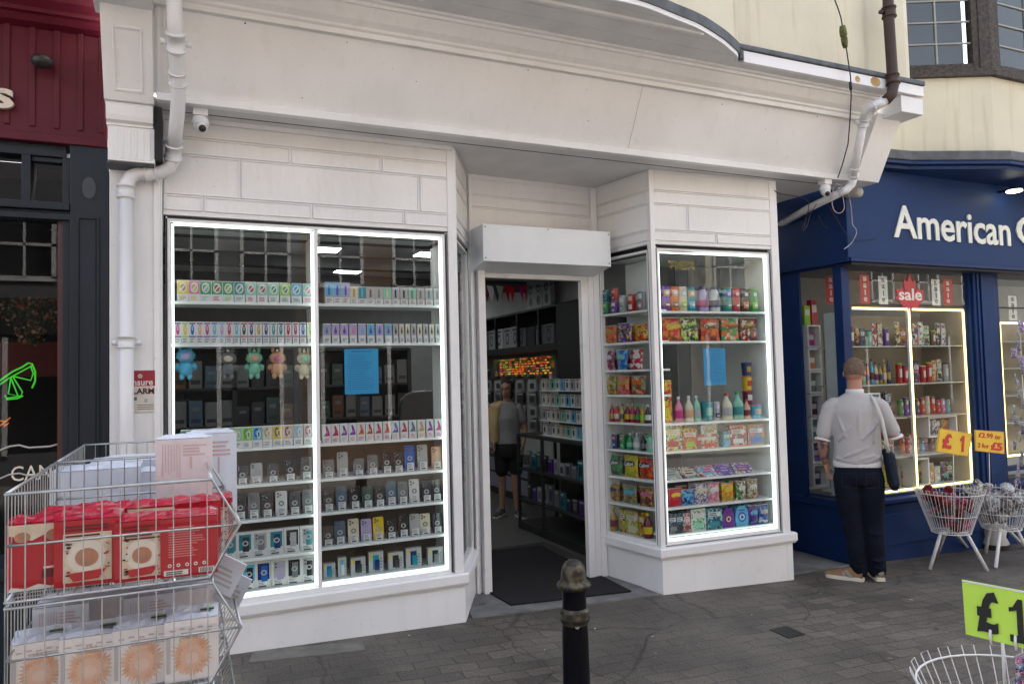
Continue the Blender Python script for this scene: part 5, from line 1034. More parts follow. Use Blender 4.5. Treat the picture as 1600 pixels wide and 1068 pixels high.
for k, (a, c, e, nm) in enumerate((('maroon', 'red', 'white', 'maroon noodle cup standing on the blue cup'), ('yellow', 'orange', 'red', 'yellow noodle cup above the maroon one'), ('navy', 'navy', 'gold', 'navy noodle cup topmost of the right bay stack'))):
    place(cup(.038, .046, .115, a, c, RR(k), e), (4.595, 5.14, 1.315+.125*k), 0, nm, 'noodle cup', 'noodle_cup', 'noodle cups stacked in the right bay')
def pk(w, h, cols, fr_=None, sc=40, d=.05): return lambda rr: pack(w, h, d, cols, rr, sc, 0, fr_)
row('right bay fourth shelf', A1, B1, .96, .06, [(1052, pk(.15, .22, ('yellow', 'lime', 'navy', 'white', 'crimson')), 'yellow patterned sweet box'), (1079, pk(.125, .18, ('red', 'crimson', 'lime')), 'red and green sweet box'), (1093, pk(.035, .12, ('crimson', 'brown')), 'narrow dark red box'), (1108, pk(.16, .12, ('cream', 'brown', 'red')), 'cream and red chocolate box'), (1136, pk(.05, .13, ('teal', 'sky')), 'narrow teal box'), (1154, pk(.15, .18, ('brown', 'navy', 'crimson', 'white'), 'orange'), 'navy and maroon cereal bar box'), (1182, pk(.145, .18, ('purple', 'teal', 'orange', 'blue'), 'gold'), 'purple and teal toaster pastry box')], 'sweet box', 'sweet_box', 'boxes on the right bay fourth shelf', behind=.075)
place(pack(.17, .09, .05, ('cream', 'sky', 'white', 'gold'), RR(3), 30), (line_at((A1[0], A1[1]+.06), (B1[0], B1[1]+.06), 1.08, 1110).x, 5.09, 1.081), 0, 'pale blue and cream box lying on the cream and red chocolate box', 'sweet box', 'sweet_box', 'boxes on the right bay fourth shelf')
def tray(w, cols): 
    def mk(rr):
        b = MB(); a = .75; h = .10
        b.ext([(-w/2, 0, 0), (-w/2, .09, .085), (-w/2, .12, .07), (-w/2, .12, 0)], (w, 0, 0), blotch([PAL[c] for c in cols], 45))
        p = MB(); p.add([(x, y-.001, z+.001) for x, y, z in ((-w*.34, .020, .019), (w*.34, .020, .019), (w*.30, .070, .066), (-w*.30, .070, .066))], [(0, 1, 2, 3)], fc(cols[0]))
        p.add([(x, y-.002, z+.002) for x, y, z in ((-w*.26, .032, .030), (w*.20, .032, .030), (w*.20, .042, .040), (-w*.26, .042, .040))], [(0, 1, 2, 3)], fc(cols[1])); p.add([(x, y-.002, z+.002) for x, y, z in ((-w*.22, .052, .050), (w*.24, .052, .050), (w*.24, .060, .057), (-w*.22, .060, .057))], [(0, 1, 2, 3)], fc(cols[1]))
        return [('wrapper', b), ('title_patch', p)]
    return mk
row('right bay fifth shelf', A1, B1, .725, .03, [(1054, tray(.13, ('silver', 'grey', 'cream')), 'silver chocolate bar pack'), (1082, tray(.14, ('cream', 'maroon', 'teal')), 'cream and maroon biscuit pack'), (1110, tray(.15, ('sky', 'red', 'white')), 'pale blue and red biscuit pack'), (1137, tray(.13, ('purple', 'lavender', 'navy')), 'purple chocolate pack'), (1166, tray(.16, ('purple', 'gold', 'white', 'navy')), 'purple and gold chocolate pack')], 'chocolate pack', 'chocolate_pack', 'packs leaning on the right bay fifth shelf')
row('right bay sixth shelf', A1, B1, .50, .06, [(1055, bg_(.115, .145, ('crimson', 'red'), 'yellow', 30), 'red sweet pouch'), (1075, bg_(.105, .125, ('blue', 'sky', 'navy'), 'sky', 30), 'blue sweet pouch'), (1096, bg_(.12, .165, ('navy', 'white', 'purple', 'cream'), 'cream', 50), 'navy speckled pouch'), (1115, bg_(.10, .165, ('pink', 'cream', 'pink'), 'white', 30), 'pale pink pouch'), (1137, bg_(.105, .15, ('orange', 'yellow', 'gold'), 'yellow', 30), 'orange pouch'), (1158, bg_(.09, .155, ('cream', 'green', 'maroon'), 'white', 45), 'cream and green pouch'), (1176, bg_(.09, .16, ('red', 'cream', 'green'), 'white', 45), 'red and cream pouch')], 'sweet pouch', 'sweet_pouch', 'pouches on the right bay sixth shelf', behind=.075)
row('right bay window floor', A1, B1, .28, .04, [(1052, pk(.06, .165, ('dark', 'navy', 'grey')), 'dark navy drink carton'), (1063, pk(.055, .165, ('dark', 'teal', 'black')), 'blackish drink carton'), (1074, pk(.055, .16, ('pink', 'cream', 'brown')), 'pink drink carton'), (1092, pk(.125, .185, ('cream', 'green', 'white', 'mint'), 'white'), 'white and green cartoonless tea box'.replace('cartoonless ', '')), (1117, pk(.135, .18, ('navy', 'navy', 'mint', 'teal')), 'large navy cereal box'), (1139, lambda rr: tub(.10, .16, .05, 'purple', 'maroon', rr), 'purple coffin-shaped tub'.replace('coffin-shaped', 'tapered')), (1160, lambda rr: tub(.115, .17, .05, 'sky', 'blue', rr), 'light blue tapered tub'), (1177, bg_(.09, .16, ('navy', 'purple', 'navy'), 'sky', 30), 'navy foil pouch'), (1193, bg_(.09, .16, ('navy', 'blue', 'silver'), 'silver', 30), 'navy and silver foil pouch')], 'sweet box', 'sweet_box', 'boxes and pouches on the right bay floor', behind=.075)
# --- right bay, angled side
row('angled side top shelf', A2, B2, 2.14, .05, [(947, cn(('green', 'lime', 'dark'), 'silver', .030, .11), 'dark green can'), (961, cn(('purple', 'white', 'purple'), 'silver', .030, .11), 'purple and white can'), (974, cn(('silver', 'white', 'grey'), 'white', .030, .15), 'silver jar'), (988, cn(('red', 'peach', 'white'), 'white', .030, .155), 'red and white jar'), (1003, cn(('grey', 'white', 'pink'), 'white', .032, .165), 'grey jar')], 'can', 'can', 'cans on the angled side top shelf', behind=.075)
for k, (px, c, l) in enumerate(((947, ('teal', 'grey', 'dark'), 'dark teal can stacked on the dark green can'), (961, ('red', 'orange', 'maroon'), 'red-orange can stacked on the purple and white can'))):
    p = line_at((A2[0]+.05, A2[1]), (B2[0]+.05, B2[1]), 2.25, px); place(can(.030, .11, c, RR(k), 'silver'), (p.x, p.y, 2.2515), -1.36, l, 'can', 'can', 'cans on the angled side top shelf')
row('angled side second shelf', A2, B2, 1.88, .06, [(954, bg_(.15, .155, ('orange', 'red', 'gold'), 'gold', 30), 'orange chip bag'), (977, bg_(.16, .165, ('purple', 'navy', 'yellow', 'purple'), 'yellow', 30), 'purple chip bag'), (1003, bg_(.13, .145, ('maroon', 'orange', 'yellow', 'red'), 'gold', 30), 'maroon chip bag')], 'snack bag', 'snack_bag', 'bags on the angled side shelves', words={1: ('Takis', 'navy', .12, .04, .11, -.032, .1)}, behind=.075)
row('angled side third shelf', A2, B2, 1.645, .06, [(954, bg_(.09, .17, ('maroon', 'pink', 'maroon'), 'white', 24, .35, .04), 'tapered maroon pouch'), (973, bg_(.12, .17, ('blue', 'sky', 'blue'), 'mint', 24, .4, .04), 'tapered blue pouch'), (997, bg_(.11, .17, ('crimson', 'red', 'white'), 'white', 24, .35, .04), 'tapered red pouch')], 'sweet pouch', 'sweet_pouch', 'tapered pouches on the angled side shelves', behind=.075)
row('angled side fourth shelf', A2, B2, 1.43, .06, [(954, bg_(.15, .16, ('lime', 'crimson', 'green', 'gold'), 'peach', 26), 'green and red sweet bag'), (974, bg_(.14, .16, ('orange', 'crimson', 'gold', 'pink'), 'gold', 26), 'orange and pink sweet bag'), (998, bg_(.15, .155, ('brown', 'red', 'green', 'peach'), 'orange', 26), 'brown and red sweet bag')], 'sweet bag', 'sweet_bag', 'bags on the angled side shelves', behind=.075)
sc_ = [('gold', 'yellow'), ('red', 'gold'), ('red', 'white'), ('gold', 'black'), ('maroon', 'yellow'), ('crimson', 'gold'), ('maroon', 'green'), ('gold', 'lime'), ('dark', 'white')]
row('angled side sauce shelf', A2, B2, 1.192, .05, [(px, bt(.024, .155, a, c, c), '%s sauce bottle' % a) for px, (a, c) in zip(span(945, 1017, 9), sc_)], 'sauce bottle', 'sauce_bottle', 'sauce bottles on the angled side shelf')
row('angled side drinks shelf', A2, B2, .958, .06, [(949, cn(('brown', 'gold', 'red'), 'gold', .026, .125), 'brown drink can'), (962, cn(('navy', 'crimson', 'blue'), 'silver', .026, .125), 'navy drink can'), (974, cn(('green', 'crimson', 'green'), 'silver', .026, .125), 'green drink can'), (985, bt(.028, .14, 'green', 'white', 'mint'), 'green soda bottle'), (996, bt(.030, .15, 'silver', 'white', 'white'), 'clear soda bottle'), (1006, bt(.028, .13, 'black', 'red', 'grey'), 'dark soda bottle'), (1016, bt(.030, .14, 'mint', 'green', 'silver'), 'pale green soda bottle')], 'soft drink', 'soft_drink', 'drinks on the angled side shelf', behind=.075)
row('angled side seventh shelf', A2, B2, .725, .06, [(963, bg_(.15, .17, ('green', 'brown', 'green', 'dark'), 'dark', 30), 'dark green crisp bag'), (987, bg_(.15, .175, ('yellow', 'gold', 'lime'), 'navy', 26, top='yellow'), 'bright yellow crisp bag'), (1011, bg_(.145, .175, ('red', 'orange', 'brown'), 'navy', 30), 'orange-red crisp bag')], 'crisp bag', 'crisp_bag', 'bags on the angled side shelves', words={0: ('Calbee', 'white', .11, .03, .112, -.032, .1), 1: ('Calbee', 'white', .11, .03, .115, -.032, .1), 2: ('Calbee', 'white', .11, .03, .115, -.032, .1)}, behind=.075)
row('angled side eighth shelf', A2, B2, .495, .06, [(959, bg_(.15, .15, ('gold', 'brown', 'gold'), 'navy', 40), 'navy-topped nut bag'), (985, bg_(.15, .15, ('brown', 'gold', 'teal'), 'sky', 40), 'blue-topped nut bag'), (1011, bg_(.14, .155, ('brown', 'maroon', 'gold'), 'pink', 40), 'brown nut bag')], 'nut bag', 'nut_bag', 'bags on the angled side shelves', behind=.075)
row('angled side window floor', A2, B2, .235, .06, [(959, bt(.036, .205, 'gold', 'yellow', 'maroon'), 'yellow sauce bottle', 'sauce bottle', 'sauce_bottle'), (973, pk(.07, .20, ('maroon', 'green', 'yellow', 'gold'), None, 24), 'maroon and green spice pack'), (988, pk(.13, .20, ('gold', 'lime', 'cream'), 'gold', 30), 'yellow noodle pack'), (1003, pk(.05, .20, ('yellow', 'maroon', 'gold'), None, 24), 'yellow and maroon spice pack'), (1013, bt(.036, .205, 'maroon', 'yellow', 'yellow'), 'brown and yellow sauce bottle', 'sauce bottle', 'sauce_bottle')], 'spice pack', 'spice_pack', 'packs on the angled side window floor')
# --- interior fittings of the white shop
def tx(p): return tuple(p)
CT = thing('glass_counter', 'black framed glass display counter inside the doorway', 'counter', (3.75, 6.9, -.1))
b = MB(); X0, X1, Y0, Y1 = 3.48, 3.98, 6.05, 7.69
for x in (X0, X1-.03):
    for y in (Y0, 7.05, Y1-.03): b.box(x, x+.03, y, y+.03, -.10, .93, DARKIN)
b.box(X0, X1, Y0, Y1, .93, .963, DARKIN); b.box(X0, X1, Y0, Y1, -.10, -.02, DARKIN)
for z in (.22, .56): b.box(X0+.002, X1, Y0+.03, Y1-.03, z, z+.018, DARKIN)
b.build('counter_frame', CT)
b = MB(); b.quad([(X0+.004, Y1, .0), (X0+.004, Y0, .0), (X0+.004, Y0, .93), (X0+.004, Y1, .93)], GLASS); b.build('pane', CT)
rr = RR(21); pc_ = ['grey', 'dark', 'silver', 'teal', 'purple', 'grey', 'dark', 'silver']
GC = 'boxed gadgets inside the glass counter'
for zi, z in enumerate((.578, .238)):
    for k in range(11):
        y = 7.55-k*.132; w_, h = rr.uniform(.07, .11), rr.uniform(.12, .22); c_ = pc_[(k*3+zi) % 8]
        b = MB(); b.box(-w_/2, w_/2, 0, .03, 0, h, fc(c_)); b.rect(-w_*.3, w_*.3, h*.2, h*.7, -.001, fc(['dark', 'navy', 'grey'][k % 3])); b.rect(-w_*.4, w_*.4, h*.82, h*.92, -.001, fc('white'))
        tag(b.build('gadget_box', None, (X0+.08, y, z+.001), -math.pi/2), '%s gadget box, %s from the back on the %s counter shelf' % (c_, ORD[k], ['upper', 'lower'][zi]), 'gadget box', GC)
# accessory rack on the counter
RK = thing('accessory_rack', 'white rack of earphone packs standing on the counter', 'rack', (3.72, 7.0, .963))
b = MB()
for z in (1.0, 1.16, 1.32, 1.48): b.box(3.56, 3.86, 6.35, 7.25, z-.035, z-.03, WIREW)
b.box(3.70, 3.72, 6.35, 6.37, .964, 1.62, WIREW); b.box(3.70, 3.72, 7.23, 7.25, .964, 1.62, WIREW); b.build('rack_frame', RK)
k = 0
for zi, z in enumerate((.972, 1.132, 1.292, 1.452)):
    for j in range(8):
        y = 7.2-j*.108; c_ = ['white', 'silver', 'white', 'cream', 'silver', 'mint', 'white', 'sky'][(j+zi) % 8]
        b = MB(); b.box(-.042, .042, 0, .025, 0, .12, fc(c_)); b.ell(0, .055, .022, .034, -.001, fc(['dark', 'grey', 'black'][j % 3]), 10); b.rect(-.03, .03, .10, .112, -.001, fc(['grey', 'orange', 'dark'][(j+zi) % 3]))
        tag(b.build('earphone_pack', None, (3.60, y, z), -math.pi/2), '%s earphone pack, %s from the back on rack row %s' % (c_, ORD[j], ['one', 'two', 'three', 'four'][zi]), 'earphone pack', 'earphone packs on the counter rack'); k += 1
WS = thing('wall_shelving', 'black wall shelving with boxes high on the right interior wall', 'shelving', (4.5, 9.8, 1.9))
b = MB(); b.box(4.40, 4.69, 7.7, 12.2, 1.94, 2.03, DARKIN); b.box(4.40, 4.69, 7.7, 12.2, 2.50, 2.53, DARKIN); b.box(4.66, 4.69, 7.7, 12.2, 2.03, 2.50, BLK)
for y in (7.7, 8.9, 9.6, 10.4, 11.2, 12.0): b.box(4.40, 4.66, y, y+.03, 2.03, 2.50, DARKIN)
b.build('shelf_frame', WS)
gx = ['grey', 'silver', 'white', 'silver', 'silver', 'grey', 'dark', 'grey', 'grey']
for k, px in enumerate((761, 770, 782, 795, 807, 817, 833, 845, 860)):
    p = onX(px, 540, 4.46); h = .30 if k < 5 else .26; c_ = gx[k]
    b = MB(); b.box(-.14, .14, 0, .08, 0, h, fc(c_)); b.ell(0, h*.45, .06, .09, -.001, fc('dark'), 12, ring=.6); b.rect(-.09, .09, h*.82, h*.9, -.001, fc('black'))
    tag(b.build('headphone_box', None, (4.44, p.y, 2.031), -math.pi/2), '%s headphone box, %s from the left on the high black shelving' % (c_, ORD[k]), 'headphone box', 'headphone boxes on the high shelving')
for k, px in enumerate((834, 846, 859)):
    p = onX(px, 463, 4.55); b = MB(); b.box(-.12, .12, 0, .06, 0, .42, fc('silver')); b.ell(0, .28, .06, .06, -.001, fc('dark'), 12, ring=.5); b.ell(0, .12, .06, .07, -.001, fc('black'), 12)
    tag(b.build('speaker_box', None, (4.50, p.y, 2.531), -math.pi/2), 'pale speaker box on top of the shelving, %s of three' % ORD[k], 'speaker box', 'speaker boxes on top of the shelving')
b = MB(); b.box(4.0, 4.68, 6.5, 7.62, -.1, 2.42, BLK); b.box(3.985, 4.0, 6.5, 7.62, 1.0, 1.03, DARKIN)
tag(b.build('tall_cabinet'), 'tall black cabinet behind the counter on the right', 'cabinet')
# lit menu screen
SN = thing('menu_screen', 'lit screen with orange and red writing on the interior wall', 'screen', (4.66, 10.0, 1.75))
q0, q1 = onX(796, 588, 4.64), onX(866, 552, 4.64)
b = MB(); b.box(4.64, 4.68, q1.y-.05, q0.y+1.0, q0.z-.05, q1.z+.09, mat('screen casing', (.12, .12, .11), .5)); b.build('casing', SN)
m_ = blotch([(.04, .02, .01), (.25, .06, .01), (.05, .03, .02), (.35, .12, .01), (.03, .08, .02)], 5); m_.node_tree.nodes['Principled BSDF'].inputs['Emission Strength'].default_value = .06
m_.node_tree.links.new(m_.node_tree.nodes['Principled BSDF'].inputs['Base Color'].links[0].from_socket, m_.node_tree.nodes['Principled BSDF'].inputs['Emission Color'])
b = MB(); b.quad([(4.635, q0.y+.6, q0.z), (4.635, q1.y, q0.z), (4.635, q1.y, q1.z-.02), (4.635, q0.y+.6, q1.z-.02)], m_); sc0 = b.build('display', SN)
EOS = [mat('lit letters %d' % k, c, .5, emit=.12) for k, c in enumerate(((1, .22, .03), (.9, .10, .04), (.9, .55, .08), (.2, .5, .1), (1, .35, .05)))]; b = MB(); r2_ = random.Random(2)
for row_ in range(7):
    y = q0.y+.35
    while y > q1.y+.1:
        L = r2_.uniform(.02, .13); z = q0.z+(q1.z-q0.z)*(.10+.12*row_); h_ = r2_.uniform(.012, .024)
        if r2_.random() < .72: b.quad([(4.630, y, z), (4.630, y-L, z), (4.630, y-L, z+h_), (4.630, y, z+h_)], r2_.choice(EOS))
        y -= L+r2_.uniform(.015, .06)
b.build('lit_lines', sc0)
# wall packs below the screen
pc_ = ['grey', 'silver', 'dark', 'white', 'grey', 'silver']
GA = 'hanging accessory packs on the interior wall'
RN = ['top', 'second', 'third', 'fourth', 'fifth']
for zi in range(5):
    for j in range(9):
        y = 12.6-j*.42; z = 1.58-zi*.19; c_ = pc_[(j*2+zi) % 6]
        b = MB(); b.box(-.12, .12, 0, .03, 0, .16, fc(c_)); b.rect(-.07, .07, .03, .11, -.001, fc('dark')); b.rect(-.10, .10, .13, .15, -.001, fc('white'))
        tag(b.build('accessory_pack', None, (4.64, y, z), -math.pi/2), '%s accessory pack, %s from the back in %s wall row' % (c_, ORD[j], RN[zi]), 'accessory pack', GA)
LC2 = thing('low_counter', 'low pale display counter deep inside beyond the woman', 'counter', (4.45, 10.5, -.1))
b = MB(); b.box(4.22, 4.62, 8.9, 12.6, -.1, .45, DARKIN); b.box(4.20, 4.22, 8.95, 12.5, .0, .20, mat('lavender panel', (.25, .24, .32), .5)); b.box(4.20, 4.22, 8.95, 12.5, .24, .42, MC[('lavender panel',)]); b.build('counter_body', LC2)
# bunting
for k, (px, c_) in enumerate(((760, 'maroon'), (767, 'white'), (776, 'dark'), (781, 'silver'), (793, 'red'), (800, 'red'), (815, 'magenta'), (822, 'crimson'))):
    p = onY(px, 446, 6.9); b = MB(); w_ = .05
    b.add([(-w_, 0, 0), (w_, 0, 0), (w_*.2, .0, -.17), (-w_, .003, 0), (w_, .003, 0), (w_*.2, .003, -.17)], [(0, 1, 2), (5, 4, 3), (0, 3, 4, 1), (1, 4, 5, 2), (2, 5, 3, 0)], fc(c_))
    tag(b.build('bunting_flag', None, (p.x, 6.9, p.z), .1*k), '%s bunting flag, %s from left above the open doorway' % (c_, ORD[k]), 'bunting flag', 'bunting flags inside the doorway')
b = MB(); b.tube([(.4, 6.9, 2.66), (2.9, 6.9, onY(757, 446, 6.9).z), (3.5, 6.9, onY(822, 446, 6.9).z), (4.6, 6.9, 2.9)], .003, BLK, 5); tag(b.build('bunting_string'), 'thin string holding the bunting flags', 'string')
# racks behind the big window
for x0, x1, y, nm in ((-.1, 1.0, 7.3, 'black stock rack behind the left pane, filled with pale boxes'), (1.15, 2.3, 7.9, 'black stock rack behind the right pane, filled with dark boxes')):
    T = thing('stock_rack', nm, 'rack', ((x0+x1)/2, y, -.1)); b = MB()
    for x in (x0, (x0+x1)/2, x1): b.box(x-.02, x+.02, y, y+.4, -.1, 1.95, DARKIN)
    for z in (.2, .75, 1.2, 1.55, 1.93): b.box(x0, x1, y, y+.4, z, z+.025, DARKIN)
    b.box(x0, x1, y+.40, y+.42, -.1, 1.95, BLK); b.build('rack_frame', T)
    for zi, z in enumerate((1.226, 1.576)):
        for k in range(8):
            xx = x0+.08+k*(x1-x0-.16)/7; c_ = ['grey', 'dark', 'grey', 'brown', 'dark', 'slate', 'dgreen', 'grey'][(k*5+zi*3+int(x0)) % 8]
            b = MB(); h = rr.uniform(.16, .26); b.box(-.055, .055, 0, .12, 0, h, fc(c_)); b.rect(-.03, .03, h*.6, h*.75, -.001, fc('grey')); b.rect(-.04, .04, h*.15, h*.3, -.001, fc('dark'))
            tag(b.build('stock_box', None, (xx, y+.02, z)), '%s stock box, %s on the %s rack shelf behind the %s pane' % ({'slate': 'slate blue', 'dgreen': 'dark green'}.get(c_, c_), ORD[k], ['lower', 'upper'][zi], 'left' if x0 < 0 else 'right'), 'stock box', 'stock boxes on the racks behind the big window')
CHR = thing('office_chair', 'black office chair back behind the right pane', 'chair', (1.95, 6.2, -.1))
b = MB(); o = []; 
for k in range(20): a = 2*math.pi*k/20; o.append((1.95+.24*abs(math.cos(a))**.6*(1 if math.cos(a) > 0 else -1), 6.2, 1.25+.26*abs(math.sin(a))**.6*(1 if math.sin(a) > 0 else -1)))
b.ext(o, (0, .07, 0), BLK); b.build('backrest', CHR, bevel=.02)
b = MB(); b.box(1.70, 2.20, 6.2, 6.65, .60, .70, BLK); b.build('seat', CHR, bevel=.03)
b = MB(); b.tube([(1.95, 6.42, .6), (1.95, 6.42, 0)], .03, BLK, 10); b.build('column', CHR)
for k in range(5): a = 2*math.pi*k/5; b = MB(); b.tube([(1.95, 6.42, .0), (1.95+.28*math.cos(a), 6.42+.28*math.sin(a), -.05)], .02, BLK, 8); b.build('leg', CHR)
# --- blue shop goods
rr = RR(5)
def bshelf(zs, x0, x1, n_, kinds, ph_, y=5.30):
    for k in range(n_):
        x = x0+(x1-x0)*(k+.5)/n_; kd = kinds[k % len(kinds)]; w_ = (x1-x0)/n_*.8; c = rr.choice(['brown', 'teal', 'red', 'navy', 'orange', 'silver', 'green', 'pink', 'purple', 'sky', 'gold', 'cream', 'mint']); c2 = rr.choice(['cream', 'gold', 'white', 'navy', 'maroon', 'lime'])
        if kd == 'bottle': P, ct, nm = bottle(w_*.45, rr.uniform(.20, .26), c, c2, c2, rr), 'bottle', 'bottle'
        elif kd == 'can': P, ct, nm = can(w_*.45, rr.uniform(.13, .19), (c, c2, c), rr, 'silver'), 'can', 'drink_can'
        elif kd == 'bag': P, ct, nm = bag(w_*1.1, rr.uniform(.19, .25), .04, (c, c2, rr.choice(['white', 'dark', 'gold'])), rr, None, c2, 30), 'sweet bag', 'sweet_bag'
        elif kd == 'jar': P, ct, nm = cup(w_*.40, w_*.44, rr.uniform(.15, .21), c, c2, rr, 'white'), 'jar', 'jar'
        else: P, ct, nm = pack(w_*1.1, rr.uniform(.16, .26), .05, (c, c2, rr.choice(['white', 'dark', 'navy'])), rr, 40), 'sweet box', 'sweet_box'
        place(P, (x, y, zs+.001), rr.uniform(-.1, .1), '%s %s with %s print, %s on %s' % (c, ct, c2, ORD[k], ph_), ct, nm, 'sweets and drinks in the blue shop window')
LPN, RPN = ['blue shop left pane %s shelf', 'blue shop right pane %s shelf']
bshelf(1.82, 5.96, 6.62, 8, ['box', 'jar', 'bag'], LPN % 'top'); bshelf(1.82, 6.70, 7.50, 9, ['bag', 'box', 'jar', 'bag'], RPN % 'top')
bshelf(1.44, 5.96, 6.62, 11, ['bottle'], LPN % 'second'); bshelf(1.44, 6.70, 7.50, 9, ['jar', 'jar', 'bag', 'box'], RPN % 'second')
bshelf(1.105, 5.96, 6.62, 7, ['box', 'jar'], LPN % 'third'); bshelf(1.105, 6.70, 7.50, 10, ['can'], RPN % 'third')
bshelf(.72, 5.96, 6.62, 7, ['box', 'bag'], LPN % 'fourth'); bshelf(.72, 6.70, 7.50, 11, ['can', 'can', 'box'], RPN % 'fourth')
bshelf(.39, 5.96, 6.62, 7, ['bag'], LPN % 'bottom'); bshelf(.39, 6.70, 7.50, 8, ['bag', 'box'], RPN % 'bottom')
def cube_shelf(x0, x1, z0, z1, y, label):
    T = thing('display_cube', label, 'display box', ((x0+x1)/2, y, z0)); b = MB(); t = .018
    b.box(x0, x1, y, y+.18, z0, z0+t, SHELF); b.box(x0, x1, y, y+.18, z1-t, z1, SHELF); b.box(x0, x0+t, y, y+.18, z0+t, z1-t, SHELF); b.box(x1-t, x1, y, y+.18, z0+t, z1-t, SHELF); b.build('cube_frame', T, bevel=.002)
    b = MB(); b.box(x0+t, x1-t, y+.16, y+.175, z0+t, z1-t, SHELF); b.build('cube_back', T)
    n_ = 3
    for k in range(n_):
        c = rr.choice(['purple', 'navy', 'brown', 'teal', 'crimson']); c2 = rr.choice(['lavender', 'gold', 'white'])
        P = bag((x1-x0)/n_*.85, (z1-z0)*.75, .03, (c, c2, 'dark'), rr, None, c2, 30); place(P, (x0+t+(x1-x0-2*t)*(k+.5)/n_, y+.08, z0+t+.001), 0, '%s sweet bag, %s inside %s' % (c, ORD[k], label.replace(' in the blue shop', '')), 'sweet bag', 'sweet_bag', 'bags inside the white display cubes')
cube_shelf(6.98, 7.42, .875, 1.09, 5.17, 'white display cube above the red signs in the blue shop')
cube_shelf(6.72, 6.96, .395, .68, 5.17, 'white display cube at right pane foot in the blue shop')
cube_shelf(6.05, 6.30, 1.12, 1.36, 5.17, 'white display cube beside the man in the blue shop')
# column of white cubes in the angled side window
for k in range(7):
    z0 = .42+k*.235; T = thing('display_cube', 'small white display cube, %s from the bottom in the blue shop side window' % ORD[k], 'display box', (5.89, 5.60, z0), 0, 'column of white display cubes'); b = MB(); t = .018; x0, x1, y = 5.80, 5.98, 5.58
    b.box(x0, x1, y, y+.15, z0, z0+t, SHELF); b.box(x0, x1, y, y+.15, z0+.21, z0+.228, SHELF); b.box(x0, x0+t, y, y+.15, z0+t, z0+.21, SHELF); b.box(x1-t, x1, y, y+.15, z0+t, z0+.21, SHELF); b.box(x0+t, x1-t, y+.14, y+.15, z0+t, z0+.21, SHELF); b.build('cube_frame', T)
    c = ['navy', 'purple', 'teal', 'maroon', 'grey', 'orange', 'magenta'][k]; b = MB(); b.box(-.04, .04, 0, .05, 0, .13, fc(c)); b.rect(-.03, .03, .06, .11, -.001, fc('white'))
    tag(b.build('sweet_box', None, (5.89, 5.62, z0+t+.001)), '%s sweet box in the %s side window cube from the bottom' % (c, ORD[k]), 'sweet box', 'boxes in the column of cubes')
for x, c, h, l in ((5.85, 'lime', .20, 'lime green box standing on the column of white cubes'), (5.95, 'crimson', .26, 'crimson box standing on the column of white cubes')):
    b = MB(); b.box(-.04, .04, 0, .06, 0, h, fc(c)); b.rect(-.03, .03, h*.5, h*.8, -.001, fc('white')); tag(b.build('sweet_box', None, (x, 5.62, 2.059)), l, 'sweet box')
# sale strips and maple leaf
SRED = mat('red sale card', (.42, .03, .03), .6); SWH = mat('white sale card', (.62, .62, .60), .6)
def sale(px0, px1, py0, py1, red, label, Y=5.12, rz=0):
    p0, p1, q = onY(px0, py1, Y), onY(px1, py1, Y), onY(px0, py0, Y); w_ = p1.x-p0.x; h = q.z-p0.z
    T = thing('sale_card', label, 'sale sign', ((p0.x+p1.x)/2, Y, p0.z), rz, 'sale cards hanging in the blue shop window'); b = MB(); b.box(-w_/2, w_/2, 0, .002, 0, h, SRED if red else SWH); b.build('card', T, (0, 0, 0))
    for k, ch in enumerate('sale'): lettering('letter', ch, w_*(.12 if ch == 'l' else .36), h*(.20 if ch == 'l' else .15), SWH if red else mat('dark sale ink', (.12, .05, .05), .6), T, Vector((0, -.0015, h*(.86-.235*k))), ext=.0004, bold=.02)
sale(1345, 1360, 429, 474, True, 'red hanging sale card, left of the white one near the window corner'); sale(1374, 1388, 431, 475, False, 'white hanging sale card between the red card and the maple leaf'); sale(1457, 1470, 436, 477, False, 'white hanging sale card right of the maple leaf'); sale(1475, 1489, 437, 476, True, 'red hanging sale card, rightmost in the main blue window')
sale(1291, 1307, 431, 474, True, 'red hanging sale card in the narrow side window', 5.45); sale(1577, 1590, 462, 500, False, 'grey sale card in the far right window', 5.16)
p0 = onY(1400, 458, 5.082); p1 = onY(1444, 458, 5.082); w_ = p1.x-p0.x; zc = p0.z; zt = onY(1422, 427, 5.082).z; zb = onY(1422, 489, 5.082).z
T = thing('maple_leaf_sticker', 'red maple leaf sale sticker on the blue shop window', 'sticker', ((p0.x+p1.x)/2, 5.082, zb))
L = [(0, 1), (.09, .78), (.22, .84), (.17, .52), (.32, .66), (.36, .58), (.50, .60), (.44, .44), (.52, .38), (.28, .20), (.30, .12), (.04, .16), (.03, 0)]
pts = [(x*w_, z*(zt-zb)) for x, z in L]+[(-x*w_, z*(zt-zb)) for x, z in L[:0:-1]]
b = MB(); b.ext([(x, 0, z) for x, z in pts], (0, .002, 0), mat('red sticker', (.50, .02, .03), .4)); b.build('leaf', T, (0, 0, 0))
lettering('lettering', 'sale', w_*.82, (zt-zb)*.30, mat('white sticker ink', (.75, .72, .7), .5), T, Vector((0, -.0015, (zt-zb)*.47)), ext=.0004, bold=.02)
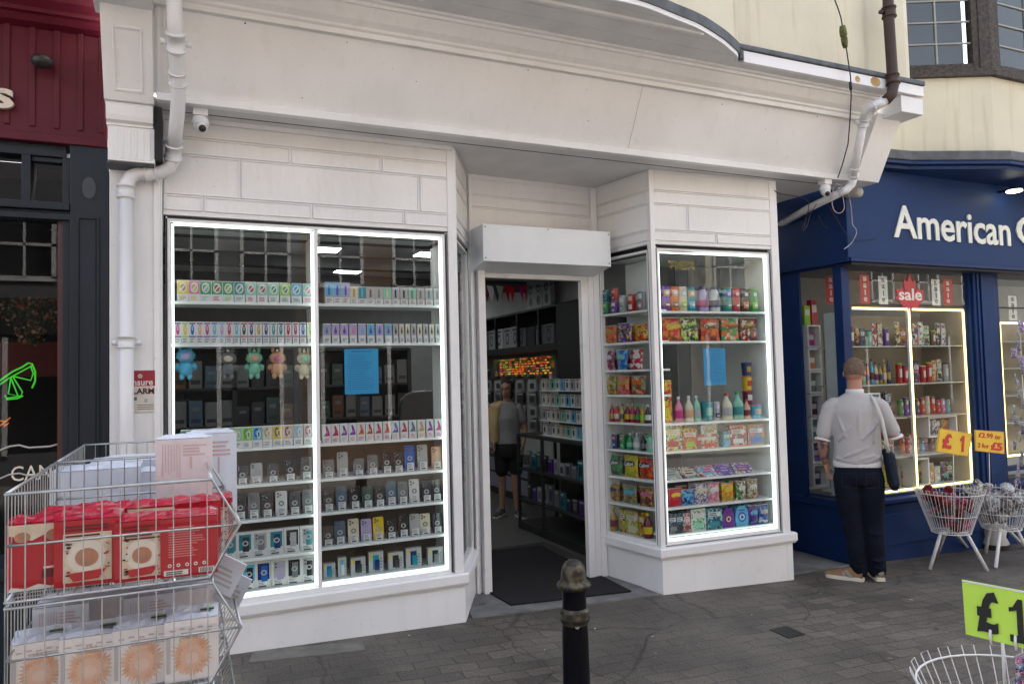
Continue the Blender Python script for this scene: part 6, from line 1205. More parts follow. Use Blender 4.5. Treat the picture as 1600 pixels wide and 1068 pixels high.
# ------------------------------------------------------------------ people
def remesh(o, vox, smooth=4, fac=.5):
    m = o.modifiers.new('remesh', 'REMESH'); m.mode = 'VOXEL'; m.voxel_size = vox; m.use_smooth_shade = True
    s = o.modifiers.new('smooth', 'SMOOTH'); s.iterations = smooth; s.factor = fac
def loft(b, secs, mt, n=20):
    """secs: (cx, cy, z, rx, ry)"""
    vs = []; fs = []
    for cx, cy, z, rx, ry in secs:
        for k in range(n): a = 2*math.pi*k/n; vs.append((cx+rx*math.cos(a), cy+ry*math.sin(a), z))
    for i in range(len(secs)-1):
        for k in range(n): fs.append((i*n+k, i*n+(k+1) % n, (i+1)*n+(k+1) % n, (i+1)*n+k))
    fs += [tuple(range(n-1, -1, -1)), tuple(range(len(vs)-n, len(vs)))]
    b.add(vs, fs, mt, True)
def tapered(b, pts, rs, mt, n=14):
    P = [Vector(p) for p in pts]; Q = []; R = []
    for i in range(len(P)-1):
        for j in range(4): t = j/4; Q.append(P[i].lerp(P[i+1], t)); R.append(rs[i]+(rs[i+1]-rs[i])*t)
    Q.append(P[-1]); R.append(rs[-1]); b.tube(Q, 0, mt, n, rr=R)
    b.sphere(P[0], rs[0], mt, 10, 8); b.sphere(P[-1], rs[-1], mt, 10, 8)
def hand(b, wrist, d, side, mt, curl=.35, s=1.0, palmn=None):
    """palm and five fingers. d: direction of the hand, side: direction of the thumb, palm normal = d x side"""
    d = Vector(d).normalized(); s_ = Vector(side); s_ = (s_-d*s_.dot(d)).normalized(); nrm = d.cross(s_) if palmn is None else Vector(palmn).normalized()
    W = Vector(wrist)
    for k in range(4): # palm rays
        o = s_*(.030-.020*k)*s; tapered(b, [W+o*.55, W+d*.045*s+o*.9, W+d*.085*s+o], [.016*s, .015*s, .012*s], mt, 8)
    ln = (.070, .080, .074, .058)
    for k in range(4):
        o = s_*(.032-.0215*k)*s; base = W+d*.085*s+o; L = ln[k]*s; c = curl*(1+.12*k)
        p1 = base+(d*math.cos(c*.6)+nrm*math.sin(c*.6))*L*.45; p2 = p1+(d*math.cos(c*1.6)+nrm*math.sin(c*1.6))*L*.32; p3 = p2+(d*math.cos(c*2.4)+nrm*math.sin(c*2.4))*L*.25
        tapered(b, [base, p1, p2, p3], [.0095*s, .0088*s, .0080*s, .0068*s], mt, 8)
    t0 = W+d*.02*s+s_*.024*s; t1 = t0+(d*.7+s_*.75+nrm*.2).normalized()*.038*s; t2 = t1+(d*.9+s_*.35+nrm*.3).normalized()*.03*s; t3 = t2+(d+s_*.1+nrm*.4).normalized()*.022*s
    tapered(b, [t0, t1, t2, t3], [.014*s, .0115*s, .010*s, .008*s], mt, 8)
def head(b, c, yaw, mt, s=1.0, tilt=0):
    """head centred on c, facing +y turned by yaw"""
    M = Matrix.Translation(Vector(c))@Matrix.Rotation(yaw, 4, 'Z')@Matrix.Rotation(tilt, 4, 'X'); q = MB()
    q.sphere((0, .0, .02), .088, mt, 20, 14, (.86, 1.04, 1.08)); q.sphere((0, .018, -.035), .066, mt, 18, 12, (.90, 1.05, 1.10)); q.sphere((0, .035, -.078), .036, mt, 14, 10, (1.1, 1, .75))
    q.sphere((0, -.035, .005), .075, mt, 16, 12, (.95, .9, 1.0))
    tapered(q, [(0, .088, .018), (0, .102, -.010), (0, .106, -.020)], [.008, .011, .013], mt, 8); q.sphere((0, .080, -.048), .020, mt, 10, 8, (1.3, .6, .5)); q.sphere((0, .078, .028), .03, mt, 12, 8, (1.9, .5, .4))
    for k in (-1, 1): q.sphere((k*.080, -.005, -.008), .024, mt, 10, 10, (.32, .7, 1.15)); q.sphere((k*.038, .058, -.018), .026, mt, 10, 8)
    b.add([M@Vector(v) for v in q.v], q.f, mt, True)
    return M
def part_at(q, M):
    q.v = [tuple(M@Vector(v)) for v in q.v]; return q
def shoe(b, heel, yaw, L, mt, sole, mt2, s=1.0):
    """low trainer from heel point (ground) pointing along yaw (from +y)"""
    M = Matrix.Translation(Vector(heel))@Matrix.Rotation(yaw, 4, 'Z'); prof = [(0, .030), (.12, .037), (.35, .036), (.62, .045), (.82, .044), (.95, .032), (1.0, .014)]
    def ring(z, k, hs=None): return None
    for z0, z1, kk, m_ in ((0, .022, 1.08, sole), (.022, .030, 1.04, sole)):
        lo = [(w*kk, t*L) for t, w in prof]; loop = [(x, y-.008, z0) for x, y in lo]+[(-x, y-.008, z0) for x, y in lo[::-1]]
        q = MB(); q.ext(loop, (0, 0, z1-z0), m_); b.add([M@Vector(v) for v in q.v], q.f, m_)
    vs = []; fs = []; n = 12
    secs = [(-.005, .034, .095), (.10, .038, .105), (.25, .038, .105), (.42, .040, .085), (.60, .044, .066), (.80, .043, .052), (.93, .034, .042), (1.0, .012, .030)]
    for t, w, h in secs:
        for k in range(n):
            a = math.pi*k/(n-1); vs.append((w*math.cos(a)*1.0, t*L, .026+(h-.02)*max(0, math.sin(a))**.8))
    for i in range(len(secs)-1):
        for k in range(n-1): fs.append((i*n+k, i*n+k+1, (i+1)*n+k+1, (i+1)*n+k))
    fs += [tuple(range(n)), tuple(range(len(vs)-1, len(vs)-n-1, -1))]
    b.add([M@Vector(v) for v in vs], fs, mt, True)
    q = MB() # laces and side stripe
    for k in range(4): tapered(q, [(-.026, (.40+.07*k)*L, .098-.011*k), (0, (.41+.07*k)*L, .112-.012*k), (.026, (.40+.07*k)*L, .098-.011*k)], [.004]*3, mt2, 6)
    for sx in (-1, 1):
        q.add([(sx*.041, .22*L, .03), (sx*.042, .34*L, .03), (sx*.038, .46*L, .075), (sx*.036, .38*L, .082)], [(0, 1, 2, 3)], mt2); q.add([(sx*.043, .42*L, .035), (sx*.045, .52*L, .035), (sx*.040, .50*L, .062), (sx*.040, .44*L, .066)], [(0, 1, 2, 3)], mt2)
    q.sphere((0, -.002, .07), .03, mt2, 8, 6, (.9, .35, 1.0))
    b.add([M@Vector(v) for v in q.v], q.f, mt2, True)
SKIN = mat('sunburnt skin', (.42, .21, .14), .55, var=.12, scale=18)
TATT = mat('tattooed skin', (.30, .16, .12), .55, scale=22, col2=(.07, .06, .07), contrast=(.42, .52))
KNIT = mat('pale grey knit', (.43, .415, .42), .95, var=.08, scale=4, bump=.9, bscale=170)
JEAN = mat('dark navy denim', (.008, .011, .022), .95, spec=.15, var=.45, scale=7, bump=.5, bscale=130)
def finish(T, o, vox, sm=4): remesh(o, vox, sm); return o
MS = 1.085; mx, my = 5.36, 4.66
MAN = thing('person', 'man seen from behind in pale grey knit polo, dark jeans and brown trainers', 'person', (mx, my, gz(mx)+.004), math.radians(-40)); MAN.scale = (MS, MS, MS)
b = MB()
HM = head(b, (.012, .03, 1.645), -.25, SKIN, tilt=-.12)
tapered(b, [(0, -.005, 1.45), (.004, .005, 1.52), (.010, .015, 1.60)], [.062, .056, .055], SKIN)
loft(b, [(0, 0, .95, .14, .09), (0, 0, 1.15, .14, .09), (0, 0, 1.35, .17, .09), (0, 0, 1.45, .10, .07)], SKIN)
tapered(b, [(-.150, -.01, 1.38), (-.215, -.025, 1.27), (-.255, -.04, 1.13)], [.040, .040, .038], SKIN); tapered(b, [(-.255, -.04, 1.13), (-.25, .0, 1.02), (-.225, .06, .90)], [.040, .038, .026], SKIN)
hand(b, (-.225, .06, .90), (.18, .25, -1), (.3, 1, .2), SKIN, .5, 1.0)
tapered(b, [(.150, -.01, 1.38), (.222, -.018, 1.27), (.265, -.02, 1.15)], [.040, .040, .040], SKIN); tapered(b, [(.265, -.02, 1.15), (.25, .12, 1.12), (.20, .24, 1.14)], [.042, .038, .027], SKIN)
hand(b, (.20, .24, 1.14), (-.5, 1, .15), (0, .2, 1), SKIN, .7, 1.0)
for k, fx in ((-1, -.03), (1, .10)): tapered(b, [(k*.085, 0, .93), (k*.07+.02, .01, .50), (fx, .0, .10)], [.07, .05, .035], SKIN)
remesh(b.build('body', MAN, (0, 0, 0)), .0075, 3, .4)
# clothing
b = MB(); loft(b, [(0, -.002, .905, .172, .118), (0, -.004, .95, .182, .125), (0, -.006, 1.02, .178, .122), (0, -.006, 1.12, .180, .122), (0, -.010, 1.24, .183, .122), (0, -.012, 1.34, .194, .118), (0, -.010, 1.40, .184, .102), (0, -.006, 1.44, .140, .082), (0, -.004, 1.475, .085, .068), (0, -.002, 1.49, .062, .058)], KNIT, 24)
for k in (-1, 1):
    el = (-.245, -.030, 1.165) if k < 0 else (.262, -.01, 1.180)
    tapered(b, [(k*.155, -.012, 1.395), (k*.187, -.014, 1.37), (k*.222, -.022, 1.27), el], [.058, .062, .062, .060], KNIT)
rr = random.Random(4)
for (p, q, r) in (((-.12, -.118, .98), (.06, -.128, 1.06), .012), ((-.05, -.125, .95), (.13, -.115, 1.0), .010), ((.02, -.135, 1.12), (.15, -.118, 1.26), .010), ((-.16, -.09, 1.10), (-.06, -.128, 1.22), .010), ((0, -.130, 1.18), (.01, -.124, 1.36), .010), ((-.17, -.07, .97), (-.02, -.126, .935), .014), ((.16, -.08, .985), (.03, -.126, .94), .013), ((-.15, -.085, 1.32), (-.10, -.118, 1.14), .011), ((.155, -.085, 1.30), (.11, -.118, 1.10), .012)): tapered(b, [p, Vector(p).lerp(Vector(q), .5)+Vector((0, -.006, 0)), q], [r*.5, r, r*.5], KNIT, 8)
remesh(b.build('shirt', MAN, (0, 0, 0)), .0085, 5, .5)
WK = mat('white ribbed trim', (.66, .65, .66), .9, bump=.5, bscale=200)
b = MB(); b.lathe([(.174, .893), (.180, .90), (.184, .915), (.183, .945), (.180, .952)], WK, 28, sy=.68); b.build('ribbed_hem', MAN, (0, 0, 0))
b = MB(); b.lathe([(.066, 1.478), (.070, 1.485), (.066, 1.512), (.060, 1.515)], WK, 22, (.004, .004, 0), sy=.95); b.build('collar', MAN, (0, 0, 0))
for k, el, d in ((-1, (-.245, -.030, 1.165), (-.03, -.015, -.11)), (1, (.262, -.01, 1.180), (.035, .007, -.10))):
    b = MB(); d = Vector(d).normalized(); e = Vector(el)-d*(-.045); b.tube([e, e+d*.018], .060, WK, 18, rr=[.061, .060]); b.build('sleeve_cuff', MAN, (0, 0, 0))
b = MB()
loft(b, [(0, -.002, .76, .165, .122), (0, -.006, .82, .180, .138), (0, -.004, .88, .176, .128), (0, 0, .93, .165, .112)], JEAN, 22)
tapered(b, [(-.085, -.005, .80), (-.082, -.003, .62), (-.060, .005, .46), (-.045, -.005, .30), (-.030, -.0, .12), (-.026, .0, .075)], [.105, .092, .074, .068, .066, .068], JEAN)
tapered(b, [(.088, -.005, .80), (.095, .01, .62), (.100, .02, .46), (.105, .01, .30), (.112, .03, .12), (.114, .035, .075)], [.105, .094, .076, .070, .068, .070], JEAN)
for x0, z in ((-.045, .40), (-.04, .34), (-.03, .16), (-.03, .12), (.105, .38), (.11, .17), (.112, .12), (-.075, .50)): tapered(b, [(x0-.05, -.045, z), (x0, -.068, z-.012), (x0+.05, -.042, z+.008)], [.006, .011, .006], JEAN, 8)
remesh(b.build('trousers', MAN, (0, 0, 0)), .0095, 4, .5)
b = MB()
for sx in (-1, 1):
    x0, x1 = sx*.035, sx*.135
    for a0, a1, z0, z1 in ((x0, x1, .855, .858), (x0, x1, .745, .748), (x0, x0+sx*.003, .745, .858), (x1-sx*.003, x1, .745, .858)):
        ya = lambda x: -.006-.139*math.sqrt(max(.01, 1-(x/.183)**2)); b.add([(a0, ya(a0), z0), (a1, ya(a1), z0), (a1, ya(a1), z1), (a0, ya(a0), z1)], [(0, 1, 2, 3)], mat('denim stitching', (.018, .02, .03), .9))
b.build('pocket_stitching', MAN, (0, 0, 0))
HAIR = mat('short brown hair', (.17, .11, .08), .95, var=.4, scale=60, bump=.6, bscale=220)
b = MB(); b.sphere((0, -.006, .028), .0935, HAIR, 24, 16, (.86, 1.02, 1.06)); b.sphere((0, -.036, .010), .0805, HAIR, 20, 14, (.95, .92, 1.0))
keep = [f for f in range(len(b.f)) if all((b.v[i][2] > -.035+max(0, b.v[i][1])*1.15) for i in b.f[f])]
b.f = [b.f[k] for k in keep]; b.mi = [0]*len(keep); b.sm = [True]*len(keep); part_at(b, HM); b.build('hair', MAN, (0, 0, 0))
b = MB(); b.sphere((0, .026, -.060), .060, HAIR, 18, 12, (1.02, 1.0, .82)); keep = [f for f in range(len(b.f)) if all(b.v[i][2] < -.05+.25*max(0, b.v[i][1]-.02) and b.v[i][1] > -.01 for i in b.f[f])]
b.f = [b.f[k] for k in keep]; b.mi = [0]*len(keep); b.sm = [True]*len(keep); part_at(b, HM); b.build('beard', MAN, (0, 0, 0))
b = MB(); 
for k in (-1, 1): b.sphere((k*.034, .052, .098), .026, BLK, 12, 8, (1, .4, .7))
b.tube([(-.078, -.02, .055), (-.070, .045, .092), (.070, .045, .092), (.078, -.02, .055)], .004, BLK, 6); part_at(b, HM); b.build('sunglasses', MAN, (0, 0, 0))
b = MB(); tapered(b, [(-.2555, -.041, 1.11), (-.2505, 0, 1.02), (-.232, .048, .925)], [.0418, .0395, .029], TATT); b.build('tattooed_forearm', MAN, (0, 0, 0))
TR = mat('tan suede', (.26, .15, .075), .9, var=.2, scale=15); TG = mat('grey mesh', (.28, .27, .26), .9); SO = mat('cream rubber sole', (.62, .60, .52), .7)
b = MB(); shoe(b, (-.005, -.035, .0), 1.25, .285, TR, SO, TG); b.build('shoe', MAN, (0, 0, 0))
b = MB(); shoe(b, (.125, -.02, .0), .10, .285, TR, SO, TG); b.build('shoe', MAN, (0, 0, 0))
# bag on his shoulder
R40 = Matrix.Translation(MAN.location)@Matrix.Rotation(math.radians(-40), 4, 'Z')@Matrix.Scale(MS, 4)
BG = thing('tote_bag', 'navy and white tote bag hanging from the man\'s right shoulder', 'bag', tuple(R40@Vector((.25, .02, .70))), 0)
b = MB(); NV = mat('navy canvas', (.008, .014, .035), .85, bump=.4, bscale=120); CW_ = mat('cream canvas strap', (.50, .49, .46), .8)
o = [(.195, -.13, 1.02), (.20, .13, 1.03), (.235, .14, .74), (.24, .02, .70), (.225, -.12, .76)]
b.ext([R40@Vector(p) for p in o], (R40@Vector((.055, 0, 0)))-(R40@Vector((0, 0, 0))), NV); bo = b.build('bag_body', BG, bevel=.02)
b = MB(); b.ext([R40@Vector(p) for p in ((.252, -.045, 1.03), (.252, -.020, 1.03), (.292, -.005, .72), (.288, -.035, .72))], (R40@Vector((.008, 0, 0)))-(R40@Vector((0, 0, 0))), CW_); b.build('white_stripe', BG)
b = MB(); P_ = [(.205, -.128, 1.02), (.190, -.143, 1.12), (.168, -.138, 1.28), (.140, -.122, 1.38), (.122, -.075, 1.445), (.115, .0, 1.465), (.125, .09, 1.40), (.165, .14, 1.25), (.20, .13, 1.03)]
Q_ = [R40@Vector(p) for p in P_]; ww = (R40.to_3x3()@Vector((1, .25, .1))).normalized()*.0155; vs = []
for p in Q_: vs += [p-ww, p+ww]
b.add(vs, [(2*i, 2*i+1, 2*i+3, 2*i+2) for i in range(len(Q_)-1)], CW_, True); st = b.build('strap', BG); sm_ = st.modifiers.new('thick', 'SOLIDIFY'); sm_.thickness = .004
# woman inside the shop
WSC = .985
wp = onZ(797, 806, -.1); WOM = thing('person', 'woman in glasses, grey tee, tan cardigan and black shorts inside the doorway', 'person', (wp.x, wp.y, -.103), math.radians(150)); WOM.scale = (WSC,)*3
SK2 = mat('skin indoors', (.36, .20, .14), .6, var=.1); TEE = mat('grey cotton tee', (.22, .22, .23), .9, bump=.4); CAR = mat('tan cardigan', (.42, .31, .16), .95, bump=.8, bscale=120); SHO = mat('black shorts', (.010, .010, .012), .9)
b = MB(); HW = head(b, (0, .02, 1.58), -.2, SK2, tilt=.05)
tapered(b, [(0, -.005, 1.40), (0, .01, 1.54)], [.05, .046], SK2); loft(b, [(0, 0, .95, .13, .08), (0, 0, 1.2, .12, .08), (0, 0, 1.38, .13, .07), (0, 0, 1.42, .07, .05)], SK2)
tapered(b, [(.165, 0, 1.34), (.20, .0, 1.08), (.17, .12, .92)], [.042, .036, .024], SK2); hand(b, (.17, .12, .92), (-.2, .4, -1), (-.4, 1, 0), SK2, .6, .9)
tapered(b, [(-.165, 0, 1.34), (-.21, -.02, 1.08), (-.19, .08, .88)], [.042, .036, .024], SK2); hand(b, (-.19, .08, .88), (.1, .2, -1), (.4, 1, 0), SK2, .5, .9)
tapered(b, [(-.08, 0, .85), (-.08, .02, .48), (-.09, .0, .09)], [.085, .052, .034], SK2); tapered(b, [(.08, 0, .85), (.09, -.02, .48), (.10, -.06, .09)], [.085, .052, .034], SK2)
remesh(b.build('body', WOM, (0, 0, 0)), .008, 3, .4)
b = MB(); loft(b, [(0, 0, .90, .165, .115), (0, 0, 1.05, .155, .11), (0, .01, 1.22, .165, .125), (0, 0, 1.34, .175, .10), (0, 0, 1.40, .12, .07), (0, 0, 1.425, .06, .055)], TEE)
for k in (-1, 1): tapered(b, [(k*.14, 0, 1.35), (k*.19, 0, 1.20)], [.058, .062], TEE)
remesh(b.build('tee_shirt', WOM, (0, 0, 0)), .010, 4, .5)
b = MB(); loft(b, [(0, 0, .74, .165, .12), (0, 0, .82, .178, .13), (0, 0, .94, .150, .108)], SHO)
for k in (-1, 1): tapered(b, [(k*.085, 0, .80), (k*.09, .01, .58)], [.10, .088], SHO)
remesh(b.build('shorts', WOM, (0, 0, 0)), .011, 3, .5)
b = MB(); tapered(b, [(.08, -.01, 1.40), (.17, 0, 1.36), (.215, .0, 1.22), (.235, .02, 1.05)], [.04, .062, .072, .070], CAR); loft(b, [(.16, .0, .93, .075, .14), (.15, .0, 1.15, .075, .13), (.12, 0, 1.36, .07, .10), (.09, 0, 1.40, .04, .07)], CAR)
remesh(b.build('cardigan', WOM, (0, 0, 0)), .010, 4, .5)
HAIR_D = mat('dark brown hair', (.035, .020, .015), .9, bump=.5, bscale=200); b = MB(); b.sphere((0, -.014, .022), .100, HAIR_D, 20, 14, (.90, 1.0, 1.08)); b.sphere((0, -.04, -.05), .075, HAIR_D, 16, 10, (1.1, .8, 1.3)); keep = [f for f in range(len(b.f)) if all(b.v[i][1] < .045+max(0, b.v[i][2]-.04)*2.0 for i in b.f[f])]
b.f = [b.f[k] for k in keep]; b.mi = [0]*len(keep); b.sm = [True]*len(keep); part_at(b, HW); b.build('hair', WOM, (0, 0, 0))
b = MB()
for k in (-1, 1): b.tube([(k*.032+.022*math.cos(a*math.pi/6), .100, .006+.018*math.sin(a*math.pi/6)) for a in range(12)], .0032, BLK, 5, closed=True)
b.tube([(-.010, .102, .008), (.010, .102, .008)], .002, BLK, 5); part_at(b, HW); b.build('glasses', WOM, (0, 0, 0))
b = MB()
for k in (-1, 1): b.sphere((k*.032, .088, .006), .009, mat('eye', (.05, .04, .03), .3), 8, 6)
part_at(b, HW); b.build('eyes', WOM, (0, 0, 0))
b = MB(); b.sphere((0, .096, -.048), .010, mat('lips', (.30, .09, .08), .5), 8, 6, (2, .5, .6)); part_at(b, HW); b.build('mouth', WOM, (0, 0, 0))
TD = mat('dark grey trainer', (.05, .05, .055), .8)
for x, y, a in ((-.09, -.04, .5), (.10, -.10, -.3)): b = MB(); shoe(b, (x, y, 0), a, .25, TD, SO, TG); b.build('shoe', WOM, (0, 0, 0))
# ------------------------------------------------------------------ bollard
bx_, by_ = onY(899, 1000, 2.9).x, 2.9; zt = onY(897, 873, 2.9).z; gb = gz(bx_)
BO = thing('bollard', 'black cast iron bollard with worn gold dome in front of the doorway', 'bollard', (bx_, by_, gb))
BP = mat('chipped black bollard paint', (.003, .003, .006), .42, spec=.12, var=.4, scale=12, bump=.25, bscale=25)
GP_ = mat('worn gold paint', (.095, .082, .048), .45, metal=.5, scale=34, col2=(.018, .015, .014), contrast=(.40, .62), bump=.5, bscale=60)
H = zt-gb
b = MB(); b.lathe([(.085, 0), (.085, .05), (.072, .09), (.062, .13), (.057, H-.315), (.0545, H-.277)], BP, 36); b.build('shaft', BO, (0, 0, 0))
b = MB(); b.lathe([(.0555, H-.278), (.066, H-.262), (.068, H-.247), (.061, H-.238), (.066, H-.226), (.062, H-.216), (.054, H-.208)], GP_, 36); b.build('lower_ring', BO, (0, 0, 0))
b = MB(); b.lathe([(.053, H-.2085), (.0525, H-.18), (.053, H-.14), (.055, H-.128)], BP, 36); b.build('neck', BO, (0, 0, 0))
b = MB(); b.lathe([(.056, H-.129), (.072, H-.122), (.076, H-.110), (.072, H-.101), (.060, H-.095), (.056, H-.083), (.055, H-.060), (.050, H-.036), (.039, H-.015), (.024, H-.004), (.010, H-.0005), (.001, H)], GP_, 36); b.build('dome_cap', BO, (0, 0, 0))
b = MB(); n = 14; sp = onY(885, 977, by_-.07); a0 = math.radians(252)
vs = [((.0578)*math.cos(a0+.24*math.cos(2*math.pi*k/n)), .0578*math.sin(a0+.24*math.cos(2*math.pi*k/n)), sp.z-gb+.030*math.sin(2*math.pi*k/n)) for k in range(n)]; b.add(vs, [tuple(range(n))], mat('faded round sticker', (.30, .28, .33), .6, col2=(.10, .09, .14), scale=60, contrast=(.4, .5))); b.build('sticker', BO, (0, 0, 0))
# ------------------------------------------------------------------ stacked wire baskets at the left
YB0, YB1, YB2 = 1.95, 2.68, 3.42
TL, TRr, NS, BR_, BL = [onY(*p, YB0) for p in ((9, 769), (331, 751), (375, 818), (330, 903), (9, 940))]
zt_, zb_ = (TL.z+TRr.z)/2, (BR_.z+BL.z)/2; xl, xr, xn = TL.x, TRr.x, NS.x; zn = NS.z; PITCH_T = onY(9, 769, YB0).z-onY(9, 948, YB0).z
def basket(x0, y0, z0, depth, label, first):
    """local origin: left near bottom corner"""
    T = thing('wire_basket', label, 'wire basket', (x0, y0, z0), 0, 'stacking wire baskets in front of the pub pilaster')
    W1, WN, HT, HN = xr-xl, xn-xl, zt_-zb_, zn-zb_; d = depth-.012
    prof = [(0, 0), (0, HT), (W1, HT), (WN, HN), (W1-.005, 0)]
    b = MB()
    for y in (0, d): b.tube([(x, y, z) for x, z in prof], .0042, WIRE, 6, closed=True)
    for (x, z) in prof: b.tube([(x, 0, z), (x, d, z)], .0042, WIRE, 6)
    for y in (0, d): b.tube([(0, y, HT*.52), (WN, y, HN)], .0030, WIRE, 5)
    b.build('frame', T, (0, 0, 0))
    b = MB()
    def zt2(x): return HT if x <= W1 else HT+(HN-HT)*(x-W1)/(WN-W1)
    def zb2(x): return 0 if x <= W1-.005 else HN*(x-W1+.005)/(WN-W1+.005)
    n_ = 13
    for y in (0, d):
        for k in range(1, n_):
            x = WN*k/n_; b.tube([(x, y-.002, zb2(x)), (x, y-.002, zt2(x))], .0017, WIRE, 4)
    b.build('end_grid', T, (0, 0, 0))
    b = MB(); m = int(d/.036)
    for k in range(1, m): y = d*k/m; b.tube([(-.002, y, 0), (-.002, y, HT)], .0016, WIRE, 4); b.tube([(WN, y, HN), (W1-.005, y, 0)], .0016, WIRE, 4)
    b.tube([(0, 0, HT*.5), (0, d, HT*.5)], .002, WIRE, 4); b.build('side_grid', T, (0, 0, 0))
    b = MB()
    for k in range(1, m): y = d*k/m; b.tube([(0, y, 0), (W1, y, 0)], .0016, WIRE, 4)
    for k in range(1, n_): x = W1*k/n_; b.tube([(x, 0, .002), (x, d, .002)], .0016, WIRE, 4)
    b.build('floor_grid', T, (0, 0, 0))
    return T
first = None; POSN = ['topmost', 'second from the top', 'third from the top', 'lowest']
for ci, y0 in enumerate((YB0, YB1)):
    for k in range(4):
        lab = 'galvanised wire basket, %s in the %s stack' % (POSN[k], ['near', 'far'][ci]); z0 = zb_-k*PITCH_T
        if first is None: first = basket(xl, y0, z0, YB1-YB0, lab, True)
        else: dup(first, (xl, y0, z0), 0, lab)
for ci, y0 in enumerate((YB0, YB1)):
    T = thing('basket_stand', 'wire legs carrying the %s basket stack' % ['near', 'far'][ci], 'stand', (xl, y0, gz(-.2)))
    for x in (xl+.01, xr-.02):
        for y in (y0+.01, y0+.70): b = MB(); b.tube([(x, y, gz(x)), (x, y, zb_-3*PITCH_T)], .008, WIRE, 8); b.build('leg', T)
RB_ = mat('red carton board', (.38, .004, .014), .32, var=.1, scale=6); RT = mat('glossy red shrink film', (.40, .008, .035), .15, var=.25, scale=18, bump=.6, bscale=40)
CRM = mat('cream printed panel', (.62, .54, .42), .5, scale=20, col2=(.50, .40, .28)); TANP = mat('tan printed patch', (.42, .20, .12), .5, scale=30, var=.3)
def shrink_top(b, w, d, h, mt, s):
    """crumpled shrink film over a carton top"""
    r_ = random.Random(s); nx, ny = 7, 6; vs = []; fs = []
    for j in range(ny+1):
        for i in range(nx+1):
            e = 0 if i in (0, nx) or j in (0, ny) else 1
            vs.append((-w/2+w*i/nx, d*j/ny, h+.0015+e*r_.uniform(.001, .010)))
    for j in range(ny):
        for i in range(nx): fs.append((j*(nx+1)+i, j*(nx+1)+i+1, (j+1)*(nx+1)+i+1, (j+1)*(nx+1)+i))
    b.add(vs, fs, mt, False)
def red_box(w, h, d, style, seed):
    b = MB(); b.box(-w/2, w/2, 0, d, 0, h, RB_)
    t = MB(); shrink_top(t, w, d, h, RT, seed); parts = [('carton', b), ('shrink_film', t)]
    p = MB(); y = -.0012; wq = mat('white torn print', (.66, .62, .58), .5)
    if style == 'front':
        p.rect(-w*.36, w*.38, h*.06, h*.80, y, CRM); p.ell(0, h*.44, w*.30, h*.26, y*2, mat('pale printed disc', (.66, .60, .52), .5), 22); p.ell(.0, h*.43, w*.18, h*.14, y*3, TANP, 18); rk = random.Random(seed*3); [p.ell(w*rk.choice([rk.uniform(-.33, -.26), rk.uniform(.29, .35)]), h*rk.uniform(.10, .76), w*rk.uniform(.015, .05), h*rk.uniform(.01, .02), y*4, rk.choice([INK, RB_, TANP]), 7) for _ in range(16)]; text_bars(p, -w*.32, w*.34, h*.70, h*.78, y*4, 2, mat('dark red print', (.12, .01, .01), .5), rk)
        rq = random.Random(seed); text_bars(p, -w*.34, w*.34, h*.84, h*.92, y, 2, mat('dark red print', (.12, .01, .01), .5), rq); p.quad([(-w*.30, y*4, h*.20), (w*.30, y*4, h*.24), (w*.18, y*4, h*.10), (-w*.2, y*4, h*.08)], RB_)
    elif style == 'side':
        text_bars(p, -w*.36, w*.30, h*.34, h*.86, y, 13, mat('pink small print', (.55, .16, .16), .5), random.Random(seed))
        for k in range(5): p.ell(-w*.34+k*w*.15, h*.20, w*.035, w*.035, y, wq, 10, ring=.5)
        p.rect(w*.16, w*.44, h*.04, h*.13, y, wq)
        for k in range(9): p.rect(w*.19+k*w*.026, w*.19+k*w*.026+w*.012, h*.05, h*.12, y*2, BLK)
        p.rect(-w*.44, -w*.02, h*.03, h*.12, y, wq); text_bars(p, -w*.40, -w*.08, h*.05, h*.10, y*2, 2, INK, random.Random(seed+1))
    else:
        p.quad([(-w*.48, y, h*.99), (w*.45, y, h*.97), (w*.42, y, h*.78), (w*.2, y, h*.86), (-w*.1, y, h*.74), (-w*.46, y, h*.84)], CRM); p.ell(w*.25, h*.80, w*.14, h*.09, y*2, TANP, 12); p.ell(-w*.25, h*.80, w*.13, h*.08, y*2, TANP, 12)
        p.quad([(-w*.48, y, 0), (w*.48, y, 0), (w*.40, y, h*.07), (w*.2, y, h*.03), (0, y, h*.08), (-w*.2, y, h*.03), (-w*.42, y, h*.07)], wq); p.rect(w*.05, w*.35, h*.16, h*.28, y, mat('dark red print', (.12, .01, .01), .5)); p.rect(w*.08, w*.32, h*.30, h*.33, y, wq)
    parts.append(('printed_panel', p)); return parts
GR = 'red shrink wrapped cartons in the top wire basket'
fz = zb_+.004; hb = .152
x_at = lambda px, Y: onY(px, 880, Y).x
for (px, yy_, w_, rz, st, lab, s) in ((60, 2.03, .125, .10, 'corner', 'red toy carton at the left end of the front row, torn cream top corner', 1), (136, 2.01, .135, -.03, 'front', 'red toy carton with cream panel, second from left in the front row', 2), (222, 1.99, .118, .0, 'front', 'red toy carton with cream panel, third from left in the front row', 3), (296, 1.98, .128, -.05, 'side', 'red toy carton showing its small print side, front row right', 4)):
    place(red_box(w_, hb+(.0 if s < 3 else -.012), .12, st, s), (x_at(px, yy_), yy_, fz), rz, lab, 'toy carton', 'toy_carton', GR)
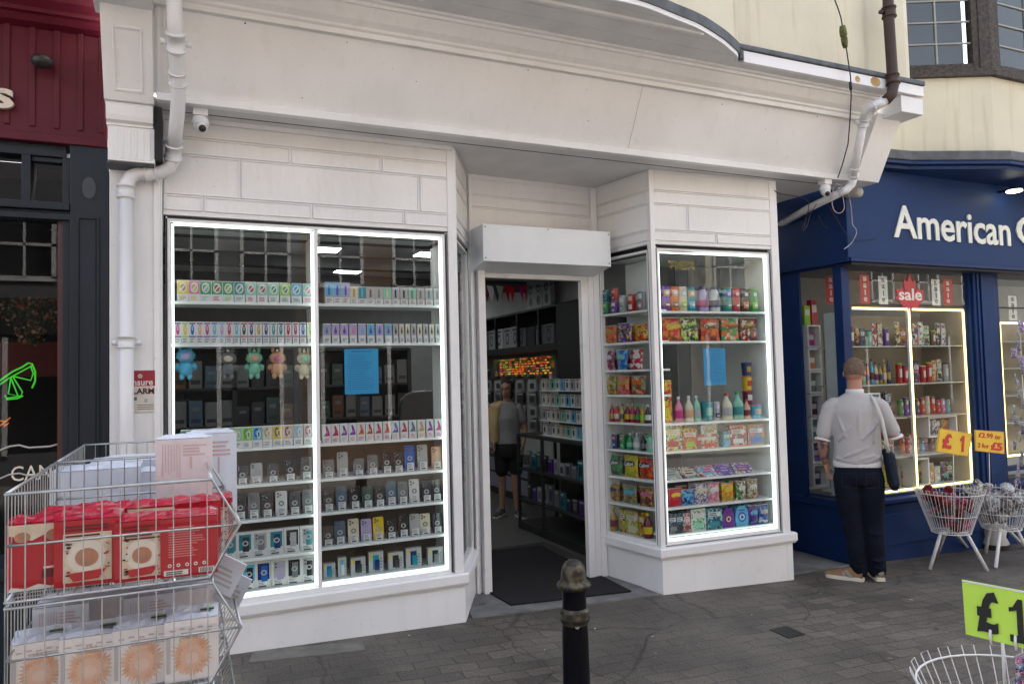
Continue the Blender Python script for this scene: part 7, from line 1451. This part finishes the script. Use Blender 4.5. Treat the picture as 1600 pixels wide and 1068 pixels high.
for (px, yy_, w_, z_, st, lab, s) in ((105, 2.19, .13, 0, 'side', 'red toy carton behind the front row on the left', 5), (165, 2.18, .13, 0, 'side', 'red toy carton behind the front row, centre left', 6), (238, 2.16, .12, 0, 'corner', 'red toy carton behind the front row, centre right', 7), (305, 2.17, .13, 0, 'side', 'red toy carton behind the front row, right', 8), (225, 2.34, .13, 0, 'front', 'red toy carton in the third row under the tall pale box', 9), (300, 2.36, .13, .0, 'corner', 'rearmost red toy carton at the right', 10), (140, 2.35, .13, 0, 'side', 'rearmost red toy carton in the centre', 11), (335, 2.30, .10, .01, 'front', 'red toy carton against the sloping right end of the basket', 12)):
    place(red_box(w_, hb*(.96 if yy_ < 2.25 else .80), .12, st, s), (x_at(px, yy_), yy_, fz+z_), .04*(s % 3-1), lab, 'toy carton', 'toy_carton', GR)
WB = mat('pale shrink wrapped carton', (.60, .56, .58), .28, var=.12, scale=5, bump=.5, bscale=30); WBL = mat('bluish white carton', (.58, .62, .70), .3, var=.1, bump=.4, bscale=30); PKP = mat('faint pink print', (.50, .36, .38), .5)
def pale_box(w, h, d, mt, s, lines=True):
    b = MB(); b.box(-w/2, w/2, 0, d, 0, h, mt); t = MB(); shrink_top(t, w, d, h, WBL, s); p = MB(); rq = random.Random(s)
    if lines:
        for k in range(7): x = -w*.38+k*w*.05; p.rect(x, x+w*.012, h*(.35+rq.uniform(0, .2)), h*.92, -.001, PKP)
        text_bars(p, -w*.02, w*.40, h*.72, h*.90, -.001, 4, PKP, rq); p.rect(w*.10, w*.14, h*.5, h*.7, -.001, PKP)
    return [('carton', b), ('shrink_film', t), ('printed_panel', p)] if lines else [('carton', b), ('shrink_film', t)]
q = onY(288, 779, 2.34)
place(pale_box(.150, .172, .12, WB, 3), (q.x, 2.34, q.z), -.04, 'tall pale pink carton standing on the red cartons', 'carton', 'pale_carton', 'pale cartons in the wire baskets')
q = onY(333, 740, 2.75); place(pale_box(.155, .275, .14, WBL, 4), (q.x, 2.76, zb_+.02), .05, 'bluish white carton behind the tall pale pink one', 'carton', 'pale_carton', 'pale cartons in the wire baskets')
for k, (px, Y, w_, h, lab) in enumerate(((150, 2.78, .26, .190, 'wide white carton in the far basket, left'), (200, 3.02, .24, .19, 'white carton behind the wide one in the far basket'), (240, 2.80, .12, .17, 'small white carton in the far basket, centre'))):
    place(pale_box(w_, h, .22 if k < 2 else .12, WBL, 20+k, False), (onY(px, 780, Y).x, Y, fz), .03*k, lab, 'carton', 'pale_carton', 'pale cartons in the wire baskets')
WP2 = mat('white glossy carton', (.66, .63, .62), .3, var=.08, scale=8); ORP = mat('pale orange printed ruff', (.52, .27, .16), .6, scale=30, col2=(.64, .45, .33)); ORD2 = mat('peach printed centre', (.62, .40, .30), .6, var=.1)
def white_box(w, h, d, s):
    b = MB(); b.box(-w/2, w/2, 0, d, 0, h, WP2); y = -.0012; rq = random.Random(s); p = MB(); n = 64
    o = [(w*.38*(rq.uniform(.98, 1.12) if k % 2 else rq.uniform(.70, .86))*math.cos(2*math.pi*k/n), y, h*.42+w*.42*(rq.uniform(.98, 1.12) if k % 2 else rq.uniform(.70, .86))*math.sin(2*math.pi*k/n)) for k in range(n)]+[(0, y, h*.40)]
    p.add(o, [(k, (k+1) % n, n) for k in range(n)], ORP); o = [(w*.24*(1.1 if k % 2 else .84)*math.cos(2*math.pi*k/40), y*2, h*.40+w*.24*(1.1 if k % 2 else .84)*math.sin(2*math.pi*k/40)) for k in range(40)]+[(0, y*2, h*.40)]; p.add(o, [(k, (k+1) % 40, 40) for k in range(40)], ORD2); p.ell(0, h*.37, w*.13, w*.12, y*3, mat('pale peach print', (.64, .47, .38), .6), 16); text_bars(p, -w*.2, w*.44, h*.70, h*.80, y, 3, mat('faint grey print', (.42, .40, .40), .6), rq)
    for k in range(5): p.rect(-w*.40+k*w*.17, -w*.40+k*w*.17+w*.10, h*(.83+.02*(k % 2)), h*(.86+.02*(k % 2)), y, mat('faint grey print', (.42, .40, .40), .6))
    p.rect(-w*.47, -w*.40, h*.15, h*.75, y, mat('faint grey print', (.42, .40, .40), .6))
    t = MB(); shrink_top(t, w, d, h, WBL, s); t.add([(w*.15, .02, h+.013), (w*.42, .02, h+.013), (w*.42, .035, h+.013), (w*.15, .035, h+.013)], [(0, 1, 2, 3)], INK); t.add([(w*.15, .036, h+.013), (w*.42, .036, h+.013), (w*.42, .044, h+.013), (w*.15, .044, h+.013)], [(0, 1, 2, 3)], fc('lime'))
    return [('carton', b), ('shrink_film', t), ('printed_panel', p)]
GW = 'white toy cartons with orange print in the second basket'; z2 = fz-PITCH_T
for k, (px, Y, w_, h) in enumerate(((62, 2.05, .115, .122), (140, 2.02, .125, .127), (222, 2.00, .125, .135), (300, 1.98, .120, .143))):
    place(white_box(w_, h, .12, 40+k), (onY(px, 1030, Y).x, Y, z2), [.08, -.02, .01, -.04][k], 'white toy carton with orange print, %s in the second basket front row' % ['leftmost', 'second', 'third', 'rightmost'][k], 'toy carton', 'toy_carton', GW)
for k, (px, Y) in enumerate(((95, 2.22), (165, 2.24), (235, 2.21), (305, 2.22))):
    place(pale_box(.125, .155, .12, WB if k % 2 else WBL, 50+k, k % 2 == 0), (onY(px, 1000, Y).x, Y, z2), .05*(k-1), 'plain pale carton, %s from left behind the orange-printed row' % ORD[k], 'carton', 'pale_carton', 'pale cartons in the wire baskets')
for k, (x, z) in enumerate(((onY(352, 880, 2.1).x, zb_-.035), (onY(362, 905, 2.2).x, zb_-.10))):
    b = MB(); b.box(-.038, .038, 0, .004, -.05, .05, WBL); text_bars(b, -.03, .03, -.03, .02, -.001, 4, mat('faint grey print', (.42, .40, .40), .6), random.Random(k))
    o = tag(b.build('loose_card', None, (x, 2.10+.1*k, z)), 'white card wedged at the sloping basket end, %s' % ['upper', 'lower'][k], 'card', 'loose cards in the baskets'); o.rotation_euler = (.2, .5, -.3)
LT = [mat('paper scrap', (.42, .41, .38), .9), mat('dead leaf', (.10, .06, .03), .9)]
for k, (px, py) in enumerate(((1424, 930), (1440, 908), (1463, 978), (1480, 983), (852, 1030), (788, 985), (693, 975), (1175, 962), (1492, 930), (1020, 1003), (640, 1012), (1330, 940), (930, 992), (1395, 985), (742, 948))):
    q = onZ(px, py, -.18); q.z = gz(q.x)+.004; r_ = random.Random(k); b = MB(); s_ = r_.uniform(.008, .022)
    P = [(s_*r_.uniform(.5, 1.2)*math.cos(a*math.pi/3), s_*.6*r_.uniform(.5, 1.2)*math.sin(a*math.pi/3), r_.uniform(0, .006)) for a in range(6)]; b.add(P+[(0, 0, .003)], [(a, (a+1) % 6, 6) for a in range(6)], LT[k % 3 == 2])
    tag(b.build('litter_scrap', None, q, r_.uniform(0, 6)), 'tiny %s on the paving, %s' % (('paper scrap', 'dead leaf')[k % 3 == 2], ['by the drain joint near the right baskets', 'beside the man', 'at the lower end of the drain joint', 'near the lime sign', 'left of the bollard foot', 'in front of the doorway, left', 'beside the left bay corner', 'in front of the right bay', 'below the right wire basket', 'right of the bollard', 'in front of the left bay', 'in front of the man', 'just right of the bollard', 'between the man and the round basket', 'at the doorway slab, left end'][k]), 'litter', 'litter scattered on the paving')
# ------------------------------------------------------------------ wire bowls by the blue shop
def bowl(cx, cy, rtop, rbot, zt, zb, label, n=26, mt=WIREW, loops=False, lean=0, legs=(), leg_r=.016, group=None):
    T = thing('wire_basket', label, 'wire basket', (cx, cy, gz(cx)), 0, group)
    b = MB()
    ring = lambda z, r: [(cx+r*math.cos(2*math.pi*k/36), cy+r*math.sin(2*math.pi*k/36), z) for k in range(36)]
    b.tube(ring(zt, rtop), .0045, mt, 6, closed=True); b.tube(ring(zb, rbot), .0045, mt, 6, closed=True); b.tube(ring(zb+(zt-zb)*.45, rbot+(rtop-rbot)*.45), .0035, mt, 6, closed=True); b.tube(ring(zb+.002, rbot*.5), .003, mt, 5, closed=True); b.build('rings', T)
    b = MB()
    for k in range(n):
        a0, a1 = 2*math.pi*(k-.22)/n, 2*math.pi*(k+.22)/n; h = .035
        f = lambda a, t, e=0: (cx+(rbot+(rtop+.004-rbot)*t)*math.cos(a), cy+(rbot+(rtop+.004-rbot)*t)*math.sin(a), zb+(zt-zb)*t)
        e = 1+h/(zt-zb)
        b.tube([f(a0, 0), f(a0, e), f(a1, e), f(a1, 0)], .0022, mt, 4)
        if k % 2 == 0: b.tube([f(a0, 0), (cx, cy, zb)], .002, mt, 4)
    b.build('side_wires', T)
    for lx, ly in legs:
        d = Vector((lx-cx, ly-cy, 0)).normalized(); b = MB(); top_ = Vector((cx, cy, zb-.005))+d*rbot*.75
        b.tube([top_-d*.06, top_, top_+(Vector((lx, ly, gz(lx)+.006))-top_)*.12, (lx, ly, gz(lx)+.008)], leg_r, mt, 10); b.build('leg', T)
    return T
c1 = onY(1483, 768, 4.62); r1 = (onY(1531, 768, 4.62).x-onY(1432, 768, 4.62).x)/2*.64; zb1 = onY(1487, 830, 4.62).z
GBW = 'round white wire baskets on legs outside the blue shop'
BA = [onZ(*p, gz(6.3)) for p in ((1453, 891), (1543, 891), (1463, 868), (1512, 852))]
bowl(c1.x, c1.y, r1, r1*.58, c1.z, zb1, 'white wire basket on legs holding black and red toys', legs=[(p.x, p.y) for p in BA], group=GBW)
c2 = onY(1562, 768, 4.70); zb2_ = onY(1560, 825, 4.70).z; BA = [onZ(*p, gz(6.9)) for p in ((1556, 888), (1612, 872), (1540, 862), (1600, 850))]
bowl(c2.x, c2.y, r1*1.05, r1*.6, c2.z, zb2_, 'white wire basket on legs heaped with wrapped white and grey packs', legs=[(p.x, p.y) for p in BA], group=GBW)
rr = RR(77)
def heap(c, r0, r1_, z0, z1, N, cols, label, nm, grp, size):
    for k in range(N):
        t = rr.random()**.7; R = (r0+(r1_-r0)*t)*.88; a = rr.uniform(0, 6.28); q = R*math.sqrt(rr.random()); s = size*rr.uniform(.8, 1.3)
        b = MB(); c_ = rr.choice(cols); n = 7; lab = '%s and %s %s' % (c_[0], c_[1], label)
        mt_k = blotch([PAL[x] for x in c_], 60, .25)
        b.lathe([(s*.25, -s*.5), (s*.42, -s*.25), (s*.45, .1*s), (s*.3, s*.42), (s*.12, s*.5)], mt_k, 9, sx=rr.uniform(.7, 1.2), sy=rr.uniform(.3, .7))
        o = tag(b.build(nm, None, (c.x+q*math.cos(a), c.y+q*math.sin(a), z0+(z1-z0)*t)), lab, 'wrapped toy', grp); o.rotation_euler = (rr.uniform(-1.5, 1.5), rr.uniform(-1.5, 1.5), rr.uniform(0, 6))
heap(c1, r1*.5, r1*.9, zb1+.05, c1.z-.01, 46, [('black', 'dark', 'red'), ('red', 'maroon', 'dark'), ('dark', 'red', 'dark'), ('pink', 'crimson', 'black'), ('dark', 'grey', 'black')], 'wrapped toy heaped in the left wire basket', 'wrapped_toy', 'toys heaped in the left wire basket', .10)
heap(c2, r1*.5, r1*.95, zb2_+.05, c2.z+.05, 50, [('white', 'silver', 'grey', 'dark'), ('silver', 'grey', 'white'), ('white', 'dark', 'silver'), ('grey', 'white', 'maroon')], 'wrapped pack heaped in the right wire basket', 'wrapped_pack', 'packs heaped in the right wire basket', .11)
def digit_one(W, H, mt, parent, loc, rz=0, tilt=0, serif=True):
    o = [(-.5, .78), (-.30, .80), (-.02, 1), (.22, 1), (.22, .16), (.5, .16), (.5, 0), (-.5, 0), (-.5, .16), (-.10, .16), (-.10, .74), (-.5, .68)] if serif else [(-.4, .74), (.0, 1), (.35, 1), (.35, 0), (-.05, 0), (-.05, .70), (-.4, .62)]
    q = MB(); pts = [(x*W, (z-.5)*H) for x, z in o]; pts = [(x*math.cos(tilt)-z*math.sin(tilt), x*math.sin(tilt)+z*math.cos(tilt)) for x, z in pts]
    q.ext([(x, 0, z) for x, z in pts], (0, -.0015, 0), mt); ob = q.build('lettering', parent, loc, rz); return ob
YS = mat('yellow sign card', (.72, .48, .03), .5, var=.06); RI = mat('red sign ink', (.52, .015, .015), .5)
def psign(quad, Y, label, words, pole):
    """sign board on a wire pole; quad = photo corners bl, br, tr, tl"""
    P = [onY(x, y, Y) for x, y in quad]; c = sum(P, Vector())/4
    T = thing('price_sign', label, 'price sign', (pole[0], Y, pole[1]))
    b = MB(); b.ext([p+Vector((0, .0, 0)) for p in P], (0, .006, 0), YS); bo = b.build('board', T)
    b = MB(); 
    for i in range(4): b.tube([P[i].lerp(c, .03)+Vector((0, -.001, 0)), P[(i+1) % 4].lerp(c, .03)+Vector((0, -.001, 0))], .0016, RI, 4)
    b.build('border', bo)
    e = (P[1]-P[0]); W = e.length; H = (P[3]-P[0]).length; tl = math.atan2(e.z, e.x)
    for s, u, v, w_, h, bd in words:
        q = P[0].lerp(P[1], u).lerp(P[3].lerp(P[2], u), v)
        if s == '1': digit_one(W*w_, H*h, RI, bo, (q.x-T.location.x, -.002, q.z-T.location.z), 0, tl, False); continue
        lettering('lettering', s, W*w_, H*h, RI, bo, (q.x-T.location.x, -.002, q.z-T.location.z), ext=.0012, bold=bd, tilt=tl)
    b = MB(); b.tube([(pole[0], Y+.010, pole[1]), (c.x, Y+.010, c.z)], .0035, WIREW, 6); b.build('pole', T)
psign([(1463, 705), (1513, 713), (1519, 677), (1468, 668)], 4.30, 'tilted yellow sign with red £1 above the left wire basket', [('£', .28, .50, .30, .66, .05), ('1', .74, .50, .18, .68, .05)], (onY(1492, 800, 4.30).x, c1.z-.15))
psign([(1524, 704), (1570, 709), (1569, 674), (1523, 671)], 4.42, 'yellow sign reading £2.99 or 2 for £5 on a thin pole', [('£2.99 or', .50, .76, .76, .24, .02), ('2 for', .27, .29, .38, .22, .02), ('£5', .72, .31, .40, .40, .05)], (onY(1549, 800, 4.42).x, c2.z-.15))
# hanging packs in the far right window
for k in range(22):
    q = onY(1592+rr.uniform(-6, 10), 520+k*13+rr.uniform(-3, 3), 4.95); cc = rr.choice([('navy', 'silver', 'dark'), ('purple', 'white', 'black'), ('grey', 'silver', 'dark')])
    tag(bag(.07, .10, .02, cc, rr, None, cc[1], 60)[0][1].build('wrapped_pack', None, (q.x, 4.96, q.z), rr.uniform(-.4, .4)), 'small %s and %s pack at the right edge, %s from the top of the rack' % (cc[0], cc[1], ORD[k]), 'wrapped pack', 'packs hanging at the right edge')
b = MB(); q0 = onY(1594, 500, 4.98); 
for dx in (-.02, .10): b.tube([(q0.x+dx, 4.98, q0.z), (q0.x+dx, 4.98, gz(q0.x))], .006, WIREW, 6)
b.tube([(q0.x-.02, 4.98, gz(q0.x)+.01), (q0.x-.02, 4.75, gz(q0.x)+.01)], .006, WIREW, 6)
tag(b.build('display_rack'), 'upright wire rack of hanging packs at the right edge', 'rack')
b = MB(); q = onZ(1592, 862, gz(7.3)); b.lathe([(.11, 0), (.13, .06), (.10, .12), (.12, .24), (.11, .26)], mat('white plastic tub', (.55, .55, .53), .5), 18, (q.x+.02, q.y+.25, gz(q.x)), sx=1); b.lathe([(.14, 0), (.14, .05)], BLK, 18, (q.x+.02, q.y+.25, gz(q.x)+.001))
tag(b.build('floor_stand'), 'white weighted base standing behind the right wire basket', 'stand')
# ------------------------------------------------------------------ dump bin with the lime sign, right foreground
cb_ = Vector((2.86, 1.75, .40)); BD = bowl(cb_.x, cb_.y, .385, .27, .40, .12, 'large round white wire basket under the lime £1 sign', n=22, legs=[(cb_.x+.3*math.cos(a), cb_.y+.3*math.sin(a)) for a in (.6, 2.2, 3.7, 5.3)])
s0, s0b = onY(1503, 905, 1.95), onY(1509, 990, 1.95); hgt = s0.z-s0b.z; s1 = onZ(1650, 932, s0.z)
LS = thing('price_sign', 'large lime green sign with black £1 over the round wire basket', 'price sign', (s0.x, s0.y, s0b.z))
d = (s1-s0); W = d.length; ang = math.atan2(d.y, d.x); fwn = Vector((math.sin(ang), -math.cos(ang), 0))
LM = mat('lime sign card', (.55, .82, .10), .5, var=.05); b = MB(); b.ext([s0, s1, s1-Vector((0, 0, hgt)), s0b-(s0b-s0).normalized()*0], -fwn*.005, LM); bo = b.build('board', LS)
b = MB(); b.ext([s0+fwn*.002+Vector((0, 0, -.0)), s1+fwn*.002, s1+fwn*.002-Vector((0, 0, .006)), s0+fwn*.002-Vector((0, 0, .006))], fwn*.001, WHITEP); b.build('white_edge', bo)
def on_sign(u, v): return s0.lerp(s1, u)+Vector((0, 0, -hgt*(1-v)))+fwn*.003-LS.location
def sg(s, px, w_, h, v): 
    k = (px-800)/FPX; a = s0-CP; bb = s1-s0; t = (k*a.dot(fw)-a.dot(rt))/(bb.dot(rt)-k*bb.dot(fw)); digit_one(w_, hgt*h, BLK, bo, on_sign(t, v), ang) if s == '1' else lettering('lettering', s, w_, hgt*h, BLK, bo, on_sign(t, v), rz=ang, ext=.001, bold=.045)
mpp = W/(1650-1503)
sg('£', 1541, 37*mpp, .76, .50); sg('1', 1590, 30*mpp, .76, .46)
for px in (1544, 1583):
    k = (px-800)/FPX; a = s0-CP; bb = s1-s0; t = (k*a.dot(fw)-a.dot(rt))/(bb.dot(rt)-k*bb.dot(fw)); p = on_sign(t, .08)+LS.location
    b = MB(); b.tube([p+Vector((0, 0, .025)), p+fwn*.006, p+Vector((0, 0, -.03))], .005, WHITEP, 6); b.build('clip', LS)
b = MB(); p = onY(1567, 1015, 1.98); b.tube([(p.x, p.y, .13), (p.x, p.y, s0b.z+.03)], .006, WIREW, 8); b.tube([(p.x+.16, p.y-.2, .13), (p.x+.16, p.y-.2, s0b.z+.03)], .006, WIREW, 8); b.build('post', LS)
for k in range(16):
    i, j = k % 4, k//4; p = onY(1582+i*17, 1040, 1.90-.02*i); cc = [('red', 'white', 'blue', 'teal'), ('teal', 'crimson', 'white', 'sky'), ('blue', 'red', 'white', 'gold'), ('magenta', 'sky', 'white', 'navy')][(i+j) % 4]
    o = place([('pack', bag(.075, .085, .03, cc, rr, None, 'white', 60)[0][1])], (p.x, p.y-.01*j, .13+.088*j), rr.uniform(-.3, .3), 'colourful foil pack, %s from the left, %s row under the lime sign' % (ORD[i], ['lowest', 'second', 'third', 'top'][j]), 'foil pack', 'foil_pack', 'foil packs stacked under the lime sign')
